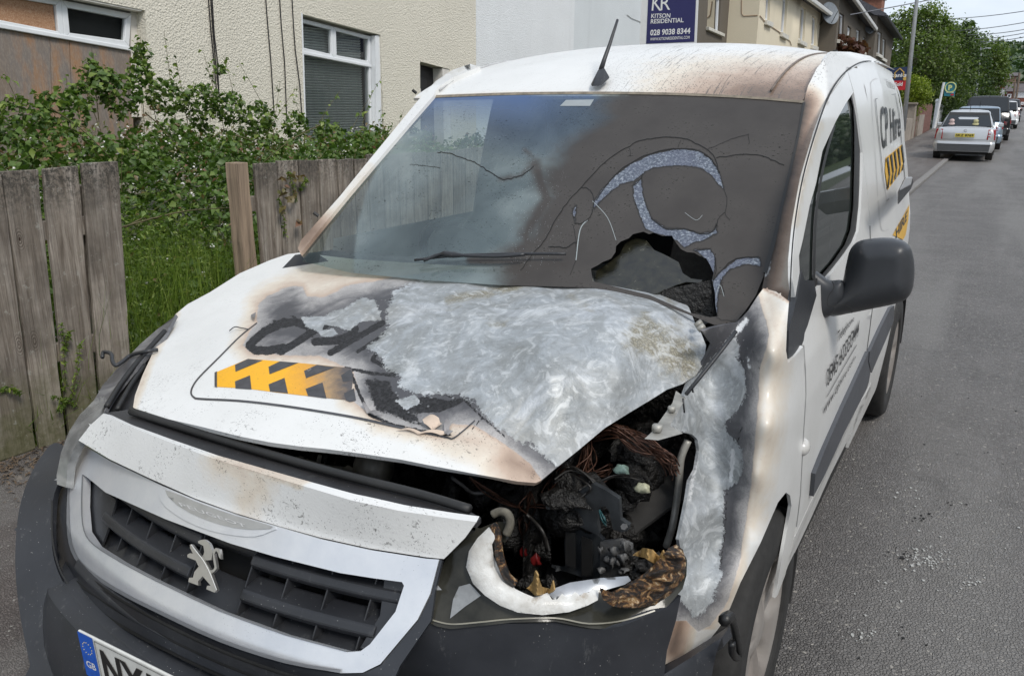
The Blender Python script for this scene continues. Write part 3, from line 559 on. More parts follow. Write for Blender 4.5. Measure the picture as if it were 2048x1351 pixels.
# ---------------- left wing (burnt)
wx = rbf([(1476, 648, .765), (1405, 665, .72), (1400, 745, .70), (1327, 850, .70), (1365, 866, .71), (1394, 875, .72), (1392, 937, .735), (1374, 999, .74), (1358, 1079, .75), (1365, 1128, .755), (1352, 1177, .76), (1330, 1328, .77), (1392, 1302, .80), (1441, 1253, .835), (1481, 1164, .865), (1521, 1088, .885), (1556, 1008, .895), (1574, 984, .90), (1583, 1008, .90), (1574, 1052, .895), (1556, 1173, .89), (1592, 1053, .895), (1608, 717, .888), (1611, 790, .898), (1605, 869, .90), (1600, 987, .90), (1579, 602, .865), (1572, 717, .885), (1529, 579, .80), (1500, 620, .785), (1480, 800, .80), (1460, 950, .80), (1440, 1080, .80), (1540, 850, .885), (1540, 700, .86), (1490, 700, .79), (1510, 950, .865)])
fW = lambda a, b: Px(a, b, wx(a, b))
WING = [(1527, 576), (1552, 583), (1578, 602), (1574, 650), (1572, 700), (1576, 725), (1590, 712), (1607, 692), (1610, 740), (1611, 790), (1606, 869), (1600, 987), (1592, 1053), (1576, 1130), (1555, 1190), (1550, 1195), (1558, 1150), (1574, 1060), (1583, 1010), (1580, 990), (1572, 984), (1556, 1004), (1521, 1085), (1481, 1164), (1460, 1215), (1441, 1250), (1415, 1285), (1392, 1302), (1350, 1318), (1330, 1328), (1338, 1240), (1352, 1177), (1365, 1128), (1358, 1079), (1366, 1040), (1374, 999), (1380, 960), (1392, 937), (1398, 900), (1395, 878), (1384, 868), (1365, 864), (1345, 858), (1326, 850), (1345, 822), (1366, 795), (1376, 768), (1384, 748), (1405, 728), (1420, 700), (1425, 690), (1406, 662), (1425, 655), (1455, 648), (1474, 645), (1497, 620), (1515, 592)]
WMET = [(1405, 735), (1440, 690), (1470, 668), (1481, 690), (1478, 720), (1490, 750), (1495, 790), (1470, 830), (1452, 850), (1465, 875), (1480, 900), (1482, 930), (1478, 960), (1452, 980), (1448, 1020), (1446, 1080), (1438, 1120), (1447, 1150), (1430, 1200), (1408, 1225), (1388, 1235), (1375, 1215), (1340, 1170), (1340, 1050), (1365, 950), (1370, 860), (1300, 860), (1340, 790)]
WCHAR = [(1395, 640), (1440, 600), (1517, 590), (1522, 612), (1532, 640), (1538, 670), (1532, 700), (1520, 730), (1517, 790), (1512, 850), (1506, 930), (1500, 980), (1492, 1040), (1486, 1080), (1478, 1130), (1465, 1175), (1448, 1215), (1420, 1250), (1395, 1262), (1372, 1240), (1330, 1240), (1330, 1050), (1330, 800)]
def attW(v):
    ch = sdf(v, WCHAR); met = sdf(v, WMET)/18
    s = np.clip(1-np.maximum(-ch, 0)/20, 0, 1)*.30*(v[:, 1] < 1260); s = np.maximum(s, np.clip(1-dline(v, [(1345, 1300), (1360, 1245)])/40, 0, 1)*.8); s = np.maximum(s, .22*np.clip(1-dline(v, [(1540, 600), (1560, 700), (1535, 900), (1500, 1050)])/40, 0, 1)); s = np.maximum(s, np.clip(1-dline(v, [(1527, 576), (1578, 602)])/6, 0, 1)*.6)
    cr = np.maximum.reduce([.15-dline(v, [(1484, 850), (1455, 960), (1450, 1060), (1440, 1140)])/9, .1-dline(v, [(1492, 760), (1478, 700)])/9, .1-dline(v, [(1505, 700), (1520, 740)])/5, -.1-dline(v, [(1430, 1200), (1390, 1240)])/9])
    chk = np.maximum.reduce([.55-dline(v, [(1470, 668), (1492, 640)])/12, .4-dline(v, [(1495, 710), (1500, 740)])/5, .55-dline(v, [(1466, 900), (1462, 960)])/8, .35-dline(v, [(1345, 855), (1395, 900), (1380, 1000)])/10])
    return dict(metal=np.clip(met, -3, 3), char=np.clip(ch/22, -3, 3), crust=np.clip(cr, -1.5, 1), scorch=s, chalk=np.clip(chk, 0, 1), stain=.0*ch, rgh=np.clip(ch/20+.6, 0, .8), fleck=.15+.0*ch)
tag(panel('left_wing', WING, fW, PAINT, VAN, 4.5, thick=.008, off=-1, attrs=attW), 'burnt and buckled front wing')
# rod lying between bonnet and wing
mb = MB(); mb.tube([P(1472, 662, z=1.12), P(1440, 704, z=1.08), P(1400, 754, z=1.03), P(1372, 788, z=1.0)], .0045, 7); mb.tube([P(1384, 768, z=1.02), P(1386, 784, z=1.0)], .002, 5); mb.tube([P(1366, 796, z=1.0), P(1369, 825, z=.97)], .002, 5); mb.build('washer_hose', BLK2, VAN, True)
# ---------------- A pillar, door frame, door, side
PIL = [(1608, 203), (1616, 172), (1632, 136), (1662, 104), (1690, 112), (1727, 124), (1759, 127), (1727, 124), (1691, 146), (1658, 192), (1632, 263), (1606, 355), (1590, 446), (1584, 520), (1580, 603), (1552, 584), (1527, 577), (1530, 540), (1546, 480), (1566, 400), (1588, 300)]
PIL = [(1608, 203), (1616, 172), (1634, 136), (1662, 103), (1700, 104), (1740, 112), (1790, 140), (1759, 127), (1727, 124), (1691, 146), (1658, 192), (1632, 263), (1606, 355), (1590, 446), (1583, 520), (1580, 603), (1552, 584), (1524, 577), (1532, 540), (1546, 480), (1566, 400), (1588, 300)]
def gPil(x, y, z):  # blends the screen edge into the side
    return x-np.minimum(SXn(y, z), .70+1.7*np.clip((y-(.86+1.42*(z-1.10)+.12*.5))*1.0, -.03, 1)+ .16*np.clip(1.45-z, 0, 1))
fPil = lambda a, b: hit(a, b, gPil, .9, 9)
def attP(v):
    d = dline(v, [(1608, 203), (1588, 300), (1566, 400), (1546, 480), (1527, 577)]); s = np.clip(1-d/44, 0, 1)**.8*1.0*np.clip((v[:, 1]-100)/110, .35, 1); s = np.maximum(s, np.clip(1-dline(v, [(1524, 577), (1560, 585), (1580, 603)])/26, 0, 1)*.75)
    s = np.maximum(s, np.clip((v[:, 1]-430)/170, 0, 1)*.35)
    return dict(scorch=s, rgh=.4+.0*d, fleck=.5+.0*d, drip=np.clip(1-dline(v, [(1620, 190), (1650, 120), (1680, 104)])/18, 0, 1), chalk=np.clip(.6-dline(v, [(1538, 520), (1532, 548)])/8, 0, 1))
tag(panel('windscreen_pillar', PIL, fPil, PAINT, VAN, 5, thick=.01, attrs=attP), 'pillar scorched brown along the windscreen')
WIN = [(1710, 180), (1718, 192), (1723, 218), (1725, 260), (1725, 315), (1724, 370), (1722, 413), (1717, 462), (1708, 485), (1691, 510), (1668, 540), (1645, 566), (1632, 580), (1612, 590), (1598, 600), (1600, 560), (1598, 511), (1606, 478), (1619, 413), (1632, 367), (1645, 302), (1671, 244), (1691, 208)]
GLS = [(1706, 192), (1712, 215), (1714, 260), (1714, 315), (1712, 413), (1706, 460), (1695, 490), (1672, 524), (1650, 550), (1610, 575), (1606, 560), (1606, 520), (1614, 478), (1626, 413), (1638, 367), (1651, 302), (1676, 246), (1694, 210)]
DOOR = [(1758, 128), (1776, 137), (1794, 152), (1806, 190), (1815, 250), (1818, 320), (1818, 400), (1815, 470), (1812, 520), (1800, 575), (1752, 632), (1740, 660), (1730, 700), (1730, 722), (1736, 745), (1733, 765), (1725, 785), (1705, 845), (1660, 945), (1620, 1034), (1580, 1125), (1592, 1053), (1600, 987), (1606, 869), (1611, 790), (1610, 740), (1607, 692), (1578, 722), (1573, 700), (1576, 640), (1583, 520), (1590, 446), (1606, 355), (1632, 263), (1658, 192), (1691, 146), (1727, 124)]
def shr(poly, k=.8):
    c = np.mean(poly, 0); p = np.asarray(poly, float); d = c-p; return p+d/np.linalg.norm(d, axis=1)[:, None]*k
def attD(v): return dict(scorch=np.clip(1-dline(v, [(1590, 446), (1606, 355), (1640, 250)])/14, 0, 1)*.16, fleck=.25+.0*v[:, 0])
SEAM = [tuple(pr((float(SXn(2.2, z)), 2.2, z))) for z in np.linspace(1.715, .56, 14)]
panel('front_door', [(1691, 148)]+SEAM+[(1700, 836), (1660, 920), (1620, 1005), (1590, 1070), (1594, 1053), (1602, 987), (1608, 869), (1613, 790), (1612, 740), (1608, 690), (1600, 690), (1598, 640), (1585, 560), (1585, 520), (1592, 446), (1608, 355), (1634, 263), (1660, 192)], fSX, PAINT, VAN, 7, holes=[WIN], thick=.01, attrs=attD)
panel('sill_panel', [(1590, 1072), (1620, 1007), (1660, 922), (1705, 828), (1700, 838), (1712, 812), (1730, 790), (1742, 765), (1742, 775), (1710, 850), (1660, 950), (1620, 1040), (1578, 1129), (1555, 1190), (1560, 1170), (1576, 1126)], lambda a, b: fSX(a, b), PAINT, VAN, 9, thick=.02)
ribbon('sill_highlight', [(1580, 1118), (1620, 1025), (1660, 935), (1700, 850), (1720, 805)], 4, fSX, PAINT, VAN, .006)
arcp = [(3.64+.385*math.cos(t), .34+.385*math.sin(t)) for t in np.linspace(0, math.pi, 18)]
SID = [(2.205, .52), (2.205, 1.10), (2.205, 1.715), (3.0, 1.73), (4.25, 1.70), (4.25, .34), (4.03, .34)]+arcp+[(3.25, .34), (2.6, .34), (2.205, .34)]
panel('sliding_door', SID, lambda a, b: np.c_[SXn(a, b), a, b], PAINT, VAN, .07, thick=.01, flip=None)
SIDE_REC = [(1741, 166), (1750, 158), (1770, 160), (1790, 170), (1800, 195), (1806, 240), (1809, 320), (1808, 400), (1802, 440), (1768, 462), (1760, 440), (1755, 380), (1750, 300), (1744, 210)]
mb = MB(); ribbon('x', SIDE_REC+SIDE_REC[:1], 2.6, fSX, None, None, .002, mb=mb, k=3); mb.build('panel_crease', mat('crease_shadow_paint', (.50, .50, .49), .4, .1), VAN)
ribbon('door_gap', [(1759, 126), (1727, 123), (1690, 145), (1658, 191), (1632, 262), (1606, 354), (1590, 445), (1583, 520), (1580, 603)], [1.5, 2.5, 3.4, 3.4, 3.2, 2.8, 2.6], fSX, RUB, VAN, .016)
ribbon('door_gap', [(1608, 690), (1611, 740), (1612, 790), (1607, 869), (1601, 987), (1593, 1053)], 1.3, fSX, mat('gap_grey', (.25, .25, .25), .6), VAN, .004)
ribbon('door_gap', SEAM[6:], 1.4, fSX, RUB, VAN, .003)
# window
SEAL = panel('door_window', WIN, lambda a, b: fSX(a, b)-np.array([.008, 0, 0]), RUB, VAN, 9, holes=[GLS])
def glassmat(name, tint=(.03, .035, .035), mixf=.75, ior=1.5):
    n = NT(name); g = n.n('ShaderNodeBsdfGlossy'); g.inputs['Roughness'].default_value = .02; t = n.n('ShaderNodeBsdfTransparent'); n.put(t.inputs[0], (.30, .34, .33)); d = n.n('ShaderNodeBsdfDiffuse'); n.put(d.inputs[0], tint)
    m1 = n.n('ShaderNodeMixShader'); m1.inputs[0].default_value = mixf; n.l(t.outputs[0], m1.inputs[1]); n.l(d.outputs[0], m1.inputs[2])
    fr = n.n('ShaderNodeFresnel'); fr.inputs[0].default_value = ior; m2 = n.n('ShaderNodeMixShader'); n.l(fr.outputs[0], m2.inputs[0]); n.l(m1.outputs[0], m2.inputs[1]); n.l(g.outputs[0], m2.inputs[2]); n.l(m2.outputs[0], n.out.inputs[0]); return n.m
SGL = glassmat('side_glass', (.03, .038, .035), .7, 1.75)
panel('glass', GLS, lambda a, b: fSX(a, b)-np.array([.014, 0, 0]), SGL, SEAL, 12)
ribbon('quarter_bar', [(1676, 250), (1655, 330), (1640, 430), (1636, 560)], 5, lambda a, b: fSX(a, b)-np.array([.010, 0, 0]), RUB, SEAL, .002)
panel('mirror_sail', [(1600, 540), (1606, 560), (1625, 560), (1630, 590), (1612, 650), (1606, 665), (1604, 680), (1590, 712), (1579, 726), (1573, 715), (1574, 660), (1590, 596)], lambda a, b: fSX(a, b)+np.array([.004, 0, 0]), MIRR, VAN, 8, thick=.02)
# stripe moulding
panel('door_moulding', [(1730, 702), (1729, 722), (1734, 745), (1731, 762), (1727, 775), (1680, 865), (1640, 950), (1618, 990), (1622, 945), (1640, 900), (1680, 810), (1715, 735)], lambda a, b: fSX(a, b)+np.array([.012, 0, 0]), MOULD, VAN, 8, thick=.018)
panel('door_moulding', [(1733, 702), (1731, 722), (1737, 744), (1745, 725), (1765, 680), (1782, 640), (1783, 610), (1775, 615), (1755, 655)], lambda a, b: fSX(a, b)+np.array([.012, 0, 0]), MOULD, VAN, 8, thick=.018)
# lettering on the door and the side
LET = flat('black_vinyl_letters', (.02, .02, .02), .4)
fSq = lambda a, b: fSX(a, b)
fSl = lambda a, b: fSX(a, b)+np.array([.004, 0, 0])
def tq(name, txt, quad, bold=0., shear=0.): return text(name, txt, quad, fSl, LET, VAN, bold, shear, .0)
def z8(X, Y): return (1620+X/5.873, 620+Y/5.873)
tq('door_lettering', 'Telephone', [z8(310, 250), z8(505, 55), z8(500, 140), z8(312, 415)], .0)
tq('door_lettering', '0845 6033344', [z8(190, 690), z8(572, 105), z8(552, 300), z8(185, 905)], .004)
tq('door_lettering', 'www.cphire.com', [z8(150, 1110), z8(524, 510), z8(516, 585), z8(145, 1270)], .0)
ribbon('door_rule', [z8(187, 1008), z8(350, 720), z8(535, 405)], .9, fSl, LET, VAN, .0)
def z9(X, Y): return (1700+X/3.86, 150+Y/3.86)
tq('side_lettering', 'CP Hire', [z9(225, 235), z9(386, 268), z9(386, 470), z9(240, 580)], .012)
ribbon('side_decal_outline', [z9(190, 185), z9(345, 145), z9(375, 300), z9(410, 700), z9(420, 800), z9(275, 975), z9(250, 800), z9(200, 300), z9(190, 185)], .9, fSl, LET, VAN, .0, k=1)
SY = flat('side_yellow', (.70, .40, .04), .4)
hz = panel('side_hazard_panel', [z9(270, 640), z9(400, 535), z9(412, 715), z9(285, 888), z9(265, 745)], lambda a, b: fSX(a, b)+np.array([.003, 0, 0]), SY, VAN, 6)
for k in range(5):
    x0 = 272+k*28; 
    decal('hazard_chevron', [z9(x0, 640-k*23), z9(x0+12, 630-k*23), z9(x0+26, 770-k*26), z9(x0+20, 790-k*26)], LET, lambda a, b: fSX(a, b)+np.array([.007, 0, 0]), 6, 0); decal('hazard_chevron', [z9(x0+4, 870-k*32+0), z9(x0+14, 870-k*34), z9(x0+24, 770-k*26), z9(x0+16, 790-k*26)], LET, lambda a, b: fSX(a, b)+np.array([.007, 0, 0]), 6, 0)
panel('side_hazard_panel', [z9(325, 1235), z9(352, 1180), z9(400, 1100), z9(455, 1000), z9(445, 1120), z9(425, 1235), z9(405, 1270)], lambda a, b: fSX(a, b)+np.array([.003, 0, 0]), SY, VAN, 6)
tq('side_lettering', 'HIRE', [z9(345, 1190), z9(440, 1040), z9(432, 1120), z9(350, 1262)], .03)
# door handle
def hp(X, Y, dx): return P(*z9(X, Y), x=.90+dx)
mb = MB(); mb.hexa([hp(368, 1000, 0), hp(368, 900, 0), hp(425, 790, 0), hp(480, 790, 0), hp(490, 830, 0), hp(470, 880, 0)], [hp(372, 1000, .045), hp(372, 900, .05), hp(430, 790, .05), hp(484, 790, .05), hp(488, 820, .045), hp(465, 880, .04)]); h_ = mb.build('door_handle', MIRR, VAN); bevel(h_, .006)
mb = MB(); mb.hexa([hp(375, 900, .02), hp(430, 790, .02), hp(484, 786, .02), hp(470, 850, .02)], [hp(377, 896, .055), hp(432, 788, .055), hp(484, 786, .055), hp(470, 846, .055)]); bevel(mb.build('handle_grip', SILV, h_), .004)
# side repeater
mb = MB(); c = fSX(1607, 893)[0]; 
u = np.linspace(0, math.pi/2, 6); v_ = np.linspace(0, 2*math.pi, 13)[:-1]; V = [(c[0]+.016*math.cos(a), c[1]+.028*math.sin(a)*math.cos(b), c[2]+.022*math.sin(a)*math.sin(b)) for a in u for b in v_]; mb.add(V, [[i*12+j, i*12+(j+1) % 12, (i+1)*12+(j+1) % 12, (i+1)*12+j] for i in range(5) for j in range(12)]); mb.build('side_repeater', mat('repeater_lens', (.5, .49, .47), .15, .1, spec=.8), VAN, True)
# wing mirror
def inflate(name, poly, base, h, w, m, parent, step=4., back=.6):
    v, F = fill(smoothpts(poly, 4, True), (), step); d = dline(v, smoothpts(poly, 4, True), True); t = np.clip(d/w, 0, 1); r = h*np.sqrt(np.clip(1-(1-t)**2.2, 0, 1))
    X = base(v[:, 0], v[:, 1]); n = CP-X.mean(0); n /= np.linalg.norm(n); A = X+n*r[:, None]; B = X-n*(r*back)[:, None]; k = len(v)
    o = mesh(name, np.r_[A, B], np.r_[F, F[:, ::-1]+k], m, parent, True); wm = o.modifiers.new('weld', 'WELD'); wm.merge_threshold = .0006; return o
MH = [(1654, 600), (1668, 588), (1684, 566), (1692, 530), (1700, 500), (1716, 483), (1742, 477), (1775, 475), (1803, 480), (1819, 492), (1827, 515), (1829, 545), (1825, 578), (1812, 598), (1788, 608), (1745, 617), (1700, 626), (1664, 632), (1653, 622)]
mo = inflate('wing_mirror', MH, lambda a, b: Py(a, b, 1.34), .07, 46, MIRR, VAN, 4)
tag(mo, 'dark grey plastic wing mirror housing')
inflate('mirror_arm', [(1608, 590), (1614, 552), (1626, 538), (1642, 548), (1660, 560), (1684, 560), (1690, 575), (1690, 600), (1672, 622), (1655, 634), (1636, 640), (1618, 652), (1610, 640)], lambda a, b: Py(a, b, 1.31), .035, 26, MIRR, mo, 4)
ribbon('mirror_split', [(1664, 562), (1668, 575), (1657, 592), (1656, 612), (1680, 610), (1700, 612), (1704, 626)], 1.6, lambda a, b: Py(a, b, 1.27), RUB, mo, .02, k=3)
# ---------------- windscreen
WSO = [(868, 193), (1000, 188), (1120, 186), (1240, 186), (1350, 188), (1450, 192), (1530, 197), (1608, 204), (1600, 250), (1590, 300), (1566, 400), (1548, 480), (1530, 545), (1512, 590), (1490, 622), (1472, 643), (1430, 650), (1380, 630), (1300, 600), (1185, 575), (1000, 570), (850, 560), (700, 545), (604, 522), (606, 500), (640, 458), (700, 385), (760, 315), (820, 245)]
HOLE = [(1287, 463), (1298, 468), (1308, 465), (1325, 472), (1344, 471), (1350, 482), (1362, 498), (1374, 504), (1388, 505), (1400, 512), (1412, 516), (1420, 529), (1427, 545), (1424, 560), (1430, 585), (1431, 611), (1435, 632), (1420, 634), (1380, 625), (1300, 590), (1185, 562), (1182, 537), (1196, 530), (1205, 524), (1222, 517), (1231, 504), (1232, 492), (1241, 483), (1258, 476), (1266, 468)]
PE = [[(1187, 418), (1190, 400), (1205, 380), (1230, 352), (1262, 328), (1300, 310), (1345, 300), (1372, 298), (1400, 303), (1422, 320), (1438, 345), (1448, 378), (1440, 372), (1425, 352), (1405, 336), (1380, 331), (1345, 331), (1312, 334), (1290, 342), (1285, 347), (1265, 362), (1240, 368), (1218, 385), (1200, 402)],
      [(1267, 370), (1282, 358), (1285, 385), (1292, 412), (1302, 437), (1333, 458), (1369, 458), (1400, 468), (1426, 463), (1433, 448), (1433, 466), (1410, 478), (1380, 488), (1369, 495), (1357, 482), (1340, 473), (1318, 468), (1292, 458), (1280, 430), (1268, 396)],
      [(1388, 500), (1420, 498), (1430, 514), (1427, 545), (1424, 560), (1418, 525), (1400, 508)], [(1426, 560), (1446, 540), (1472, 519), (1518, 514), (1522, 532), (1492, 527), (1461, 537), (1443, 556), (1435, 590), (1433, 632), (1428, 600)], [(1150, 445), (1146, 425), (1152, 410), (1150, 430)]]
SHADES = [[(1300, 335), (1340, 305), (1430, 300), (1380, 310), (1330, 325), (1300, 345)]]
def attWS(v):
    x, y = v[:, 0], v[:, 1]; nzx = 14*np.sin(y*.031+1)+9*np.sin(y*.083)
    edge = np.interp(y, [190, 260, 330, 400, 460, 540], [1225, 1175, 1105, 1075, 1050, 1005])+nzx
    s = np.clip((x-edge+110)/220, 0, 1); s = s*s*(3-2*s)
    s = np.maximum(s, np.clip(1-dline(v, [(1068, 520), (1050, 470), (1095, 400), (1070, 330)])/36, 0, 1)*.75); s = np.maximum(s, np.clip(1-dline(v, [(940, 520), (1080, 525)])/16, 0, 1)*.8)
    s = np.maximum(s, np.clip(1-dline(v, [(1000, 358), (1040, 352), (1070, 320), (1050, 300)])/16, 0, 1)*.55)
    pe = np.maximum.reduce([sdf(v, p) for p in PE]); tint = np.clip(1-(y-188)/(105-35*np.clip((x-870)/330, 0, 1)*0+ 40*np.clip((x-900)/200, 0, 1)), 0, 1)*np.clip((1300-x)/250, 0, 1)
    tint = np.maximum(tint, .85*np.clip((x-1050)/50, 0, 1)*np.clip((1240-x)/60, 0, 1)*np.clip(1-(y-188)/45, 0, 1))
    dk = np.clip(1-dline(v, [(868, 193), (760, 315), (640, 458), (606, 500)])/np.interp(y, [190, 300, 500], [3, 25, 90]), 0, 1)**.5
    EC = np.interp(y, [190, 215, 245, 280, 330, 385, 450, 520, 560], [868, 850, 822, 795, 760, 735, 717, 711, 711]); dk = np.clip((EC-x)/6, 0, 1)*.85  # clear: the painted sky reflection stops along this edge
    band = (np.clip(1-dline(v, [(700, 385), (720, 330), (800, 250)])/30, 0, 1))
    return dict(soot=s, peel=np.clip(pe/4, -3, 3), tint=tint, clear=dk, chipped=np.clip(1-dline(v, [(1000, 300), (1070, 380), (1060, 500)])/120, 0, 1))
def ws_mat():
    n = NT('sooty_windscreen'); soot = n.ma('ADD', n.attr('soot'), n.ma('MULTIPLY', n.ma('SUBTRACT', n.noise(9, 7, .7, dist=.8), .5), .55)); soot = n.ma('MULTIPLY', n.rng(soot, .18, .72, smooth=True), n.rng(n.attr('soot'), 0, .1))
    tint = n.attr('tint'); clr = n.attr('clear')
    hz = n.noise(2.4, 4, .5, dist=.3); sky_sheen = n.ramp(hz, (.3, (.08, .12, .135)), (.5, (.18, .235, .25)), (.7, (.33, .39, .39)))  # pale sky reflection painted into the glass as a diffuse layer
    sky_sheen = n.mix(n.rng(n.noise(14, 7, .75, dist=.8, stretch=(1.6, .4, 1)), .58, .72, 0, .35), sky_sheen, (.40, .50, .49))
    sky_sheen = n.mix(tint, sky_sheen, (.05, .105, .25)); 
    d = n.n('ShaderNodeBsdfDiffuse'); n.put(d.inputs[0], sky_sheen); t = n.n('ShaderNodeBsdfTransparent'); n.put(t.inputs[0], (.62, .72, .70))
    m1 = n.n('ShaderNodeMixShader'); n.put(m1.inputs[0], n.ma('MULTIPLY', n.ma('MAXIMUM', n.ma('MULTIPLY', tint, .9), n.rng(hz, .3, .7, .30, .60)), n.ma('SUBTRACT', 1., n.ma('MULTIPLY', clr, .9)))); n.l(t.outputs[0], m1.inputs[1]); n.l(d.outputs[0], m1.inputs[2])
    g = n.n('ShaderNodeBsdfGlossy'); g.inputs['Roughness'].default_value = .03; fr = n.n('ShaderNodeFresnel'); fr.inputs[0].default_value = 1.52
    m2 = n.n('ShaderNodeMixShader'); n.l(fr.outputs[0], m2.inputs[0]); n.l(m1.outputs[0], m2.inputs[1]); n.l(g.outputs[0], m2.inputs[2])
    # soot coat
    sc = n.ramp(n.noise(7, 6, .6), (.3, (.046, .041, .038)), (.7, (.066, .060, .055))); sc = n.mix(n.ma('MULTIPLY', n.rng(n.vor(140), .10, .06), n.rng(n.noise(13, 4), .5, .62)), sc, (.012, .012, .012))
    pe = n.ma('ADD', n.attr('peel'), n.ma('MULTIPLY', n.ma('SUBTRACT', n.noise(48, 7, .75), .5), 2.6)); pm = n.rng(pe, -.1, .15); rim = n.ma('MULTIPLY', n.rng(pe, -1.0, -.3), n.rng(pe, .1, -.1))
    pc = n.ramp(n.noise(150, 4, .75), (.36, (.055, .065, .09)), (.52, (.12, .14, .175)), (.70, (.44, .48, .53))); pc = n.mix(n.rng(n.noise(12, 3), .4, .65, 0, .6), pc, (.10, .11, .155))
    sc = n.mix(n.ma('MULTIPLY', rim, .7), sc, (.010, .010, .010)); sc = n.mix(pm, sc, pc)
    p = n.b; n.put(p.inputs['Base Color'], sc); n.put(p.inputs['Roughness'], n.mix(pm, .50, .4)); n.put(p.inputs['Specular IOR Level'], .25); bp = n.bump(n.ma('ADD', n.ma('MULTIPLY', pm, n.noise(160, 4, .8)), n.ma('MULTIPLY', pm, -1.2)), .9, .002); n.l(bp, p.inputs['Normal'])
    m3 = n.n('ShaderNodeMixShader'); n.l(n.ma('MAXIMUM', soot, pm), m3.inputs[0]); n.l(m2.outputs[0], m3.inputs[1]); n.l(p.outputs[0], m3.inputs[2])
    # bright glass chips
    ck = n.ma('MULTIPLY', n.rng(n.vor(150), .10, .05), n.rng(n.ma('ADD', n.attr('chipped'), n.ma('MULTIPLY', n.noise(8, 3), .5)), .62, 1.)); e = n.n('ShaderNodeBsdfDiffuse'); n.put(e.inputs[0], (.7, .75, .8)); m4 = n.n('ShaderNodeMixShader'); n.l(ck, m4.inputs[0]); n.l(m3.outputs[0], m4.inputs[1]); n.l(e.outputs[0], m4.inputs[2])
    bk = n.ma('MULTIPLY', n.rng(n.noise(120, 4, .7, stretch=(1, 1, 1.8)), .60, .64), n.rng(n.noise(7, 5, .75), .48, .60)); e2 = n.n('ShaderNodeBsdfDiffuse'); n.put(e2.inputs[0], (.01, .01, .01)); m5 = n.n('ShaderNodeMixShader'); n.l(bk, m5.inputs[0]); n.l(m4.outputs[0], m5.inputs[1]); n.l(e2.outputs[0], m5.inputs[2])
    n.l(m5.outputs[0], n.out.inputs[0]); return n.m
WSM = ws_mat()
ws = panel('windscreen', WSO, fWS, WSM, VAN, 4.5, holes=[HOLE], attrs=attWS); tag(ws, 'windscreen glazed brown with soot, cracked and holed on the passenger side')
CRK = flat('crack_black', (.006, .006, .006), .8); mb = MB()
for line, w in (([(1064, 509), (1087, 483), (1105, 452), (1123, 422), (1145, 393), (1164, 373), (1193, 340), (1222, 314), (1252, 296), (1281, 281), (1310, 276), (1345, 274), (1369, 277), (1398, 289), (1422, 305), (1433, 325), (1439, 346)], 2.2), ([(1433, 315), (1472, 310), (1500, 309), (1523, 311), (1549, 322), (1569, 330)], 2.), ([(1415, 299), (1440, 288), (1462, 278), (1497, 268)], 1.), ([(1497, 266), (1498, 289)], 1.), ([(874, 305), (895, 306), (918, 313), (935, 320), (954, 327), (970, 338), (985, 347), (1005, 358), (1020, 357), (1036, 353), (1050, 346), (1067, 332)], 2.2), ([(1097, 493), (1115, 493), (1133, 495), (1143, 488), (1154, 483)], 2.4), ([(1150, 447), (1162, 446), (1174, 440), (1182, 430), (1185, 418)], 2.), ([(1163, 375), (1178, 378), (1186, 392), (1187, 415)], 1.6), ([(1259, 297), (1262, 312)], 1.), ([(1362, 280), (1355, 296)], 1.), ([(1285, 347), (1278, 362), (1266, 372)], 2.), ([(1448, 378), (1455, 400), (1450, 425), (1460, 440)], 1.), ([(1433, 452), (1438, 436), (1450, 425)], 1.6), ([(1302, 437), (1333, 458), (1369, 458), (1400, 468), (1426, 463), (1433, 448)], 2.6), ([(1192, 400), (1230, 350), (1262, 326), (1300, 308), (1345, 298), (1395, 301), (1422, 318), (1440, 346)], 2.4), ([(1433, 634), (1447, 640), (1472, 640)], 1.), ([(1440, 556), (1450, 590)], 1.), ([(1390, 501), (1420, 498)], 2.2), ([(1430, 514), (1432, 540), (1426, 560)], 2.), ([(1426, 560), (1446, 538), (1472, 517), (1518, 514)], 2.4), ([(1140, 550), (1150, 520), (1152, 480), (1146, 450)], 1.), ([(880, 336), (840, 330), (820, 328)], 1.), ([(1064, 509), (1040, 540)], 1.4)):
    p = smoothpts(line, 4); p = p+rng.normal(0, .7, p.shape); ribbon('x', p, w*.72, fWS, None, None, .002, mb=mb, k=1)
tag(mb.build('glass_crack', CRK, ws), kind='stuff'); mb = MB()
for line, w in (([(1185, 402), (1215, 435), (1232, 480)], 1.2), ([(1152, 520), (1160, 460), (1175, 440)], 2.), ([(1432, 590), (1440, 570), (1448, 592)], 1.), ([(1370, 425), (1392, 440), (1405, 430)], .8)): ribbon('x', line, w, fWS, None, None, .002, mb=mb)
mb.build('glass_scratch', flat('scratch_pale', (.3, .33, .33), .4), ws)
HG = NT('hanging_crazed_glass'); v1 = HG.vor(170, 'DISTANCE_TO_EDGE'); HG.fin(HG.ramp(HG.noise(40, 5, .7), (.35, (.006, .006, .004)), (.62, (.024, .023, .014)), (.84, (.20, .20, .17))), .25, .0, HG.bump(v1, .3, .002), .8)
panel('hanging_glass', [(1241, 483), (1262, 470), (1285, 476), (1300, 495), (1322, 505), (1350, 520), (1358, 542), (1375, 553), (1398, 556), (1394, 562), (1365, 560), (1345, 566), (1300, 585), (1180, 560), (1184, 537), (1205, 524), (1231, 504)], lambda a, b: fWS(a, b)+np.array([0, .03, -.01]), HG.m, VAN, 5, thick=.004)
mb = MB(); ribbon('x', WSO[:8], 5, fWS, None, None, .004, mb=mb, k=3); mb.build('windscreen_seal', mat('seal_dirty', (.20, .17, .13), .8, .4, 40), VAN)
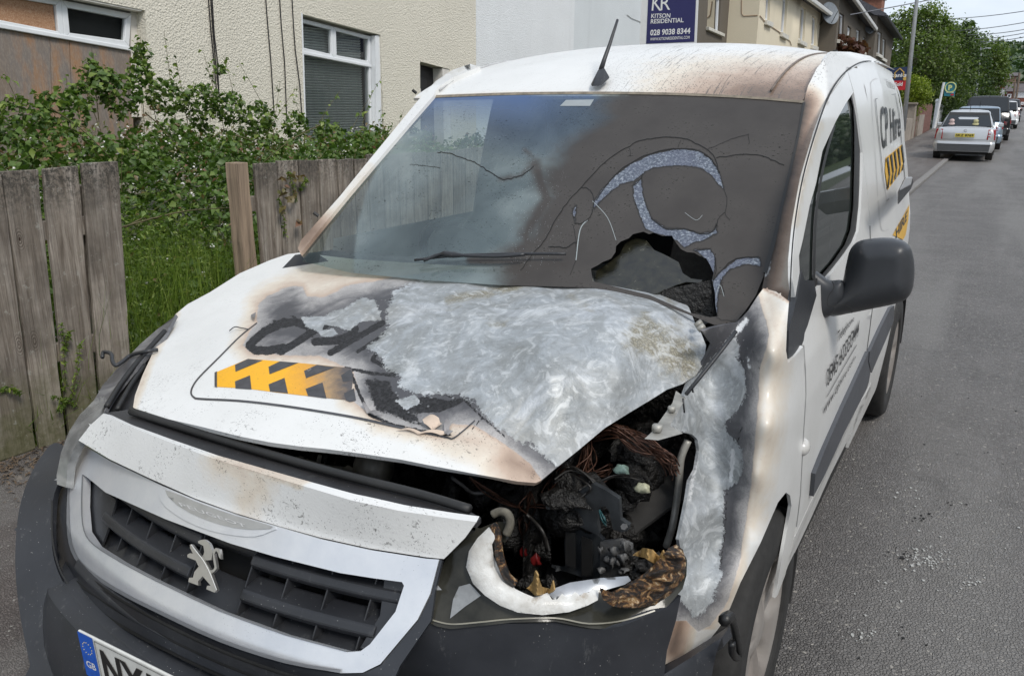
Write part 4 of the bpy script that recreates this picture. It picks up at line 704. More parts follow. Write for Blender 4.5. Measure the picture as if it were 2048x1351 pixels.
mb = MB(); ribbon('x', [(1608, 204), (1600, 250), (1590, 300), (1566, 400), (1548, 480), (1530, 545)], [5, 4, 5, 6, 8, 9], fWS, None, None, .004, mb=mb, k=4); mb.build('windscreen_seal', RUB, VAN); mb = MB(); ribbon('x', [(868, 193), (820, 245), (760, 315), (700, 385), (640, 458), (600, 506)], [4, 4, 5, 6, 8, 10], fWS, None, None, .004, mb=mb, k=3); mb.build('windscreen_seal', RUB, VAN)
# sensor block
decal('sensor_patch', [(1132, 200), (1188, 199), (1180, 212), (1120, 212)], flat('sensor_grey', (.30, .33, .34), .5), fWS, 10, .002)
# interior
IN = mat('cabin_dark_trim', (.035, .036, .038), .7, .3); INL = mat('cabin_pale_trim', (.34, .35, .34), .7, .15)
def dash(a, b): return 0
mb = MB(); xs = np.linspace(-.74, .74, 30); V = []
for x in xs:
    for y, z in ((.95, 1.05), (1.02, 1.09), (1.20, 1.08), (1.34, 1.04+.03*math.exp(-((x+.37)/.2)**2)), (1.40, .98), (1.40, .6)): V.append((x, y, z+.012*math.sin(x*6)))
mb.add(V, [[i*6+j, i*6+j+1, (i+1)*6+j+1, (i+1)*6+j] for i in range(29) for j in range(5)]); mb.build('dashboard', IN, VAN, True)
mb = MB(); t = np.linspace(0, 2*math.pi, 33); mb.tube([(-.37+.19*math.cos(a), 1.50-.09*math.sin(a), 1.03+.165*math.sin(a)) for a in t], .016, 8, False); mb.box((-.43, 1.47, .99), (-.31, 1.53, 1.07)); mb.build('steering_wheel', IN, VAN, True)
for sx in (-.38, .38):
    mb = MB(); V = []
    for z, w, d in ((.75, .23, .10), (1.0, .25, .10), (1.2, .24, .09), (1.30, .18, .06), (1.33, .10, .05), (1.40, .12, .06), (1.50, .11, .06), (1.53, .05, .03)):
        for j in range(12): a = 2*math.pi*j/12; V.append((sx+w*math.cos(a), 2.15+(z-.75)*.25+d*math.sin(a), z))
    mb.add(V, [[i*12+j, i*12+(j+1) % 12, (i+1)*12+(j+1) % 12, (i+1)*12+j] for i in range(7) for j in range(12)]); mb.build('seat', mat('seat_cloth', (.10, .10, .11), .9, .3, 60), VAN, True)
MB().box((-.66, 2.62, .4), (.66, 2.64, 1.66)).build('bulkhead', IN, VAN)
# ---------------- roof
ROOFS = []; xs = np.linspace(-.70, .70, 61); tt = np.r_[np.linspace(0, .10, 14), np.linspace(.12, 1, 34)]
def hdr(x): return .86+1.42*(1.612-1.10)-.012*(abs(x)/.7)**2*1.42+.12*x*x+.004
RT = lambda y: min(.70, float(SXn(y, 1.76)))
V = np.array([(x*RT(hdr(x)+t*(4.25-hdr(x)))/.70, hdr(x)+t*(4.25-hdr(x)), float(ZR(x, max(1.6, hdr(x)+t*(4.25-hdr(x))-.02)))) for t in tt for x in xs]); nX = 61
F = np.array([[i*nX+j, i*nX+j+1, (i+1)*nX+j+1, (i+1)*nX+j] for i in range(len(tt)-1) for j in range(nX-1)])
pp = np.array([pr(q) for q in V]); sc_ = np.clip((pp[:, 0]-1240)/260, 0, 1)*np.clip((pp[:, 1]-98)/85, 0, 1)*.80; dr_ = np.clip((pp[:, 0]-1150)/200, 0, 1)*np.clip(1.1-(V[:, 1]-1.6)/1.1, 0, 1)
sc_ = np.maximum(sc_, np.clip(1-(V[:, 1]-1.6)/.06, 0, 1)*.25)
roof = mesh('roof', V, F, PAINT, VAN, attrs=dict(scorch=sc_, drip=dr_, rgh=.6+0*sc_, fleck=.35+.0*sc_)); solid(roof, .01)
GRV = mat('roof_groove', (.16, .13, .11), .7, .5, 60)
for sx in (1, -1):
    mb = MB(); mb.tube([(sx*.60, y, float(ZR(.60, max(y, 1.62)))-.001) for y in np.linspace(1.66, 4.1, 30)], .004, 6); mb.build('roof_groove', GRV if sx > 0 else mat('roof_groove_clean', (.45, .45, .45), .6), VAN, True)
# cant rail joining roof and sides
for sx in (1, -1):
    V = []; ys = np.linspace(2.5 if sx > 0 else 1.95, 4.25, 40)
    for y in ys:
        z0 = float(ZR(.70, y)); 
        for k in range(7):
            z = z0-(z0-(1.60 if y > 1.7 else 1.585))*k/6; V.append((sx*(RT(y)+(float(SXn(y, z))-RT(y))*min(1, k/2)), y, z))
    F = [[i*7+j, i*7+j+1, (i+1)*7+j+1, (i+1)*7+j] for i in range(39) for j in range(6)]; mesh('cant_rail', V, F, PAINT, VAN)
mb = MB(); q = P(1670, 105, x=.66); mb.box(q-.008, q+.008); bevel(mb.build('roof_plug', RUB, VAN), .003)
# far side shell (mirrored)
def far_side(ymin, ymax, zmin, zmax, name, m=PAINT):
    ys = np.linspace(ymin, ymax, 40); zs = np.linspace(zmin, zmax, 16); V = [(-SXn(y, z), y, z) for y in ys for z in zs]; V = [(float(a), b, c) for a, b, c in V]
    return mesh(name, V, [[i*16+j, i*16+j+1, (i+1)*16+j+1, (i+1)*16+j] for i in range(39) for j in range(15)], m, VAN)
far_side(1.35, 4.25, .33, 1.10, 'right_side'); far_side(2.3, 4.25, 1.10, 1.6, 'right_side_upper'); 
FP_ = [(868, 190), (874, 176), (905, 155), (960, 133), (940, 128), (905, 140), (872, 162), (845, 190), (800, 245), (740, 318), (680, 392), (620, 460), (602, 480), (596, 496), (600, 506), (606, 500), (640, 458), (700, 385), (760, 315), (820, 245)]
def gPL(x, y, z): return z-np.minimum(1.115+(y-.86-.12*x*x)/1.42, ZR(np.clip(np.abs(x), 0, .76), y)+.012)
def attPL(v): return dict(scorch=np.clip(1-dline(v, [(600, 480), (625, 455)])/55, 0, 1)*.72+np.clip(1-dline(v, [(606, 500), (740, 335)])/16, 0, 1)*.15, rgh=.2+.0*v[:, 0], fleck=.4+.0*v[:, 0])
panel('windscreen_pillar', FP_, lambda a, b: hit(a, b, gPL, .9, 6), PAINT, VAN, 6, thick=.02, attrs=attPL)
mb = MB(); 
for a, b in ((843, 187), (650, 430)): q = fWS(a, b)[0]+np.array([0, -.03, .0]); mb.tube([q, q+np.array([-.012, -.01, .012])], .006, 6)
mb.build('trim_clip', RUB, VAN)
# rear end and floor
mb = MB(); ys = 4.3; zz_ = (.35, .6, 1.0, 1.3, 1.62, 1.72); V = [(float(SXn(4.25, z)), 4.25, z) for z in zz_]+[(.55, 4.25, 1.78), (-.55, 4.25, 1.78)]+[(-float(SXn(4.25, z)), 4.25, z) for z in zz_[::-1]]; mb.add(V, [list(range(len(V)))]); mb.build('rear_doors', PAINT, VAN)
MB().box((-.82, .35, .22), (.84, 4.25, .30)).build('floor_pan', SOOTY, VAN)
# ---------------- antenna
mb = MB(); q0 = hit(1195, 171, lambda x, y, z: z-ZR(x, y), 1.5, 5)[0]; 
def ap(px, py, dy): 
    return P(px, py, y=q0[1]+dy)
mb.hexa([ap(1181, 169, 0), ap(1183, 173, -.02), ap(1203, 172, -.02), ap(1220, 156, .02), ap(1216, 150, .05)], [ap(1196, 140, .05), ap(1197, 140, .04), ap(1208, 137, .04), ap(1209, 136, .05), ap(1206, 134, .06)]); o = mb.build('aerial_base', BLK2, VAN, True); bevel(o, .003, 2)
mb = MB(); mb.tube([ap(1202, 140, .05), ap(1209, 118, .07), ap(1219, 90, .10), ap(1230, 56, .14), ap(1235, 40, .16)], [.009, .0072, .0062, .005, .0045], 10); mb.build('aerial_mast', BLK2, o, True)
# ---------------- wipers and scuttle
mb = MB(); mb.tube(smoothpts([fWS(a, b)[0]+np.array([0, -.02, .012]) for a, b in ((838, 526), (880, 521), (940, 516), (1040, 514), (1138, 514))], 4), [.004]*17, 6); wp = mb.build('wiper_blade', BLK2, VAN, True)
mb = MB(); mb.tube(smoothpts([fWS(a, b)[0]+np.array([0, -.03, .015]) for a, b in ((860, 528), (895, 515), (920, 517), (1000, 520), (1060, 516))], 4), [.005]*5+[.009]*4+[.005]*8, 6); mb.build('wiper_arm', BLK2, wp, True)
SCU = mat('scuttle_ash', (.045, .045, .05), .55, .4, 20, .4, 80)
panel('scuttle', [(1300, 530), (1400, 560), (1432, 600), (1440, 635), (1474, 645), (1430, 656), (1405, 664), (1380, 640), (1345, 590), (1310, 560), (1100, 560), (700, 540), (600, 520), (600, 505), (1290, 530)], lambda a, b: Pz(a, b, 1.065+.0*a), SCU, VAN, 12)
mb = MB(); mb.hexa([P(a, b, z=1.07) for a, b in ((1392, 612), (1425, 606), (1434, 640), (1405, 650))], [P(a, b, z=1.085) for a, b in ((1392, 612), (1425, 606), (1434, 640), (1405, 650))]); bevel(mb.build('scuttle_grating', BLK2, VAN), .003)
mb = MB(); 
for a, b in ((1396, 648), (1401, 656)): q = P(a, b, z=1.10); mb.tube([q-.004, q+.006], .007, 8)
mb.build('hinge_bolt', STEEL, VAN, True)
# ---------------- engine bay
def bq(px, py, y): return P(px, py, y=y)
mb = MB(); mb.add([bq(a, b, y) for a, b, y in ((230, 800, .95), (1420, 560, 1.0), (1480, 1000, 1.0), (1450, 1330, .95), (800, 1340, .95), (200, 1100, .9))], [list(range(6))]); mb.build('bulkhead_lining', SOOTY, VAN)
mb = MB(); mb.box((-.72, .12, .46), (.74, 1.0, .48)); mb.build('undertray', SOOTY, VAN)
# engine lumps
def blob(mb, c, r, n=9, k=.35, seed=0):
    g = np.random.default_rng(seed); u = np.linspace(0, math.pi, n); v = np.linspace(0, 2*math.pi, 2*n+1)[:-1]; ph = g.uniform(0, 6, 6)
    V = []
    for a in u:
        for b in v:
            d = np.array([math.sin(a)*math.cos(b), math.sin(a)*math.sin(b), math.cos(a)]); s = 1+k*(math.sin(3*d[0]+ph[0]*2+2*d[2])*math.sin(4*d[1]+ph[1])+.5*math.sin(7*d[2]+ph[2])*math.sin(6*d[0]+ph[3])); V.append(np.array(c)+d*s*np.array(r))
    m = 2*n; mb.add(V, [[i*m+j, i*m+(j+1) % m, (i+1)*m+(j+1) % m, (i+1)*m+j] for i in range(n-1) for j in range(m)])
mb = MB()
for s in range(60): blob(mb, (rng.uniform(-.5, .62), rng.uniform(.5, .88), rng.uniform(.5, .8)), rng.uniform(.03, .085, 3), 7, .4, s)
for s in range(90): q = P(rng.uniform(1130, 1370), rng.uniform(850, 1110), y=rng.uniform(.66, .92)); blob(mb, (min(q[0], .60), q[1], min(q[2], .93)), rng.uniform(.012, .05, 3), 6, .4, s+500)
for s in range(40): q = P(rng.uniform(500, 1130), rng.uniform(900, 1000), y=rng.uniform(.45, .7)); blob(mb, q, rng.uniform(.012, .05, 3), 6, .5, s+700)
tag(mb.build('burnt_engine', SOOTY, VAN, True), kind='stuff')
mb = MB(); mb.tube([bq(725, 930, .42), bq(770, 940, .42)], .035, 14); mb.tube([bq(600, 925, .40), bq(650, 940, .40), bq(700, 945, .42)], .014, 8); mb.tube(smoothpts([bq(560, 905, .38), bq(575, 930, .38), bq(600, 915, .38), bq(630, 935, .38), bq(640, 910, .38)], 4), .005, 6); mb.tube([bq(690, 945, .4), bq(760, 985, .4)], .02, 10); mb.build('engine_pipework', STEEL, VAN, True)
# battery cage
CG = mat('cage_black_steel', (.030, .033, .036), .5, .4, 25, .3, 90)
cy = .50
def cg(a, b, y=cy): return P(a, b, y=y)
cage = MB().hexa([cg(1103, 1052), cg(1128, 1060), cg(1130, 1132), cg(1103, 1128)], [cg(1107, 1048, cy+.02), cg(1132, 1056, cy+.02), cg(1134, 1128, cy+.02), cg(1107, 1124, cy+.02)]).build('battery_cage', CG, VAN)
def slab(name, poly, d, m, parent, y=cy, th=.012):
    o = panel(name, poly, lambda a, b: Py(a, b, y+d), m, parent, 12, thick=th, smooth=False); bevel(o, .003, 1); return o
slab('cage_hood', [(1143, 992), (1160, 978), (1187, 967), (1212, 980), (1238, 997), (1241, 1038), (1258, 1050), (1256, 1060), (1242, 1064), (1226, 1058), (1218, 1022), (1212, 1012), (1198, 1014), (1194, 1042), (1198, 1062), (1196, 1070), (1150, 1048), (1143, 1040)], -.02, CG, cage)
slab('cage_front', [(1103, 1052), (1112, 1040), (1150, 1048), (1196, 1070), (1206, 1080), (1208, 1120), (1200, 1160), (1180, 1158), (1103, 1134)], 0, CG, cage)
slab('cage_window', [(1131, 1062), (1150, 1066), (1150, 1135), (1131, 1128)], -.014, RUB, cage, th=.002)
slab('cage_window', [(1163, 1072), (1184, 1080), (1184, 1152), (1163, 1150)], -.014, mat('cage_hole', (.005, .005, .005), .9), cage, th=.002)
slab('battery_remains', [(1200, 1084), (1225, 1082), (1240, 1080), (1262, 1090), (1264, 1155), (1240, 1158), (1200, 1160)], -.004, ASH, cage)
mb = MB()
for a, b in ((1250, 1052), (1100, 1012)): q = cg(a, b, cy-.035); mb.tube([q, q+np.array([0, -.008, .003])], .0065, 6)
mb.build('cage_bolt', ASH, cage)
slab('cage_ear', [(1090, 1012), (1098, 1002), (1110, 1008), (1112, 1045), (1096, 1040)], .0, CG, cage)
mb = MB()
for k in range(13):
    a, b = rng.uniform(1200, 1255), rng.uniform(1085, 1150); q = cg(a, b, cy-.02); blob(mb, q, rng.uniform(.003, .011, 3), 5, .6, k+300)
tag(mb.build('battery_debris', ASH, cage, True), kind='stuff'); 
# wiring
COP = mat('burnt_copper_wire', (.085, .040, .026), .45, .6, 60, metal=.4); WBK = mat('burnt_wire_black', (.02, .018, .016), .5, .5, 60)
def wires(pts, n, sp, mb_, r=.0016, yj=.02):
    for k in range(n):
        off = rng.normal(0, sp, (len(pts), 2)); off[0] *= .4; p = [P(a+o[0], b+o[1], y=y+rng.normal(0, yj)) for (a, b, y), o in zip(pts, off)]; mb_.tube(smoothpts(p, 5), r, 4, False)
mb = MB(); wires([(1180, 880, .62), (1230, 862, .6), (1280, 885, .6), (1330, 915, .6), (1345, 940, .62)], 26, 9, mb); wires([(1170, 870, .6), (1175, 910, .58), (1160, 960, .55), (1165, 1000, .55)], 22, 11, mb); wires([(1060, 985, .45), (1050, 1020, .46), (1045, 1050, .47), (1040, 1085, .48)], 10, 8, mb); wires([(940, 955, .35), (980, 985, .4), (1030, 1015, .45), (1080, 1012, .48), (1110, 1015, .5)], 5, 3, mb); wires([(1220, 930, .6), (1200, 950, .58), (1120, 960, .55), (1100, 980, .52)], 12, 9, mb); wires([(1130, 935, .55), (1110, 965, .52), (1100, 985, .5), (1110, 1005, .5)], 14, 8, mb)
tag(mb.build('copper_wiring', COP, VAN, True), kind='stuff')
mb = MB(); wires([(1110, 960, .5), (1140, 940, .5), (1180, 960, .52), (1160, 985, .5)], 12, 7, mb, .0028); wires([(1180, 975, .5), (1230, 950, .55), (1280, 958, .6), (1300, 970, .6)], 3, 3, mb, .002); wires([(1055, 1030, .46), (1085, 1060, .45), (1095, 1100, .45)], 3, 3, mb, .004); tag(mb.build('charred_wiring', WBK, VAN, True), kind='stuff')
mb = MB(); wires([(1200, 1020, .46), (1206, 1035, .45), (1212, 1048, .46)], 6, 3, mb, .0016, .004); tag(mb.build('loose_wires', flat('wire_teal', (.02, .07, .075), .4), VAN, True), kind='stuff')
mb = MB(); wires([(905, 955, .3), (925, 970, .33), (945, 985, .36), (970, 985, .38)], 1, 1, mb, .004); mb.build('coolant_pipe', ASH, VAN, True)
for (a, b, c_, y) in ((1243, 938, (.30, .42, .36), .58), (1285, 975, (.42, .42, .30), .58)):
    mb = MB(); q = P(a, b, y=y); blob(mb, q, (.017, .012, .010), 7, .3, 3); mb.build('melted_connector', mat('connector_%d' % a, c_, .5, .3, 90), VAN, True)
mb = MB(); q = P(1072, 1118, y=.44); blob(mb, q, (.010, .01, .014), 6, .5, 5); q = P(1048, 1102, y=.46); blob(mb, q, (.008, .008, .014), 6, .5, 6); mb.build('red_cap', flat('melted_red', (.12, .008, .008), .35), VAN, True)
# steel flange and hinge bracket
mb = MB(); mb.tube(smoothpts([P(a, b, x=x) for a, b, x in ((1376, 880, .70), (1362, 915, .69), (1358, 960, .69), (1352, 1010, .69), (1344, 1055, .69), (1332, 1092, .68))], 4), .009, 8); mb.build('wing_flange', STEEL, VAN, True)
mb = MB(); mb.hexa([P(a, b, z=.985) for a, b in ((1289, 877), (1305, 862), (1316, 846), (1345, 805), (1352, 781), (1372, 795), (1340, 850), (1366, 866), (1316, 880))], [P(a, b, z=.992) for a, b in ((1289, 877), (1305, 862), (1316, 846), (1345, 805), (1352, 781), (1372, 795), (1340, 850), (1366, 866), (1316, 880))]); hb = mb.build('wing_bracket', STEEL, VAN)
mb = MB(); q = P(1314, 861, z=.995); mb.tube([q, q+np.array([0, 0, .012])], .010, 6); q = P(1343, 822, z=.995); mb.tube([q, q+np.array([0, 0, .01])], .008, 6); mb.build('bracket_bolt', STEEL, hb, True)
# ---------------- melted left headlight
hz_ = rbf([(858, 1244, .69), (880, 1142, .76), (907, 1097, .80), (947, 1061, .83), (991, 1041, .85), (1018, 1050, .85), (1022, 1244, .685), (1178, 1255, .675), (1334, 1213, .69), (1365, 1177, .71), (1374, 1119, .76), (1352, 1093, .78), (1000, 1200, .72), (1100, 1215, .70), (1250, 1200, .70), (1196, 1177, .715), (1338, 1097, .78), (960, 1150, .76), (1289, 1146, .74)])
fH = lambda a, b: Pz(a, b, hz_(a, b))
SMK = NT('smoked_headlight_lens'); f2 = SMK.noise(10, 5, .6); SMK.fin(SMK.ramp(f2, (.3, (.014, .014, .011)), (.6, (.045, .044, .036)), (.8, (.11, .11, .10))), .14, 0, SMK.bump(SMK.noise(40, 4), .15, .003), .28); SMK = SMK.m
HLT = [(858, 1244), (866, 1190), (880, 1142), (893, 1115), (907, 1097), (930, 1075), (960, 1056), (991, 1043), (1012, 1042), (1020, 1052), (1020, 1070), (1010, 1085), (996, 1075), (988, 1090), (996, 1133), (1014, 1159), (1031, 1177), (1067, 1195), (1094, 1190), (1111, 1199), (1156, 1190), (1196, 1177), (1220, 1185), (1250, 1170), (1289, 1148), (1338, 1099), (1352, 1092), (1366, 1100), (1374, 1119), (1373, 1150), (1365, 1177), (1334, 1213), (1290, 1236), (1245, 1248), (1200, 1257), (1178, 1255), (1111, 1242), (1022, 1244), (960, 1251), (902, 1257), (875, 1252)]
head = panel('melted_headlight', HLT, fH, SMK, VAN, 7, thick=.01); tag(head, 'headlight melted open into white foam and brown blisters')
def relief(px, py, line, w, h):
    q = np.c_[np.atleast_1d(px), np.atleast_1d(py)]; d = dline(q, line); return h*np.sqrt(np.clip(1-(d/w)**2, 0, 1))
FOAM = NT('white_foamed_plastic'); FOAM.fin(FOAM.mix(FOAM.rng(FOAM.noise(22, 7, .75), .56, .70, 0, .7), FOAM.ramp(FOAM.noise(30, 6, .65), (.3, (.50, .485, .45)), (.65, (.70, .70, .68))), (.26, .19, .12)), .55, 0, FOAM.bump(FOAM.noise(110, 6, .7), .6, .003), .4, .1); FOAM = FOAM.m
fl_ = [(985, 1065), (962, 1100), (958, 1140), (985, 1180), (1030, 1205), (1085, 1213), (1140, 1205), (1190, 1188)]
crs = [(978, 1053), (955, 1075), (938, 1101), (932, 1133), (946, 1166), (970, 1190), (1000, 1210), (1036, 1224), (1085, 1229), (1138, 1223), (1175, 1210), (1196, 1199), (1198, 1178), (1184, 1176), (1178, 1184), (1168, 1184), (1160, 1190), (1150, 1182), (1142, 1190), (1132, 1192), (1124, 1186), (1114, 1198), (1104, 1198), (1096, 1184), (1080, 1190), (1067, 1193), (1050, 1186), (1031, 1177), (1014, 1159), (996, 1133), (987, 1110), (984, 1088), (992, 1072)]
def fFoam(a, b): X = fH(a, b); r = relief(a, b, fl_, 28, .020)+.006; d = CP-X; X = X+d/np.linalg.norm(d, axis=1)[:, None]*r[:, None]; return X
panel('foamed_lens_edge', crs, fFoam, FOAM, head, 3.5)
BRN = NT('blistered_brown_plastic'); b1 = BRN.noise(38, 8, .75, dist=1.2); BRN.fin(BRN.ramp(b1, (.38, (.006, .005, .005)), (.49, (.020, .014, .010)), (.54, (.17, .075, .025)), (.59, (.42, .25, .10)), (.66, (.80, .70, .52))), .3, 0, BRN.bump(BRN.noise(75, 7, .75, dist=.6), 1., .010), .7); BRN = BRN.m
lump = [(1198, 1173), (1210, 1178), (1223, 1184), (1250, 1170), (1289, 1146), (1318, 1118), (1338, 1094), (1352, 1088), (1366, 1098), (1372, 1125), (1368, 1155), (1345, 1185), (1312, 1208), (1280, 1214), (1245, 1216), (1222, 1210), (1206, 1198)]
def fLump(a, b): X = fH(a, b); r = relief(a, b, [(1215, 1195), (1260, 1195), (1310, 1165), (1345, 1120)], 34, .05)+.008; r = r*(1+.3*np.sin(np.atleast_1d(a)*.07+np.sin(np.atleast_1d(b)*.11)*2)*np.sin(np.atleast_1d(b)*.13+1)); d = CP-X; return X+d/np.linalg.norm(d, axis=1)[:, None]*r[:, None]
panel('blistered_corner', lump, fLump, BRN, head, 3.5)
OCH = mat('scorched_ochre_plastic', (.30, .19, .07), .6, .6, 40, .6, 80, .006)
mb = MB(); mb.tube(smoothpts([fH(a, b)[0]+np.array([0, -.01, .02]) for a, b in ((992, 1062), (1000, 1085), (1003, 1120), (1012, 1150), (1020, 1168), (1036, 1180))], 4), .0085, 7); mb.build('burnt_lens_rim', BRN, head, True)
mb = MB(); mb.tube(smoothpts([fH(a, b)[0]+np.array([0, 0, .02]) for a, b in ((985, 1048), (1000, 1042), (1016, 1048), (1020, 1068), (1012, 1088))], 4), .008, 8); mb.build('lens_seal_ring', mat('ring_ash', (.10, .09, .07), .8, .5, 60, .5), head, True)
for poly in ([(1055, 1176), (1066, 1160), (1070, 1140), (1078, 1155), (1084, 1172), (1100, 1178), (1105, 1160), (1108, 1178), (1095, 1188), (1070, 1190)], [(1268, 1110), (1285, 1095), (1306, 1098), (1318, 1112), (1325, 1100), (1332, 1112), (1322, 1130), (1306, 1125), (1290, 1115)]):
    o = panel('ochre_shard', poly, lambda a, b: Pz(a, b, hz_(a, b)+.012+.01*np.sin(np.atleast_1d(a)*.2)), OCH, head, 5, thick=.003)
CHR = mat('headlight_reflector', (.35, .37, .40), .25, .15, 20, metal=.6)
panel('reflector_strip', [(1092, 1182), (1140, 1164), (1200, 1155), (1256, 1151), (1262, 1160), (1250, 1168), (1200, 1182), (1150, 1196), (1110, 1200)], lambda a, b: Pz(a, b, hz_(a, b)-.01), CHR, head, 8)
panel('indicator_lens', [(900, 1236), (906, 1198), (918, 1172), (940, 1166), (962, 1190), (930, 1212)], lambda a, b: Pz(a, b, hz_(a, b)+.003), mat('indicator_grey', (.22, .23, .235), .2, .25, 25, spec=.7), head, 8)
ribbon('lens_rim', [(862, 1238), (902, 1247), (960, 1243), (1022, 1237), (1111, 1235), (1178, 1246), (1245, 1240), (1310, 1220)], 3, fH, mat('lens_rim_grey', (.20, .19, .15), .3, .3), head, .006)
mb = MB(); 
for s in range(16): q = P(rng.uniform(1255, 1330), rng.uniform(1110, 1150), y=.5); blob(mb, q, rng.uniform(.008, .02, 3), 6, .5, s+90)
for s in range(12): q = P(rng.uniform(1030, 1110), rng.uniform(1160, 1195), y=.42); blob(mb, q, rng.uniform(.008, .018, 3), 6, .5, s+190)
tag(mb.build('headlight_cinders', SOOTY, head, True), kind='stuff')
# ---------------- wheels
RIM = NT('wheel_trim_silver'); RIM.fin(RIM.mix(RIM.rng(RIM.noise(6, 5), .35, .65), (.33, .29, .26), (.45, .42, .39)), .38, .4, None, .5); RIM = RIM.m
def wheel(parent, c, R_=.318, w=.20, side=1, tm=TYRE, rm=RIM, name='wheel', steer=0.):
    mb = MB(); n = 40; prof = [(-.5, .60), (-.5, .93), (-.42, .985), (-.25, 1.), (.25, 1.), (.42, .985), (.5, .93), (.5, .64), (.44, .62)]
    V = []
    for i in range(n):
        a = 2*math.pi*i/n
        for o_, r_ in prof: V.append((side*o_*w, r_*R_*math.cos(a), r_*R_*math.sin(a)))
    k = len(prof); cs, sn = math.cos(steer), math.sin(steer)
    def T(V): return [(c[0]+x*cs-y*sn, c[1]+x*sn+y*cs, c[2]+z) for x, y, z in V]
    mb.add(T(V), [[i*k+j, i*k+j+1, ((i+1) % n)*k+j+1, ((i+1) % n)*k+j] for i in range(n) for j in range(k-1)]); ty = mb.build(name, tm, parent, True)
    # trim: dished disc with openings
    V = []; rr = [0, .12, .22, .34, .46, .56, .63]; n2 = 72
    for ri, r_ in enumerate(rr):
        for i in range(n2):
            a = 2*math.pi*i/n2; hole = max(0, math.cos(a*6))**2 if 2 < ri < 5 else 0
            V.append((side*w*(.46-(.04 if ri < 2 else .08*(.63-r_)/.4)-.16*hole), r_*R_*math.cos(a), r_*R_*math.sin(a)))
    mb = MB(); mb.add(T(V), [[i*n2+j, i*n2+(j+1) % n2, (i+1)*n2+(j+1) % n2, (i+1)*n2+j] for i in range(len(rr)-1) for j in range(n2)]); mb.build('wheel_trim', rm, ty, True); return ty
wheel(VAN, (.785, .93, .318)); wheel(VAN, (.785, 3.64, .318)); wheel(VAN, (-.785, .93, .36), side=-1); wheel(VAN, (-.785, 3.64, .36), side=-1)
LIN = mat('arch_liner', (.03, .029, .028), .75, .4, 15, .3, 60)
def arch(c, r_, x0, x1, a0, a1):
    n = 20; V = []
    for i in range(n+1):
        a = a0+(a1-a0)*i/n; y_ = c[0]+r_*math.cos(a); V += [(x0, y_, c[1]+r_*math.sin(a)), (x1-.30*min(1, max(0, (1.02-y_)/.42)), y_, c[1]+r_*math.sin(a))]
    V += []; return V, [[2*i, 2*i+1, 2*i+3, 2*i+2] for i in range(n)]
V, F = arch((.90, .34), .385, .45, .882, -.35, math.pi*.97); solid(mesh('wheel_arch_liner', V, F, LIN, VAN), .01)
V, F = arch((3.64, .34), .38, .45, .885, -.1, math.pi*1.02); solid(mesh('wheel_arch_liner', V, F, LIN, VAN), .01)
mesh('wheel_well', [(.45, .45, .25), (.45, 1.35, .25), (.45, 1.35, .85), (.45, .45, .85)], [[0, 1, 2, 3]], SOOTY, VAN)
mb = MB(); mb.tube(smoothpts([P(a, b, x=.90) for a, b in ((1448, 1240), (1458, 1232), (1466, 1245), (1472, 1270), (1477, 1300), (1474, 1314), (1466, 1306), (1464, 1285))], 5), [.012]*8+[.008]*28, 7); mb.build('melted_arch_strip', mat('melted_strip', (.012, .012, .012), .4, .4, 60, .5), VAN, True)
# ================================================================ GROUND AND KERB
def gz(y): t = np.clip((np.asarray(y, float)-28)/95, 0, 1); return 1.52*t*t*(3-2*t)
def strip(name, x0, x1, ys, m, dz=0., nx=2, kind='structure', jit=0.):
    xs = np.linspace(x0, x1, nx); V = np.array([(x, y, float(gz(y))+dz) for y in ys for x in xs])
    if jit: V[:, 2] += rng.normal(0, jit, len(V))
    F = np.array([[i*nx+j, i*nx+j+1, (i+1)*nx+j+1, (i+1)*nx+j] for i in range(len(ys)-1) for j in range(nx-1)])
    o = mesh(name, V, F, m); return tag(o, kind=kind)
def asphalt(name, c0, c1, wet=0., sc=1.):
    n = NT(name); co = n.coord(); ed = n.vor(95*sc, 'DISTANCE_TO_EDGE'); big = n.noise(1.3, 6, .65); fine = n.noise(160, 4, .7)
    ca = n.n('ShaderNodeTexVoronoi'); ca.inputs['Scale'].default_value = 95*sc; n.l(co, ca.inputs[0]); rnd = n.ma('FRACT', n.ma('MULTIPLY', ca.outputs['Distance'], 13.7)); vc = ca.outputs['Color']
    sp = n.n('ShaderNodeSeparateColor'); n.l(vc, sp.inputs[0])
    c = n.mix(sp.outputs[0], c0, c1); c = n.mix(n.rng(ed, .0, .10, .45, 0), c, tuple(x*.35 for x in c0)); c = n.mix(n.rng(big, .38, .68, 0, .45), c, tuple(x*1.25 for x in c1)); c = n.mix(n.rng(n.noise(4, 5, .7), .55, .7, 0, .35), c, tuple(x*.6 for x in c0))
    c = n.mix(n.rng(fine, .35, .65, 0, .35), c, tuple(x*.5 for x in c0)); c = n.mix(n.rng(sp.outputs[1], .975, .985), c, (.33, .31, .28)); spk = n.ma('MULTIPLY', n.rng(n.vor(33), .06, .035), n.rng(n.noise(3, 4), .54, .64)); c = n.mix(spk, c, (.5, .49, .46))
    sm = n.rng(n.noise(.55, 4, .55, stretch=(2.2, .22, 1)), .46, .60, 0, .45); c = n.mix(sm, c, (.26, .25, .235)); c = n.mix(n.rng(n.noise(1.1, 6, .7), .60, .70, 0, .5), c, (.075, .07, .066)); c = n.mix(n.rng(n.noise(2.6, 8, .8), .655, .69, 0, .6), c, (.04, .038, .036))
    h = n.ma('ADD', n.ma('MULTIPLY', n.rng(ed, 0, .22), 1.), n.ma('ADD', n.ma('MULTIPLY', sp.outputs[2], .7), n.ma('MULTIPLY', fine, .35)))
    return n.fin(c, n.rng(sp.outputs[1], 0, 1, .5, .85), None, n.bump(h, .8, .006), .45)
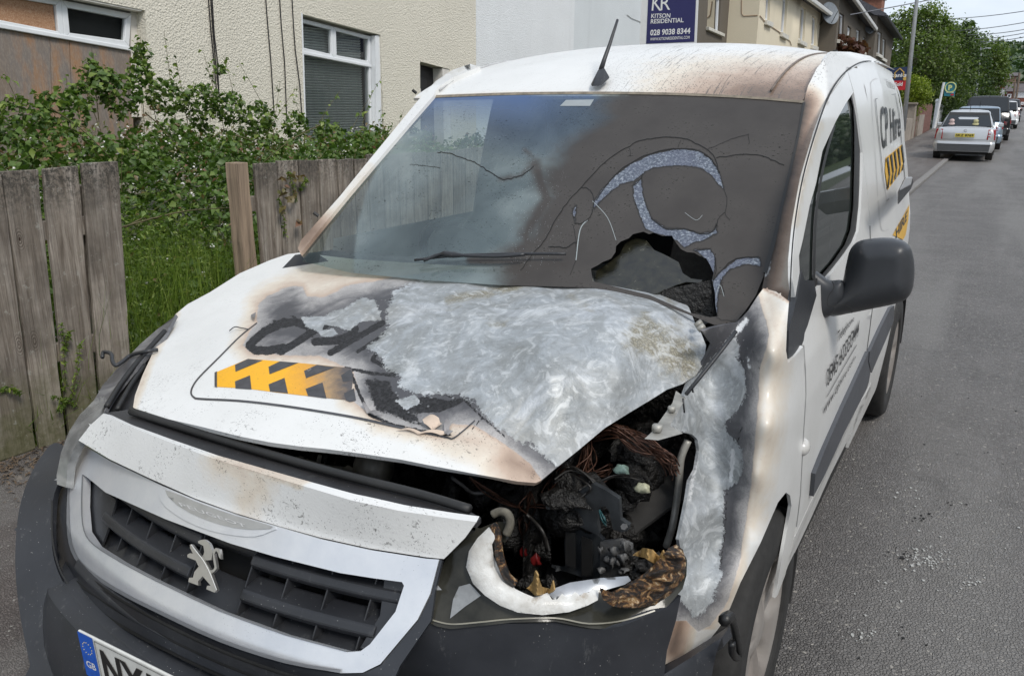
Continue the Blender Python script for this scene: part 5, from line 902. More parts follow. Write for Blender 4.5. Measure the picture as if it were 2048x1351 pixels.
ROAD = asphalt('road_asphalt', (.115, .107, .102), (.215, .202, .192)); PAVE = asphalt('pavement_asphalt', (.095, .080, .073), (.18, .155, .142), sc=1.3)
ysn = np.r_[np.linspace(-8, 8, 33), np.linspace(9, 30, 22), np.linspace(32, 125, 40)]
strip('road', -.13, 14, np.r_[ysn, 133], ROAD, 0., 15)
strip('pavement', -2.42, -.26, ysn, PAVE, .055, 8)
strip('garden_soil', -14, -2.42, ysn[:60], mat('garden_soil_mix', (.055, .060, .025), .95, .4, 6, .5, 30, .02), .04, 8)
gy_ = [-60, 20, 28]+list(range(34, 126, 6))+[135, 2500]; V = np.array([(x, y, float(gz(y))-.10) for y in gy_ for x in (-900, 900)])
tag(mesh('ground', V, np.array([[i*2, i*2+1, i*2+3, i*2+2] for i in range(len(gy_)-1)]), mat('far_ground', (.07, .08, .05), .95, .3, .2), None, False), kind='structure')
tag(mesh('far_road', [(-60, 120, 1.53), (60, 120, 1.53), (60, 134, 1.53), (-60, 134, 1.53)], [[0, 1, 2, 3]], ROAD, None, False), kind='structure')
KRB = mat('kerb_concrete', (.20, .19, .18), .85, .3, 25, .5, 120, .004)
kerb = thing('kerb', 'low worn concrete kerb between the road and the pavement', 'kerb', (-.2, 14, 0))
y = -6.; kmesh = None
while y < 80:
    L_ = .90; a = rng.normal(0, .004); z = float(gz(y+.45))
    if kmesh is None:
        k0 = MB().box((-.065, -.445, -.1), (.065, .445, .062)).build('kerb_stone', KRB, None); bevel(k0, .018, 2); kmesh = k0; ks = k0
    else: ks = kmesh.copy(); COL.objects.link(ks)
    ks.parent = kerb; ks.location = (a, y+.45-14, z); y += L_
# ================================================================ HOUSES
def dash(name, col, sc=70, st=.9):
    n = NT(name); v = n.noise(sc, 5, .62); w = n.vor(sc*.9); big = n.noise(.9, 6, .65); strk = n.noise(2.5, 5, .7, stretch=(1, 1, .15))
    c = n.mix(n.rng(big, .3, .7, 0, .45), col, tuple(x*.82 for x in col)); c = n.mix(n.rng(v, .40, .58, .22, 0), c, tuple(x*.62 for x in col)); c = n.mix(n.rng(strk, .55, .75, 0, .3), c, tuple(x*.70 for x in col))
    return n.fin(c, .9, None, n.bump(n.ma('ADD', v, n.ma('MULTIPLY', w, .5)), st, .016), .2)
CRM = dash('cream_roughcast', (.80, .755, .645), 55, 1.); WHT = dash('white_roughcast', (.80, .82, .83), 60, .6); WHT2 = dash('grey_white_roughcast', (.70, .735, .75), 60, .6)
GRY = dash('brown_grey_roughcast', (.16, .14, .115), 50, .6); CR2 = dash('pale_cream_render', (.78, .70, .54), 60, .3)
UPVC = mat('white_window_frame', (.74, .76, .78), .35, .05, 5); REV = mat('painted_reveal', (.66, .63, .58), .7, .15, 9, .2, 60); SILL = mat('painted_sill', (.60, .58, .52), .7, .2, 10)
PANE = glassmat('window_glass', (.03, .034, .036), .25, 1.22); PANE.node_tree.nodes['Transparent BSDF'].inputs[0].default_value = (.85, .88, .87, 1); DKR = mat('room_dark', (.02, .02, .02), .9)
SLT = mat('slate_roof', (.075, .075, .085), .6, .3, 14, .3, 20, .01); WHP = mat('white_fascia', (.7, .7, .68), .5, .08); BGU = mat('black_gutter', (.02, .02, .02), .5)
TILE = mat('brick_red', (.22, .095, .06), .85, .35, 9, .4, 40)
def wp(px, py, X): return P(px, py, x=X)
def wquad(mb, pts, X, d0, d1):      # quad traced on wall plane X, from depth d0 to d1 (towards the road positive)
    q = [wp(a, b, X) for a, b in pts]; mb.hexa([p+np.array([d0, 0, 0]) for p in q], [p+np.array([d1, 0, 0]) for p in q]); return mb
def wallpoly(name, yz, X, m, parent, holes=(), th=.25, step=.6):
    o = panel(name, yz, lambda a, b: np.c_[np.full(len(np.atleast_1d(a)), X), a, b], m, parent, step, holes=holes, smooth=False); 
    n = o.data.polygons[0].normal
    if n.x < 0: o.data.flip_normals()
    solid(o, th, -1); return o
def yzp(pts, X): return [tuple(wp(a, b, X)[1:]) for a, b in pts]
XA = -6.
HA = thing('cream_house', 'cream pebble-dashed house with boarded window, blind window and black door behind the brambles', 'house', (XA, 3, 0))
LW = [(-60, -18), (0, -2), (0, -60), (60, -60), (60, -60)]
# left window opening: y from -? to reveal edge
yL, zt = wp(289, 21, XA)[1], None
LWo = yzp([(-260, -90), (290, 21), (309, 330), (-200, 330)], XA); RWo = yzp([(603, 28), (761, 70), (770, 300), (615, 300)], XA); DRo = yzp([(840, 123), (900, 139), (905, 330), (842, 330)], XA)
wallpoly('wall', [(-9, -.3), (10.35, -.3), (10.35, 5.4), (-9, 5.4)], XA, CRM, HA, holes=[LWo, RWo, DRo], th=.3, step=.8)
def frame(parent, pts, X, w=.045, d=-.10, name='window_frame', mt=None, pane=True, pm=None, th=.06):
    """frame bars round a traced opening, with its pane"""
    q = np.array([wp(a, b, X) for a, b in pts]); c = q.mean(0); inn = []
    for i in range(4):
        p = q[i]; n1 = q[(i+1) % 4]-p; n0 = q[i-1]-p; n1 = n1/np.linalg.norm(n1); n0 = n0/np.linalg.norm(n0); inn.append(p+(n0+n1)*w)
    mb = MB(); D0 = np.array([d-th, 0, 0]); D1 = np.array([d, 0, 0])
    for i in range(4): j = (i+1) % 4; mb.hexa([q[i]+D0, q[j]+D0, inn[j]+D0, inn[i]+D0], [q[i]+D1, q[j]+D1, inn[j]+D1, inn[i]+D1])
    o = mb.build(name, mt or UPVC, parent); bevel(o, .006, 2)
    if pane:
        D = np.array([d-.03, 0, 0]); mesh('pane', [p+D for p in inn], [[0, 1, 2, 3]], pm or PANE, o, False)
    return o
def z1(X, Y): return (X/6.4, Y/6.4)
def z4(X, Y): return (560+X/5.1175, Y/5.1175)
OSB = NT('weathered_board'); ns = OSB.noise(3.2, 6, .65, stretch=(1, 1, .25)); cc = OSB.ramp(ns, (.35, (.20, .15, .11)), (.5, (.19, .165, .15)), (.62, (.33, .18, .09)), (.75, (.13, .11, .10))); cc = OSB.mix(OSB.rng(OSB.noise(90, 4, .7, stretch=(1, 1, .3)), .45, .65, 0, .5), cc, (.33, .28, .23)); OSB.fin(cc, .85, None, OSB.bump(OSB.noise(80, 4, .7, stretch=(1, 1, .3)), .4, .003)); OSB = OSB.m
OSB2 = NT('chipboard_orange'); cc = OSB2.ramp(OSB2.noise(55, 5, .7, dist=1.5), (.3, (.20, .10, .055)), (.5, (.36, .20, .11)), (.7, (.46, .32, .22))); OSB2.fin(cc, .8, None, OSB2.bump(OSB2.noise(55, 4), .4, .003)); OSB2 = OSB2.m
# boarded window
frame(HA, [z1(-1400, -420), z1(885, -10), z1(935, 490), z1(-1400, 40)], XA, .05, -.12, pane=False)
frame(HA, [z1(885, -10), z1(1790, 170), z1(1760, 600), z1(935, 490)], XA, .055, -.12)
mb = MB(); wquad(mb, [z1(-1300, -330), z1(805, 30), z1(845, 400), z1(-1300, 60)], XA, -.16, -.15); mb.build('board', OSB2, HA)
mb = MB(); wquad(mb, [z1(-1400, 20), z1(1770, 600), z1(1775, 650), z1(-1400, 90)], XA, -.18, -.105); bevel(mb.build('transom', UPVC, HA), .006)
for a, b, m in ((-1400, 760, OSB), (764, 1010, OSB), (1014, 1790, OSB)):
    ya = 90+(a+1400)*.1765; yb = 90+(b+1400)*.1765; mb = MB(); wquad(mb, [z1(a, ya), z1(b, yb), z1(b+60, 2300), z1(a+60, 2300)], XA, -.16, -.14+.004*(a > 800)); bevel(mb.build('board', m, HA), .003)
mb = MB(); wquad(mb, [z1(1792, 150), z1(1860, 135), z1(1930, 1500), z1(1800, 1500)], XA, -.26, -.135); mb.build('window_reveal', REV, HA)
mb = MB(); wquad(mb, [(-260, -90), (290, 20), (284, 23), (-260, -82)], XA, -.26, -.01); mb.build('window_reveal', REV, HA)
mb = MB(); mb.add([p+np.array([-.28, 0, 0]) for p in [wp(-260, -100, XA), wp(300, 0, XA), wp(320, 340, XA), wp(-200, 340, XA)]], [[0, 1, 2, 3]]); mb.build('room_backdrop', DKR, HA)
# blind window
frame(HA, [z4(235, 175), z4(605, 270), z4(615, 600), z4(240, 515)], XA, .045, -.09); frame(HA, [z4(605, 270), z4(985, 370), z4(985, 665), z4(615, 600)], XA, .045, -.09)
frame(HA, [z4(236, 520), z4(985, 668), z4(1000, 1500), z4(275, 1500)], XA, .030, -.09); mb = MB(); wquad(mb, [z4(238, 515), z4(985, 664), z4(985, 690), z4(238, 545)], XA, -.16, -.075); bevel(mb.build('transom', UPVC, HA), .005)
mb = MB(); wquad(mb, [z4(987, 366), z4(1030, 358), z4(1062, 1500), z4(1000, 1500)], XA, -.20, -.02); mb.build('window_reveal', UPVC, HA)
mb = MB(); wquad(mb, [z4(215, 130), z4(228, 140), z4(272, 1500), z4(258, 1500)], XA, -.2, .005); mb.build('window_reveal', UPVC, HA)
BLD = mat('blind_slat_grey', (.74, .78, .78), .6, .1)
a0 = wp(*z4(245, 560), XA); a1 = wp(*z4(955, 700), XA); b0 = wp(*z4(245, 200), XA); zlo = 1.0
y0b, y1b = a0[1]+.01, wp(*z4(960, 700), XA)[1]-.02; ns_ = 0; sl0 = None; zz = 2.42
while zz > 1.0 and ns_ < 60:
    if sl0 is None: o = MB().hexa([(-.012, y0b, -.012), (.012, y0b, .010), (.012, y1b, .010), (-.012, y1b, -.012)], [(-.014, y0b, -.010), (.010, y0b, .012), (.010, y1b, .012), (-.014, y1b, -.010)]).build('blind_slat', BLD, None); sl0 = o
    else: o = sl0.copy(); COL.objects.link(o)
    o.parent = HA; o.location = (-.20, -3, zz); zz -= .031; ns_ += 1
mb = MB(); mb.add([p+np.array([-.26, 0, 0]) for p in [wp(600, 20, XA), wp(765, 60, XA), wp(780, 330, XA), wp(610, 330, XA)]], [[0, 1, 2, 3]]); mb.build('room_backdrop', DKR, HA)
# door
mb = MB(); wquad(mb, [(840, 124), (887, 137), (890, 330), (842, 330)], XA, -.24, -.18); dr = mb.build('door', mat('black_door_paint', (.012, .012, .014), .35, .2), HA)
mb = MB(); wquad(mb, [(846, 150), (853, 152), (854, 330), (848, 330)], XA, -.18, -.17); wquad(mb, [(858, 153), (872, 157), (873, 200), (859, 198)], XA, -.18, -.17); bevel(mb.build('door_panel', mat('black_door_panel', (.02, .02, .022), .3, .2), dr), .004)
mb = MB(); wquad(mb, [(886, 137), (900, 139), (905, 330), (890, 330)], XA, -.2, -.01); mb.build('door_reveal', REV, HA)
text('house_number', '12', [wp(851, 189, XA)+np.array([-.165, 0, 0]), wp(858, 190, XA)+np.array([-.165, 0, 0]), wp(858, 197, XA)+np.array([-.165, 0, 0]), wp(851, 196, XA)+np.array([-.165, 0, 0])], None, flat('silver_number', (.6, .58, .56), .3), dr, .02)
mb = MB(); wquad(mb, [(853, 176), (856, 177), (857, 186), (852, 185)], XA, -.17, -.13); mb.build('door_knocker', flat('silver_knocker', (.6, .57, .55), .3), dr)
CAB = flat('cable_black', (.015, .012, .012), .6)
for pts in ([(413, -30), (420, 60), (427, 130), (432, 190)], [(418, -30), (424, 60), (430, 130), (437, 190)], [(421, -30), (427, 70), (433, 120), (436, 180)], [(528, -30), (533, 40), (540, 120), (547, 230)], [(556, -30), (561, 50), (568, 130), (572, 240)], [(581, -30), (586, 60), (589, 100), (598, 170), (603, 240)]):
    mb = MB(); mb.tube([wp(a, b, XA)+np.array([.012, 0, 0]) for a, b in pts], .0065, 6); mb.build('wall_cable', CAB, HA)
# roof slab above view
MB().hexa([(XA-.0, -9, 5.4), (XA+.45, -9, 5.3), (XA+.45, 10.35, 5.3), (XA, 10.35, 5.4)], [(XA-4, -9, 8.2), (XA+.45, -9, 5.42), (XA+.45, 10.35, 5.42), (XA-4, 10.35, 8.2)]).build('roof', SLT, HA)
# white house
y13 = wp(1150, 90, XA)[1]; yC = 17.6; y1 = wp(1455, 60, XA)[1]
HB = thing('white_house', 'white roughcast house wall between the cream house and the brown-grey one', 'house', (XA, 13, 0))
wallpoly('wall', [(10.352, -.3), (y13, -.3), (y13, 6.2), (10.352, 6.2)], XA-.03, WHT, HB, th=.28, step=.8); wallpoly('wall', [(y13, -.3), (yC, -.3), (yC, 6.2), (y13, 6.2)], XA-.05, WHT2, HB, th=.28, step=.8)
mb = MB(); mb.tube([wp(a, b, XA-.03)+np.array([.012, 0, 0]) for a, b in ((1136, 103), (1150, 102), (1165, 106))], .006, 5); mb.tube([wp(a, b, XA-.05)+np.array([.012, 0, 0]) for a, b in ((1253, 30), (1262, 37), (1275, 42), (1290, 50))], .006, 5); mb.build('wall_cable', flat('cable_grey', (.3, .3, .3)), HB)
MB().hexa([(XA, 10.36, 6.2), (XA+.4, 10.36, 6.1), (XA+.4, yC, 6.1), (XA, yC, 6.2)], [(XA-4, 10.36, 9), (XA+.4, 10.36, 6.22), (XA+.4, yC, 6.22), (XA-4, yC, 9)]).build('roof', SLT, HB)
# brown-grey house
HC = thing('brown_grey_house', 'brown-grey roughcast house with one tall white upstairs window beside the sale board', 'house', (XA, 20, 0))
def z2(X, Y): return (1380+X/3.066, Y/3.066)
W1 = [z2(112, -30), z2(190, -12), z2(180, 200), z2(103, 178)]
wallpoly('wall', [(yC, -.3), (y1, -.3), (y1, 6.6), (yC, 6.6)], XA, GRY, HC, holes=[yzp(W1, XA)], th=.3, step=.8)
frame(HC, W1, XA, .06, -.05); 
mb = MB(); wquad(mb, [z2(97, 165), z2(195, 208), z2(195, 228), z2(97, 186)], XA, -.2, .09); bevel(mb.build('window_sill', SILL, HC), .01)
mb = MB(); mb.add([p+np.array([-.3, 0, 0]) for p in [wp(1400, -30, XA), wp(1450, -20, XA), wp(1450, 80, XA), wp(1400, 80, XA)]], [[0, 1, 2, 3]]); mb.build('room_backdrop', mat('net_curtain', (.35, .37, .38), .9), HC)
MB().hexa([(XA, yC, 6.6), (XA+.4, yC, 6.5), (XA+.4, y1, 6.5), (XA, y1, 6.6)], [(XA-4, yC, 9.4), (XA+.4, yC, 6.62), (XA+.4, y1, 6.62), (XA-4, y1, 9.4)]).build('roof', SLT, HC)
# the staggered fronts beyond
xD = P(1515, 60, y=y1)[0]; y2 = P(1641, 40, x=xD)[1]; xE = P(1675, 40, y=y2)[0]; y3 = P(1734, 60, x=xE)[1]; xF = P(1752, 60, y=y3)[0]; y4 = P(1787, 77, x=xF)[1]
def row_house(name, label, X, ya, yb, za, zb, m, wins, gm, roof_m=SLT, rise=2.6, fascia=True):
    H = thing(name, label, 'house', (X, (ya+yb)/2, 0)); holes = [yzp(w, X) for w in wins]
    wallpoly('wall', [(ya, -.3), (yb, -.3), (yb, zb), (ya, za)], X, m, H, holes=holes, th=.3, step=1.2)
    MB().add([(X, ya-.012, -.3), (X-7, ya-.012, -.3), (X-7, ya-.012, za), (X, ya-.012, za)], [[0, 1, 2, 3]]).build('side_wall', m, H)
    for w in wins:
        frame(H, w, X, .07, -.07, pm=PANE); q = [wp(a, b, X) for a, b in w]; lo = min(q[2][2], q[3][2])
        bevel(MB().hexa([(X-.2, q[3][1]-.08, q[3][2]-.13), (X+.10, q[3][1]-.08, q[3][2]-.15), (X+.10, q[2][1]+.08, q[2][2]-.15), (X-.2, q[2][1]+.08, q[2][2]-.13)], [(X-.2, q[3][1]-.08, q[3][2]), (X+.10, q[3][1]-.08, q[3][2]-.02), (X+.10, q[2][1]+.08, q[2][2]-.02), (X-.2, q[2][1]+.08, q[2][2])]).build('window_sill', SILL, H), .01)
    MB().add([(X-.4, ya+.1, 0), (X-.4, yb-.1, 0), (X-.4, yb-.1, zb), (X-.4, ya+.1, za)], [[0, 1, 2, 3]]).build('room_backdrop', mat('curtain_'+name, (.22, .23, .23), .9), H)
    MB().hexa([(X-.1, ya-.2, za), (X+.35, ya-.2, za-.06), (X+.35, yb, zb-.06), (X-.1, yb, zb)], [(X-3.6, ya-.2, za+rise), (X+.35, ya-.2, za+.05), (X+.35, yb, zb+.05), (X-3.6, yb, zb+rise)]).build('roof', roof_m, H)
    bevel(MB().hexa([(X+.30, ya-.22, za-.14), (X+.42, ya-.22, za-.14), (X+.42, yb, zb-.14), (X+.30, yb, zb-.14)], [(X+.30, ya-.22, za-.02), (X+.44, ya-.22, za-.02), (X+.44, yb, zb-.02), (X+.30, yb, zb-.02)]).build('gutter', gm, H), .02)
    return H
zg = lambda p, X: P(*p, x=X)[2]
gD = (P(1605, 0, x=xD), P(1655, 36, x=xD)); gE = (P(1693, 0, x=xE), P(1745, 70, x=xE)); gF_ = (P(1760, 37, x=xF), P(1788, 77, x=xF))
def ext(g, y): return g[0][2]+(g[1][2]-g[0][2])*(y-g[0][1])/(g[1][1]-g[0][1])
HD = row_house('pale_cream_house', 'pale cream house standing forward with a thin cable across its side wall', xD, y1, y2, ext(gD, y1), ext(gD, y2), CR2, [[z2(470, -60), z2(495, -50), z2(488, 135), z2(460, 120)], [z2(570, -20), z2(600, 0), z2(585, 215), z2(555, 195)], [z2(682, 30), z2(712, 55), z2(700, 262), z2(665, 240)], [z2(750, 95), z2(778, 118), z2(770, 285), z2(742, 275)]], WHP)
mb = MB(); mb.tube([P(a, b, y=y1)+np.array([0, -.02, 0]) for a, b in (z2(318, 0), z2(318, 85), z2(330, 100), z2(415, 96))], .012, 5); mb.tube([P(a, b, x=xD)+np.array([.02, 0, 0]) for a, b in (z2(425, 98), z2(460, 140), z2(540, 195), z2(610, 255), z2(618, 280))], .012, 5); mb.build('wall_cable', flat('cable_tan', (.35, .24, .16)), HD)
HE = row_house('dark_roughcast_house', 'dark brown roughcast house with white gutter and a large satellite dish', xE, y2, y3, ext(gE, y2), ext(gE, y3), GRY, [[z2(918, 75), z2(946, 95), z2(938, 262), z2(905, 240)], [z2(968, 155), z2(990, 175), z2(978, 290), z2(952, 270)], [z2(1022, 175), z2(1045, 190), z2(1038, 300), z2(1012, 290)], [z2(1062, 225), z2(1080, 235), z2(1075, 320), z2(1055, 310)]], WHP)
HF = row_house('slate_roofed_house', 'dark house with slate roof, black gutter and brick chimney next to the trees', xF, y3, y4, ext(gF_, y3), ext(gF_, y4), GRY, [[z2(1152, 190), z2(1178, 205), z2(1170, 340), z2(1145, 325)], [z2(1183, 235), z2(1202, 245), z2(1196, 365), z2(1172, 350)]], BGU, rise=2.2)
# chimney of bricks
c0 = P(1720, 34, y=y3+2); c1 = P(1760, 34, y=y3+2); mb = MB(); mb.box((c0[0], y3+2, c0[2]-.9), (c1[0], y3+3, c0[2]+.75)); ch = mb.build('chimney', TILE, HF)
BRK = NT('chimney_brickwork'); bt = BRK.n('ShaderNodeTexBrick'); bt.inputs['Scale'].default_value = 5; bt.inputs['Color1'].default_value = (.22, .09, .055, 1); bt.inputs['Color2'].default_value = (.14, .06, .04, 1); bt.inputs['Mortar'].default_value = (.25, .22, .2, 1); BRK.l(BRK.coord(), bt.inputs[0]); BRK.fin(bt.outputs[0], .9)
mb = MB(); mb.box((c0[0]-.06, y3+1.9, c0[2]+.75), (c1[0]+.06, y3+3.1, c0[2]+.95)); mb.build('chimney_cap', TILE, ch)
# satellite dishes
def sat(px, py, y, r, label, grp=None):
    c = P(px, py, y=y); t = thing('satellite_dish', label, 'satellite dish', tuple(c)); mb = MB(); V = [tuple(c)]; n = 20; ax = np.array([.75, -.6, .3]); ax /= np.linalg.norm(ax); u = np.cross(ax, [0, 0, 1]); u /= np.linalg.norm(u); w = np.cross(u, ax)
    V = [c-ax*r*.25]+[c+r*(u*math.cos(k*2*math.pi/n)*.92+w*math.sin(k*2*math.pi/n)) for k in range(n)]; mb.add(V, [[0, 1+k, 1+(k+1) % n] for k in range(n)]); d = mb.build('dish', mat('dish_grey_'+str(px), (.16, .18, .20), .5, .2), t, True); solid(d, .02)
    mb = MB(); mb.tube([c-ax*r*.25, c-ax*.5-np.array([0, 0, .2])], .02, 6); mb.tube([c-w*r*.9, c+ax*r*.9-w*r*.2], .012, 5); mb.build('bracket', BGU, t); return t
sat(*z2(860, 82), y2-.35, .40, 'big grey satellite dish under the gutter of the dark roughcast house')
sat(*z2(1098, 165), y3-.3, .30, 'small grey satellite dish under the gutter of the slate roofed house')
# ================================================================ FENCES
def wood():
    n = NT('weathered_fence_wood'); v = n.attr('seed'); cx = n.n('ShaderNodeCombineXYZ'); n.l(n.ma('MULTIPLY', v, 37.), cx.inputs[0]); n.l(n.ma('MULTIPLY', v, 11.), cx.inputs[1]); ad = n.n('ShaderNodeVectorMath', operation='ADD'); n.l(n.coord(), ad.inputs[0]); n.l(cx.outputs[0], ad.inputs[1]); co = ad.outputs[0]
    g = n.noise(14, 8, .7, vec=co, dist=.9, stretch=(2., 2., .13)); g2 = n.noise(70, 5, .7, vec=co, stretch=(2, 2, .05)); big = n.noise(2.6, 5, .6, vec=co)
    c = n.ramp(g, (.30, (.12, .098, .076)), (.43, (.235, .20, .165)), (.56, (.34, .30, .255)), (.70, (.43, .39, .345))); c = n.mix(n.rng(g2, .5, .62, 0, .55), c, (.07, .055, .045)); c = n.mix(n.rng(big, .42, .62, 0, .7), c, (.085, .072, .06))
    kn = n.n('ShaderNodeTexVoronoi'); kn.inputs['Scale'].default_value = 5.2; mpn = n.n('ShaderNodeMapping'); mpn.inputs['Scale'].default_value = (1, 1.2, .55); n.l(co, mpn.inputs[0]); n.l(mpn.outputs[0], kn.inputs[0]); kd = kn.outputs['Distance']; rings = n.ma('SINE', n.ma('MULTIPLY', kd, 150.)); km = n.rng(kd, .20, .06)
    c = n.mix(n.ma('MULTIPLY', km, n.rng(rings, -.2, .8, 0, .6)), c, (.055, .04, .03)); c = n.mix(n.rng(kd, .035, .02), c, (.04, .025, .018))
    hz = n.attr('hgt'); gr = n.ma('ADD', n.rng(hz, .55, .0, 0, .9), n.ma('MULTIPLY', n.ma('SUBTRACT', n.noise(7, 6, .7, vec=co), .5), 1.3)); c = n.mix(n.rng(gr, .15, .7, 0, .85), c, n.mix(n.rng(n.noise(40, 4), .4, .6), (.085, .085, .038), (.13, .125, .07)))
    tp = n.ma('MULTIPLY', n.rng(hz, 1.05, 1.27), n.rng(n.noise(60, 5, .75, vec=co), .42, .58)); c = n.mix(n.ma('MULTIPLY', tp, .9), c, (.035, .035, .03)); c = n.mix(n.ma('MULTIPLY', n.rng(n.noise(26, 5, .75, vec=co), .6, .68), .55), c, (.36, .36, .32))
    return n.fin(c, .85, None, n.bump(n.ma('ADD', n.ma('MULTIPLY', g2, .7), n.ma('ADD', n.ma('MULTIPLY', g, .8), n.ma('MULTIPLY', n.ma('MULTIPLY', km, rings), .25))), .8, .004), .25)
WOOD = wood()
def board(parent, y0b, y1b, y0t, y1t, z0, z1, x=-2.38, th=.022, name='fence_board', seed=0., m=WOOD, notch=None):
    nz_ = 14; V = []; r_ = np.random.default_rng(int(seed*1000)+3)
    for i in range(nz_+1):
        t = i/nz_; z = z0+(z1-z0)*t; a = y0b+(y0t-y0b)*t+r_.normal(0, .0015); b = y1b+(y1t-y1b)*t+r_.normal(0, .0015); dx = .004*math.sin(seed*9+t*3)
        dz0 = r_.normal(0, .003) if i == nz_ else 0; dz1 = r_.normal(0, .003) if i == nz_ else 0
        V += [(x+dx, a, z+dz0), (x+dx, b, z+dz1), (x-th+dx, b, z+dz1), (x-th+dx, a, z+dz0)]
    F = [[i*4+j, i*4+(j+1) % 4, (i+1)*4+(j+1) % 4, (i+1)*4+j] for i in range(nz_) for j in range(4)]+[[3, 2, 1, 0], [nz_*4+j for j in range(4)]]
    V = np.array(V); o = mesh(name, V, F, m, parent, False, attrs=dict(seed=np.full(len(V), seed), hgt=V[:, 2])); bevel(o, .003, 1, 50); return o
FA = thing('wooden_fence', 'grey weathered board fence left of the garden gap', 'fence', (-2.4, 0, 0))
def fy(px, py): return float(P(px, py, x=-2.38)[1])
def fz_(px, py): return float(P(px, py, x=-2.38)[2])
bd = [((0, 930), (72, 905), (-12, 455), (3, 450), None)]
board(FA, fy(75, 905)-.30, fy(75, 905)-.145+.14, fy(6, 345)-.16, fy(6, 345)-.004, .06, 1.285, seed=.11)
board(FA, fy(-8, 935)+.0, fy(68, 905), fy(-40, 350), fy(2, 350)-.012, .055, 1.28, x=-2.383, seed=.17)
board(FA, fy(79, 903), fy(133, 893), fy(6, 343), fy(78, 343), .05, fz_(40, 342), seed=.23)
board(FA, fy(143, 890), fy(203, 868), fy(86, 334), fy(157, 337), .06, fz_(120, 335), seed=.37)
board(FA, fy(211, 866), fy(271, 845), fy(162, 325), fy(236, 325), .05, fz_(198, 324), seed=.51)
yy = fy(-40, 350)-.02
for k in range(9): board(FA, yy-.155, yy, yy-.157, yy, .05, 1.28+rng.normal(0, .012), seed=.6+k*.03); yy -= .172
for z in (.42, .98): board(FA, -.9, -.9, -.9, -.9, z, z+.01) if False else bevel(mesh('fence_rail', [(-2.402, yy, z), (-2.402, 1.50, z), (-2.44, 1.50, z), (-2.44, yy, z), (-2.402, yy, z+.085), (-2.402, 1.50, z+.085), (-2.44, 1.50, z+.085), (-2.44, yy, z+.085)], [[0, 1, 2, 3], [7, 6, 5, 4], [0, 4, 5, 1], [1, 5, 6, 2], [2, 6, 7, 3], [3, 7, 4, 0]], WOOD, FA, False, attrs=dict(seed=np.full(8, z), hgt=np.full(8, .9))), .004)
board(FA, 1.36, 1.44, 1.36, 1.44, .0, 1.2, x=-2.445, th=.08, name='fence_post', seed=.9)
FBn = thing('wooden_fence', 'grey weathered board fence right of the gap, with a split end post', 'fence', (-2.4, 4, 0))
board(FBn, fy(487, 545)-.0, fy(516, 545), fy(468, 326), fy(491, 326), .05, fz_(478, 325), x=-2.36, th=.09, name='fence_post', seed=.31, m=mat('split_post_wood', (.27, .20, .14), .85, .5, 20, .8, 60, .006, stretch=(2, 2, .1)))
edges = [(509, 553, 326), (554, 594, 321), (597, 634, 320), (637, 672, 319), (675, 706, 319), (709, 735, 318)]
for k, (a, b, t) in enumerate(edges): ya, yb = fy(a, t), fy(b, t); board(FBn, ya+.01, yb+.008, ya, yb, .05, fz_((a+b)/2, t), seed=.41+k*.07)
yy = fy(737, 318); k = 0
while yy < 9.5: board(FBn, yy, yy+.15, yy, yy+.15, .05, 1.23+rng.normal(0, .015), seed=.2+k*.013); yy += .168; k += 1
for z in (.42, .98): bevel(mesh('fence_rail', [(-2.402, 2.3, z), (-2.402, 9.5, z), (-2.44, 9.5, z), (-2.44, 2.3, z), (-2.402, 2.3, z+.085), (-2.402, 9.5, z+.085), (-2.44, 9.5, z+.085), (-2.44, 2.3, z+.085)], [[0, 1, 2, 3], [7, 6, 5, 4], [0, 4, 5, 1], [1, 5, 6, 2], [2, 6, 7, 3], [3, 7, 4, 0]], WOOD, FBn, False, attrs=dict(seed=np.full(8, z), hgt=np.full(8, .9))), .004)
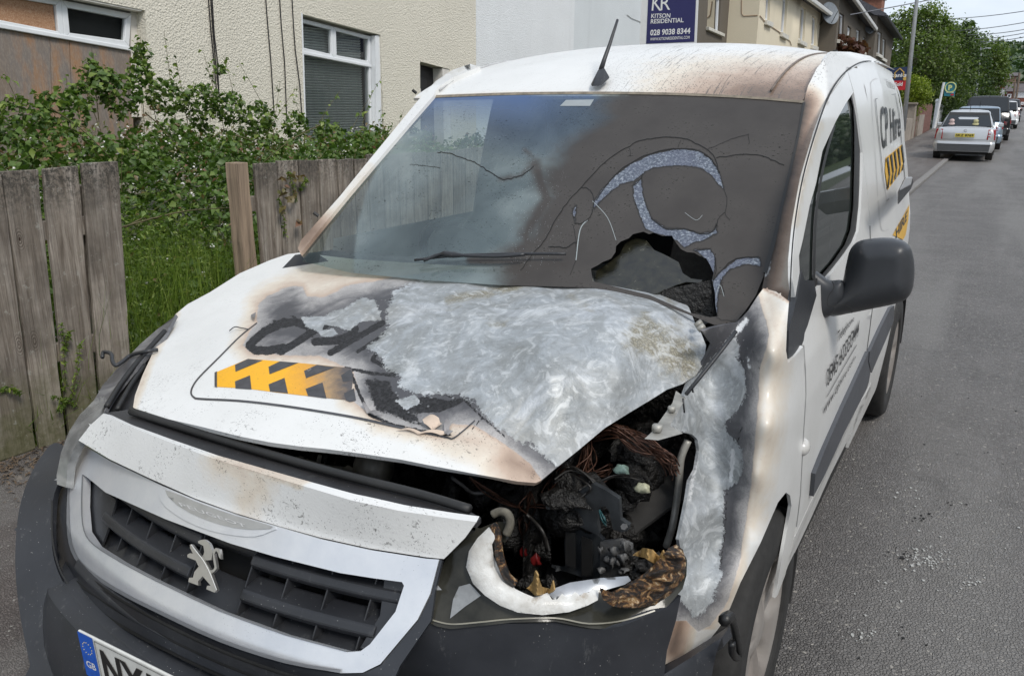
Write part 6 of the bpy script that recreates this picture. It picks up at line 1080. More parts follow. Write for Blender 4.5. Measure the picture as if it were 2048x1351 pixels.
# ================================================================ PLANTS
def leafmat(name, a, b, c=None, tr=.25, rough=.45):
    n = NT(name); v = n.attr('var'); col = n.ramp(v, (.0, a), (.55, b), (1., c or b)); n.put(n.b.inputs['Base Color'], col); n.b.inputs['Roughness'].default_value = rough
    t = n.n('ShaderNodeBsdfTranslucent'); n.l(n.mix(1., col, (1.2, 1.5, .6), 'MULTIPLY'), t.inputs[0]); m = n.n('ShaderNodeMixShader'); m.inputs[0].default_value = tr; n.l(n.b.outputs[0], m.inputs[1]); n.l(t.outputs[0], m.inputs[2]); n.l(m.outputs[0], n.out.inputs[0]); return n.m
def leaves(name, C, size, m, parent=None, up=.5, aspect=.55, seed=1, droop=.25, var=None, kind='stuff', D=None):
    g = np.random.default_rng(seed); n = len(C); C = np.asarray(C, float)
    N = g.normal(size=(n, 3)); N[:, 2] = np.abs(N[:, 2])+up; N /= np.linalg.norm(N, axis=1)[:, None]
    A = g.normal(size=(n, 3)) if D is None else np.asarray(D, float)+g.normal(size=(n, 3))*.35; A -= N*(A*N).sum(1)[:, None]; A /= np.linalg.norm(A, axis=1)[:, None]; B = np.cross(N, A); s = (size*g.uniform(.6, 1.3, n))[:, None]
    t0 = C-A*s*.5; t1 = C+A*s*.5-N*s*droop*.6; w = s*aspect*.5; m0 = C+N*s*.06
    V = np.stack([t0, m0-B*w+N*s*.10-A*s*.08, m0+B*w+N*s*.10-A*s*.08, t1, m0+A*s*.12-N*s*.02], 1)
    F = np.array([[0, 4, 1], [1, 4, 3], [0, 2, 4], [2, 3, 4]]); FF = (F[None]+5*np.arange(n)[:, None, None]).reshape(-1, 3)
    vv = np.clip(g.uniform(0, 1, n) if var is None else var+g.normal(0, .12, n), 0, 1)
    o = mesh(name, V.reshape(-1, 3), FF, m, parent, False, attrs=dict(var=np.repeat(vv, 5)))
    if kind: tag(o, kind=kind)
    return o
LEAF = leafmat('bramble_leaf', (.030, .066, .013), (.10, .17, .032), (.24, .30, .07)); LEAFR = leafmat('bramble_leaf_tip', (.10, .11, .03), (.16, .12, .05), (.20, .10, .07)); GRS = leafmat('grass_blade', (.055, .10, .014), (.14, .215, .03), (.27, .33, .07), .35)
BR = thing('bramble_thicket', 'tall overgrown bramble thicket with white flowers in front of the cream house', 'bush', (-4.4, 3, 0))
def bh(x, y):      # top of the thicket
    t = np.clip((-2.75-x)/1.3, 0, 1); base = .55+.70*t**.8
    base = base-.18*np.clip((y-3.5)/3, 0, 1)*t+.10*np.clip((1.5-y)/2, 0, 1)+.0*y
    gap = np.exp(-((y-2.2)/.9)**2)*np.clip(1-(-2.6-x)/1.8, 0, 1); base = base*(1-.35*gap)
    return base+.10*np.sin(x*4.1+y*2.3)+.08*np.sin(y*5.3-x*3)+.06*np.sin(x*9+y*7)
g = np.random.default_rng(4)
def bpts(n, x0, x1, y0, y1_, lo, pw=.35):
    x = g.uniform(x0, x1, n); y = g.uniform(y0, y1_, n); h = bh(x, y); return np.c_[x, y, h*(1-(1-lo)*g.uniform(0, 1, n)**(1/pw)*1.0)], h
Ca, h = bpts(64000, -5.92, -2.62, -1.5, 9.0, .35, .9); Ca[:, 2] = h*(1-.80*g.uniform(0, 1, len(h))**1.7)
k = np.random.default_rng(5).uniform(size=len(Ca)); 
grp = np.repeat(Ca[::5], 5, 0)[:len(Ca)]+g.normal(0, .028, (len(Ca), 3)); clump = .5+.5*np.sin(grp[:, 0]*3.1+grp[:, 1]*2.2)*np.sin(grp[:, 1]*4.3+1)
leaves('bramble_leaves', grp, .062, LEAF, BR, .7, .70, 3, var=np.clip(.42+.25*clump*(g.uniform(size=len(grp))-.2)+.25*(g.uniform(size=len(grp))-.5), 0, 1))
# young reddish growth near the top
Cb, h = bpts(3600, -5.6, -2.7, -1.2, 8.5, 1., 1); Cb[:, 2] = h+g.uniform(-.03, .07, len(h)); leaves('young_bramble_leaves', Cb, .045, LEAFR, BR, .5, .5, 5)
STM = mat('bramble_stem', (.10, .085, .035), .7, .4, 30)
mb = MB(); CL = []; CD = []
def cane(p0, p1, sag=.12, r=.004, lf=12):
    p0, p1 = np.array(p0), np.array(p1); m = (p0+p1)/2+np.array([0, 0, sag]); pts = smoothpts([p0, m, p1], 6); mb.tube(pts, np.linspace(r, r*.4, len(pts)), 4, False)
    for q in range(lf): t = g.uniform(.25, 1); i = min(int(t*(len(pts)-1)), len(pts)-1); CL.append(pts[i]+g.normal(0, .02, 3))
# traced canes that stand out against the wall
for (a, b, c, d, x) in ((345, 180, 328, 62, -5.2), (285, 250, 280, 72, -5.3), (310, 200, 282, 110, -5.2), (445, 210, 405, 100, -5.3), (480, 210, 448, 112, -5.2), (560, 235, 478, 126, -5.0), (505, 260, 597, 170, -4.8), (600, 260, 680, 182, -4.9), (665, 280, 765, 152, -4.7), (700, 290, 745, 185, -4.6), (205, 230, 150, 130, -4.9), (70, 240, 10, 150, -4.7), (140, 260, 132, 150, -4.9), (190, 180, 183, 95, -5.1), (755, 300, 762, 215, -5.2), (540, 250, 560, 165, -5.2), (370, 190, 352, 120, -5.2), (770, 300, 808, 218, -5.4), (90, 150, 60, 185, -4.9), (415, 190, 430, 112, -5.3), (250, 130, 277, 70, -5.35), (620, 250, 585, 190, -5)):
    cane(P(a, b, x=x)-np.array([0, 0, .25]), P(c, d, x=x), .03, .0042, 13)
for (a, b, c, d, x) in ((100, 215, 225, 320, -3.6), (290, 225, 370, 315, -3.6), (640, 250, 520, 330, -3.4), (240, 455, 480, 415, -2.55), (250, 455, 330, 440, -2.6), (470, 270, 560, 320, -3.4)): cane(P(a, b, x=x), P(c, d, x=x), .03, .005, 6)
for k in range(90):
    x, y = g.uniform(-5.6, -3.0), g.uniform(-1, 8); h = float(bh(x, y)); cane((x, y, h-.3), (x+g.normal(0, .25), y+g.normal(0, .3), h+g.uniform(.02, .16)), .05, .003, 5)
tag(mb.build('bramble_canes', STM, BR, True), kind='stuff'); leaves('cane_leaves', np.array(CL), .055, LEAF, BR, .4, .6, 9, var=g.uniform(.3, .95, len(CL)))
# extra foliage heaps seen against the boards
def heap(cs, n, size, m, seed, name='bramble_leaves', sq=(1, 1, 1)):
    gg = np.random.default_rng(seed); P_ = []
    for (a, b, x, r) in cs: c = P(a, b, x=x); d = gg.normal(size=(int(n*r*r*6), 3)); d /= np.linalg.norm(d, axis=1)[:, None]; P_.append(c+d*(r*gg.uniform(.3, 1, len(d))**.5)[:, None]*np.array(sq))
    P_ = np.concatenate(P_); return leaves(name, P_, size, m, BR, .5, .68, seed, var=gg.uniform(.15, .85, len(P_)))
heap([(205, 165, -5., .14), (185, 145, -5.1, .10), (285, 105, -5.3, .09), (280, 150, -5.2, .12), (240, 195, -5, .18), (130, 230, -4.8, .2), (40, 250, -4.7, .2), (330, 195, -5.1, .16), (400, 205, -5.1, .18), (460, 215, -5, .16), (520, 235, -4.9, .16), (590, 250, -4.8, .14), (440, 140, -5.2, .06), (660, 270, -4.7, .16), (740, 300, -4.6, .14), (720, 280, -5.3, .10), (160, 190, -4.9, .1)], 1500, .06, LEAF, 21)
FLW = flat('bramble_flower', (.68, .66, .62), .6); Cf, h = bpts(420, -5.3, -2.75, -1, 8, 1., 1); Cf[:, 2] = h+g.uniform(-.06, .06, len(h)); Cf = np.repeat(Cf, 5, 0)+g.normal(0, .010, (len(Cf)*5, 3)); leaves('bramble_flowers', Cf, .018, FLW, BR, 1., .9, 12, 0)
# grass and horsetail in the garden gap
HG_ = thing('horsetail_patch', 'bright green horsetail and goosegrass filling the garden gap', 'weeds', (-3, 2, 0))
def blades(name, n, x0, x1, y0, y1_, hmin, hmax, wd, m, parent, seed, lean=.3, top=None):
    gg = np.random.default_rng(seed); x = gg.uniform(x0, x1, n); y = gg.uniform(y0, y1_, n); h = gg.uniform(hmin, hmax, n)*(1 if top is None else top(x, y)); a = gg.uniform(0, 2*math.pi, n); l = gg.normal(0, lean, (n, 2))*h[:, None]
    p = np.c_[x, y, np.full(n, .04)]; d = np.c_[np.cos(a), np.sin(a), 0*a]*wd; mid = p+np.c_[l*.35, h*.6]; tip = p+np.c_[l, h]
    V = np.stack([p-d, p+d, mid+d*.8, mid-d*.8, tip], 1).reshape(-1, 3); F = (np.array([[0, 1, 2], [0, 2, 3], [3, 2, 4]])[None]+5*np.arange(n)[:, None, None]).reshape(-1, 3)
    o = mesh(name, V, F, m, parent, False, attrs=dict(var=np.repeat(gg.uniform(0, 1, n), 5))); tag(o, kind='stuff'); return o
def gtop(x, y): return np.clip(1-((y-2.0)/1.6)**2, .35, 1)
blades('horsetail_stems', 9000, -3.6, -2.42, .6, 3.6, .25, .95, .0016, GRS, HG_, 3, .16, gtop); blades('grass_blades', 9000, -3.4, -2.40, .4, 3.4, .10, .45, .003, GRS, HG_, 4, .45, gtop)
gq = np.random.default_rng(8); n_ = 16000; x = gq.uniform(-3.7, -2.45, n_); y = gq.uniform(.6, 3.6, n_); z = .05+gq.uniform(0, 1, n_)*(.45+.6*np.clip((-2.5-x)/1.1, 0, 1))*gtop(x, y); Dn = gq.normal(size=(n_, 3)); Dn[:, 2] = np.abs(Dn[:, 2])*.6
leaves('horsetail_whorls', np.c_[x, y, z], .055, GRS, HG_, .3, .07, 8, .1, D=Dn); n_ = 5000; x = gq.uniform(-3.7, -2.5, n_); y = gq.uniform(.8, 3.4, n_); z = .1+gq.uniform(.3, 1, n_)*(.5+.6*np.clip((-2.5-x)/1.1, 0, 1))*gtop(x, y); leaves('goosegrass_leaves', np.c_[x, y, z], .032, leafmat('goosegrass_leaf', (.06, .10, .018), (.16, .23, .04), (.27, .33, .08), .35), HG_, .4, .35, 14, .2)
# sprigs growing through the fence
SP = thing('fence_weeds', 'thin goosegrass sprigs growing through the gaps of the left fence', 'weeds', (-2.36, 1.1, .3)); mb = MB(); cl = []
for (a, b, c, d) in ((130, 780, 122, 650), (145, 790, 160, 690), (0, 780, 40, 785), (135, 800, 118, 820), (150, 810, 110, 795), (128, 700, 138, 665), (590, 400, 575, 345), (600, 380, 612, 360), (570, 470, 558, 400)):
    p0, p1 = P(a, b, x=-2.37), P(c, d, x=-2.34); pts = smoothpts([p0, (p0+p1)/2+np.array([.01, 0, .01]), p1], 5); mb.tube(pts, .0018, 4, False)
    for q in pts: cl += [q+g.normal(0, .006, 3) for _ in range(6)]
tag(mb.build('sprig_stems', STM, SP), kind='stuff'); leaves('sprig_leaves', np.array(cl), .030, GRS, SP, .3, .25, 6)
BERR = np.array([P(a, b, x=-2.33) for a, b in ((562, 360), (580, 352), (573, 375), (560, 385), (586, 385), (596, 350), (600, 355), (560, 425), (565, 415), (598, 445), (580, 400))]); BERR = np.repeat(BERR, 3, 0)+g.normal(0, .012, (33, 3)); leaves('creeper_leaves', BERR, .055, LEAFR, SP, .2, .7, 16)
# litter at the fence foot
LT = mat('dry_litter', (.12, .085, .055), .9, .5, 40); gq = np.random.default_rng(17); n_ = 2200; C_ = np.c_[gq.uniform(-2.36, -1.7, n_)-.0, gq.uniform(-.3, 3, n_), np.full(n_, .062)]; C_[:, 0] = -2.36+np.abs(gq.normal(0, .16, n_)); o = leaves('dry_leaf_litter', C_, .030, LT, None, 3., .3, 18, .1); 
n_ = 900; gq = np.random.default_rng(19); V = []; mb = MB()
for k in range(700):
    x, y, s = -2.36+abs(gq.normal(0, .35)), gq.uniform(-.6, 2.5), gq.uniform(.003, .011); z = .055
    mb.hexa([(x-s, y-s, z), (x+s, y-s*.7, z), (x+s*.8, y+s, z), (x-s*.6, y+s, z)], [(x-s*.6, y-s*.5, z+s), (x+s*.5, y-s*.6, z+s*1.1), (x+s*.5, y+s*.6, z+s*.9), (x-s*.5, y+s*.5, z+s)])
tag(mb.build('gravel', mat('loose_gravel', (.17, .15, .13), .9, .5, 90), None), kind='stuff')

WB = flat('white_ash_flake', (.48, .48, .46), .8); DB = flat('dark_char_flake', (.02, .02, .02), .8); gq = np.random.default_rng(23)
for nm, mt_, spots in (('ash_flakes', WB, ((1848, 1112, 26, 70), (1860, 1122, 16, 40), (1933, 1165, 18, 28), (1865, 1118, 40, 40), (1730, 1270, 22, 30), (1810, 985, 30, 10), (1935, 1050, 40, 10), (1870, 1000, 200, 60), (1750, 1210, 120, 60), (1900, 850, 120, 30), (1850, 620, 120, 16))), ('char_flakes', DB, ((1835, 1025, 26, 20), (1890, 1010, 30, 16), (1795, 1110, 16, 12), (1980, 900, 60, 10), (1760, 1290, 60, 12), (1850, 800, 120, 20)))):
    mb = MB()
    for px, py, sp_, n_ in spots:
        for k in range(n_):
            q = P(px+gq.normal(0, sp_), py+gq.normal(0, sp_*.35), z=.002); s = abs(gq.normal(.0015, .0018))+.0009; an = gq.uniform(0, 6)
            if q[0] < 1.0 or q[1] > 14: continue
            V = [q+np.array([s*math.cos(an+j*1.57)*gq.uniform(.5, 1.4), s*math.sin(an+j*1.57)*gq.uniform(.5, 1.4), 0]) for j in range(4)]; mb.hexa(V, [v+np.array([0, 0, s*.7]) for v in V])
    tag(mb.build(nm, mt_, None), kind='stuff')
# ================================================================ SALE BOARDS
NAVY = flat('board_navy', (.022, .022, .115), .4); BWH = flat('board_white', (.78, .78, .78), .4)
def brd(px, py, y): return P(px, py, y=y)
yk = 11.
KB = thing('estate_agent_board', 'tall navy and white estate agent board reading KITSON RESIDENTIAL behind the van roof', 'sign', tuple(brd(1340, 230, yk)))
def flatq(name, pts, y, th, m, parent, d=0.):
    q = [brd(a, b, y)+np.array([0, -d, 0]) for a, b in pts]; mb = MB(); mb.hexa(q, [p+np.array([0, -th, 0]) for p in q]); return mb.build(name, m, parent)
flatq('panel', [(1290, -140), (1403, -132), (1393, 97), (1279, 103)], yk, .012, BWH, KB); flatq('print_field', [(1303, -130), (1398, -122), (1389, 84), (1293, 88)], yk, .004, NAVY, KB, .012)
def ktext(t, quad, m=None, b=.0): text('lettering', t, [brd(a, c, yk)+np.array([0, -.0175, 0]) for a, c in quad], None, m or BWH, KB, b)
ktext('K', [(1307, -8), (1325, -8), (1324, 22), (1304, 22)], b=.0); ktext('R', [(1323, -8), (1342, -8), (1341, 20), (1322, 21)])
ktext('KITSON', [(1304, 28), (1342, 27), (1341, 36), (1303, 37)], b=.015); ktext('RESIDENTIAL', [(1303, 39), (1368, 36), (1368, 45), (1302, 48)], b=.015); ktext('028 9038 8344', [(1302, 60), (1382, 56), (1381, 68), (1301, 72)], b=.025); ktext('WWW.KITSONRESIDENTIAL.COM', [(1302, 76), (1380, 72), (1380, 78), (1301, 82)], b=.01)
mb = MB(); a, b = brd(1284, 97, yk), brd(1284, 97, yk); mb.box((a[0]-.03, yk+.013, 0.02), (a[0]+.03, yk+.06, 3.9)); mb.build('post', mat('board_post', (.72, .72, .72), .5, .08), KB)
# ================================================================ CARS
def carpaint(name, col, metal=.5): n = NT(name); return n.fin(n.mix(n.rng(n.noise(3, 4), .3, .7, 0, .2), col, tuple(x*.85 for x in col)), .28, metal, None, .5, .8)
CGL = NT('car_glass'); CGL.fin((.018, .022, .026), .10, 0, None, .6); CGL = CGL.m
def loft(stations, parent, name, m, caps=True, smooth=True):
    V = []; k = len(stations[0][1])
    for y, sec in stations:
        for x, z in sec: V.append((x, y, z))
        for x, z in sec[::-1]: V.append((-x, y, z))
    kk = 2*k; F = [[i*kk+j, i*kk+j+1, (i+1)*kk+j+1, (i+1)*kk+j] for i in range(len(stations)-1) for j in range(kk-1)]
    if caps: F += [list(range(kk))[::-1], [(len(stations)-1)*kk+j for j in range(kk)]]
    return mesh(name, V, F, m, parent, smooth)
def car(name, label, cat, loc, rotz, L_, Wd, H, paint, kind='saloon', group=None, tail=(.32, .015, .02), detail=True):
    t = thing(name, label, cat, (0, 0, 0), group); w = Wd/2; sill = .20; belt = H*.64; bh_ = belt
    def sec(k, zb, zt, tuck=.0): return [(k*w*.86, zb), (k*w*.97, zb+.10), (k*w, zb+(zt-zb)*.45), (k*w*.985, zb+(zt-zb)*.75), (k*w*(.93-tuck), zt-.02), (k*w*(.86-tuck), zt)]
    if kind == 'saloon': st = [(.0, sec(.90, .36, belt-.06)), (.04, sec(.955, .28, belt)), (.18, sec(.99, .22, belt+.02)), (.7, sec(1, sill, belt+.02)), (L_*.5, sec(1, sill, belt)), (L_*.72, sec(1, sill, belt-.04)), (L_*.93, sec(.96, .24, belt-.20)), (L_, sec(.86, .34, belt-.34))]
    else: st = [(.0, sec(.93, .36, belt)), (.05, sec(.97, .28, belt)), (.2, sec(1, .22, belt)), (L_*.5, sec(1, sill, belt)), (L_*.75, sec(1, sill, belt-.04)), (L_*.94, sec(.96, .24, belt-.18)), (L_, sec(.88, .34, belt-.32))]
    body = loft(st, t, 'body', paint)
    # greenhouse
    def cs(k, z0, z1, kt): return [(k*w*.90, z0), (k*w*.88, z0+.05), (k*w*(.88+kt)/2, (z0+z1)/2), (k*w*kt, z1-.05), (k*w*(kt-.08), z1-.01), (k*w*.3, z1+.015*1)]
    yb = .52 if kind == 'saloon' else .10; yt = 1.10 if kind == 'saloon' else .42; yf = L_*.52 if kind == 'saloon' else L_*.50; yw = L_*.70
    KT = .68 if kind == 'saloon' else .76
    gs = [(yb, cs(.97, belt-.03, belt+.01, .86)), (yb+(yt-yb)*.5, cs(.98, belt-.02, belt+(H-belt)*.55, .82)), (yt, cs(1, belt-.02, H-.02, KT)), ((yt+yf)/2, cs(1, belt-.02, H, KT)), (yf, cs(1, belt-.03, H-.03, KT)), (yf+(yw-yf)*.5, cs(.99, belt-.04, belt+(H-belt)*.5, .82)), (yw, cs(.98, belt-.05, belt-.02, .86))]
    loft(gs, body, 'roof', paint)
    def q(name_, pts, m, par, d=.0): return mesh(name_, pts, [list(range(len(pts)))], m, par, False)
    # rear window (lies just outside the greenhouse skin)
    e = .012; zb_, zt_ = belt+.05, H-.085; fy_ = lambda z: yb+(yt-yb)*(z-belt)/(H-belt)-.035
    rw = mesh('rear_window', [(-w*.80, fy_(zb_), zb_), (w*.80, fy_(zb_), zb_), (w*(KT-.05), fy_(zt_), zt_), (-w*(KT-.05), fy_(zt_), zt_)], [[0, 1, 2, 3]], CGL, body, False); solid(rw, .01, 0)
    MB().hexa([(-w*.83, fy_(zb_)+.006, zb_-.02), (w*.83, fy_(zb_)+.006, zb_-.02), (w*(KT-.02), fy_(zt_)+.006, zt_+.02), (-w*(KT-.02), fy_(zt_)+.006, zt_+.02)], [(-w*.83, fy_(zb_)+.02, zb_-.02), (w*.83, fy_(zb_)+.02, zb_-.02), (w*(KT-.02), fy_(zt_)+.02, zt_+.02), (-w*(KT-.02), fy_(zt_)+.02, zt_+.02)]).build('window_seal', RUB, body)
    for s in (1, -1):
        for (ya, yb2, ta, tb) in ((yt-.02, (yt+yf)/2-.05, yt+.10, (yt+yf)/2-.05), ((yt+yf)/2+.02, yf+(yw-yf)*.75, (yt+yf)/2+.02, yf-.02)):
            sw = mesh('side_window', [(s*(w*.895+.004), ya, belt+.06), (s*(w*.895+.004), yb2, belt+.05), (s*(w*(KT+.03)+.006), tb, H-.10), (s*(w*(KT+.03)+.006), ta, H-.10)], [[0, 1, 2, 3]], CGL, body, False); solid(sw, .012, 0)
        m_ = MB(); c = np.array([s*(w+.07), yw-.30, belt+.06]); m_.box(c-np.array([.08, .04, .06]), c+np.array([.08, .04, .06])); bevel(m_.build('mirror', paint if kind == 'saloon' else RUB, body), .03, 3)
    # bumper, lamps
    bz = .30; 
    bp = loft([(-.055, [(w*.80, .26), (w*.86, .34), (w*.87, .44), (w*.84, .52), (w*.8, .53), (.1, .53)]), (-.04, [(w*.86, .25), (w*.93, .33), (w*.94, .45), (w*.92, .54), (w*.84, .55), (.1, .55)]), (.12, [(w*.95, .24), (w*1.01, .33), (w*1.02, .45), (w*1.0, .54), (w*.9, .55), (.1, .55)]), (.50, [(w*.96, .24), (w*1.01, .33), (w*1.015, .45), (w*1.0, .53), (w*.9, .53), (.1, .53)])], body, 'rear_bumper', paint)
    m_ = MB(); 
    m_.add([(-w*.85, -.064, .27), (w*.85, -.064, .27), (w*.87, -.066, .455), (-w*.87, -.066, .455)], [[0, 1, 2, 3]]); u_ = m_.build('bumper_rub_panel', mat('bumper_dark_'+name, (.07, .073, .076), .5, .1), bp); solid(u_, .012, 0)
    m_ = MB(); m_.add([(-w*.88, -.068, .455), (w*.88, -.068, .455), (w*.88, -.068, .475), (-w*.88, -.068, .475)], [[0, 1, 2, 3]]); solid(m_.build('bumper_strip', RUB, bp), .014, 0)
    LR = NT('tail_red_'+name); LR.fin(tail, .3, 0, None, .3); LR = LR.m; LWt = flat('tail_white_'+name, (.42, .10, .10), .3)
    for s in (1, -1):
        m_ = MB(); z0, z1_ = (.60, .90) if kind == 'saloon' else (.72, .92)
        m_.hexa([(s*w*1.0, .06, z0), (s*w*.72, -.014, z0), (s*w*.74, -.006, z1_), (s*w*.965, .06, z1_)], [(s*w*1.0, .16, z0), (s*w*.72, .06, z0), (s*w*.72, .10, z1_), (s*w*.985, .20, z1_)]); l_ = m_.build('tail_light', LR, body); bevel(l_, .02, 2)
        for zz2 in (.70, .775): m_ = MB(); m_.box((s*w*.76, -.018, zz2-.014), (s*w*.84, .0, zz2+.014)); bevel(m_.build('reverse_lamp', LWt, l_), .01)
    YP = flat('rear_plate_'+name, (.62, .50, .06), .4)
    pl_ = MB().box((-.27, -.030, .665), (.27, -.018, .785)).build('plate_recess', flat('plate_surround_'+name, (.6, .6, .58), .4), body); MB().box((-.25, -.036, .675), (.25, -.030, .775)).build('number_plate', YP, body)
    for y_ in (.62, L_-.72):
        for s in (1, -1): wheel(t, (s*(w-.10), y_, .30), .30, .19, s, TYRE, CHR)
    m_ = MB(); m_.box((-w*.8, .3, .16), (w*.8, L_-.3, .3)); m_.build('underbody', RUB, t)
    m_ = MB(); m_.tube([(.0, yt+.1, H), (.0, yt-.02, H+.17)], .008, 6); m_.build('aerial', RUB, t)
    t.location = loc; t.rotation_euler = (0, 0, rotz); return t, body, w, belt
CARG = 'cars parked along the pavement'
SV = carpaint('car_paint_silver', (.55, .56, .57), .5)
t, body, w, belt = car('silver_saloon', 'silver saloon car with red tail lights and yellow plate parked nearest beyond the van', 'car', (.20, 27.4, .03), 0, 4.2, 1.60, 1.44, SV, group=CARG)
text('plate_characters', 'SKZ 8769', [(-.23, -.0375, .76), (.23, -.0375, .76), (.23, -.0375, .69), (-.23, -.0375, .69)], None, BLKP, body, .03)
for o in [body.children[-1]]: pass
m_ = MB(); m_.tube([(.035*math.cos(a), -.022, .86+.035*math.sin(a)) for a in np.linspace(.5, 6.0, 16)], .006, 5, False); m_.build('boot_badge', flat('badge_grey', (.2, .2, .2), .3), body, True)
m_ = MB(); m_.box((-.62, -.008, .605), (.62, .0, .611)); m_.build('boot_gap', flat('gap_dark', (.12, .12, .12)), body)
m_ = MB(); m_.tube([(-.05, .585, belt+.06), (.30, .60, belt+.10)], .010, 5); m_.build('rear_wiper', RUB, body)
# soft toys on the parcel shelf
for (x, c, nm) in ((-.42, (.55, .42, .40), 'plush_toy'), (.22, (.45, .42, .22), 'plush_toy')):
    tt = thing(nm, ('pale pink soft toy' if x < 0 else 'yellowish soft toy')+' on the parcel shelf inside the rear window of the silver saloon', 'soft toy', (.20+x, 27.4+.62, .03+belt+.02)); c0_ = ORG[tt.name]
    mb = MB(); blob(mb, c0_+np.array([0, 0, .07]), (.10, .05, .08), 8, .05, 1); mb.build('body', flat('toy_body_%d' % (x > 0), c), tt, True); mb = MB(); blob(mb, c0_+np.array([0, -.01, .18]), (.07, .05, .065), 8, .05, 2); mb.build('head', flat('toy_head_%d' % (x > 0), c), tt, True)
car('blue_hatchback', 'pale blue hatchback parked between the silver saloon and the black four-by-four', 'car', (.30, 33.6, .06+float(gz(34))), 0, 4.0, 1.68, 1.50, carpaint('car_paint_blue', (.30, .38, .46)), 'hatch', CARG)
car('black_suv', 'tall black four-by-four parked in front of the pale blue hatchback', 'car', (.42, 41.0, .06+float(gz(42))), 0, 4.7, 1.92, 1.86, carpaint('car_paint_black', (.015, .015, .017)), 'hatch', CARG)
car('white_car', 'small white car parked beyond the black four-by-four', 'car', (.9, 56, float(gz(57))), 0, 4.2, 1.75, 1.55, carpaint('car_paint_white', (.68, .69, .70), .1), 'hatch', CARG)
car('grey_car', 'dark grey car parked farthest up the street', 'car', (1.1, 66, float(gz(67))), 0, 4.2, 1.75, 1.5, carpaint('car_paint_grey', (.10, .10, .11)), 'hatch', CARG)
# ================================================================ GARDEN WALLS UP THE STREET
CON = mat('wall_concrete', (.30, .26, .22), .9, .3, 3, .5, 30, .01); BRF = mat('brown_fence_paint', (.20, .10, .08), .85, .3, 6, .3, 30); WPO = mat('white_gate_paint', (.72, .72, .72), .5, .1)
def yx(px, x=-2.4): return float(P(px, 255, x=x)[1])
gw = thing('concrete_wall', 'grey concrete garden wall with a capped pillar beside the lime green bush', 'wall', (-2.6, 41, 0))
mb = MB(); mb.box((-2.72, yx(1826), .0), (-2.4, yx(1826)+1.0, 1.62)); bevel(mb.build('pillar', CON, gw), .02); mb = MB(); mb.box((-2.76, yx(1826)-.08, 1.62), (-2.36, yx(1826)+1.08, 1.72)); bevel(mb.build('pillar_cap', CON, gw), .02)
mb = MB(); mb.box((-2.6, 24, .0), (-2.4, yx(1824), 1.05)); mb.build('wall_panel', CON, gw)
mb = MB(); mb.box((-2.62, yx(1837), .05), (-2.42, yx(1847), 1.15)); mb.build('wall_panel', CON, gw)
bf = thing('brown_board_fence', 'red-brown board fence between the concrete pillar and the white gate', 'fence', (-2.5, 50, 0)); y = yx(1836); k = 0
while y < yx(1864): MB().box((-2.56, y, .15), (-2.52+.01*(k % 2), y+.26, 1.62+.06*math.sin(k))).build('fence_board', BRF, bf); y += .29; k += 1
gt = thing('white_gate', 'white painted gate with round-topped posts next to the teal letting board', 'gate', (-2.4, 58, 0))
for px, h in ((1868, 1.75), (1878, 1.45)):
    yy_ = yx(px); mb = MB(); mb.box((-2.5, yy_, .2), (-2.36, yy_+.35, h)); mb.build('gate_post', WPO, gt); mb = MB(); blob(mb, (-2.43, yy_+.17, h+.10), (.12, .2, .12), 8, 0, 1); mb.build('post_cap', WPO, gt, True)
for k in range(4): yy_ = yx(1870)+k*.9; mb = MB(); mb.box((-2.46, yy_, .35), (-2.42, yy_+.3, 1.3)); mb.build('gate_bar', WPO, gt)
gp = thing('grey_gate_pillar', 'pale grey flat pillar behind the white gate', 'pillar', (-2.5, 64, 0)); mb = MB(); mb.box((-2.7, yx(1886), .3), (-2.4, yx(1890), 1.75)); mb.build('pillar', mat('pale_pillar', (.38, .38, .37), .9), gp)
ww = thing('far_white_wall', 'white garden wall under the dark trees up the street', 'wall', (-3, 80, 0)); mb = MB(); mb.box((-3.1, yx(1912), .5), (-2.9, yx(1921), 2.0)); mb.build('wall_panel', WPO, ww)
rf_ = thing('far_red_fence', 'red-brown fence beside the far lamp post', 'fence', (-2.6, 95, 0)); y = yx(1922); k = 0
while y < yx(1938): MB().box((-2.62, y, .6), (-2.56, y+1.1, 2.3)).build('fence_board', BRF, rf_); y += 1.25
# ================================================================ SIGNS
def sign3(name, label, corners, y, parts):
    t = thing(name, label, 'sign', tuple(P(*corners[3], y=y))); return t
ys1 = 36.; S1 = thing('sold_board', 'navy board over a red board on a pale pole behind the van roof', 'sign', tuple(P(1812, 250, y=ys1)))
NV2 = flat('sign_navy', (.018, .035, .10), .4); RD = flat('sign_red', (.55, .02, .03), .4); GLD = flat('sign_gold', (.65, .42, .10), .4)
def sq(par, nm, pts, m, y, d): q = [P(a, b, y=y)+np.array([0, -d, 0]) for a, b in pts]; return MB().hexa(q, [p+np.array([0, -.03, 0]) for p in q]).build(nm, m, par)
sq(S1, 'upper_board', [(1772, 137), (1826, 133), (1820, 161), (1776, 162)], NV2, ys1, 0); sq(S1, 'lower_board', [(1776, 162), (1822, 161), (1818, 180), (1780, 181)], RD, ys1, 0)
mb = MB(); hp_ = [P(a, b, y=ys1)+np.array([0, -.045, 0]) for a, b in ((1790, 157), (1790, 146), (1800, 137), (1808, 145), (1807, 152))]; mb.tube(hp_, .022, 5); mb.build('roof_mark', GLD, S1)
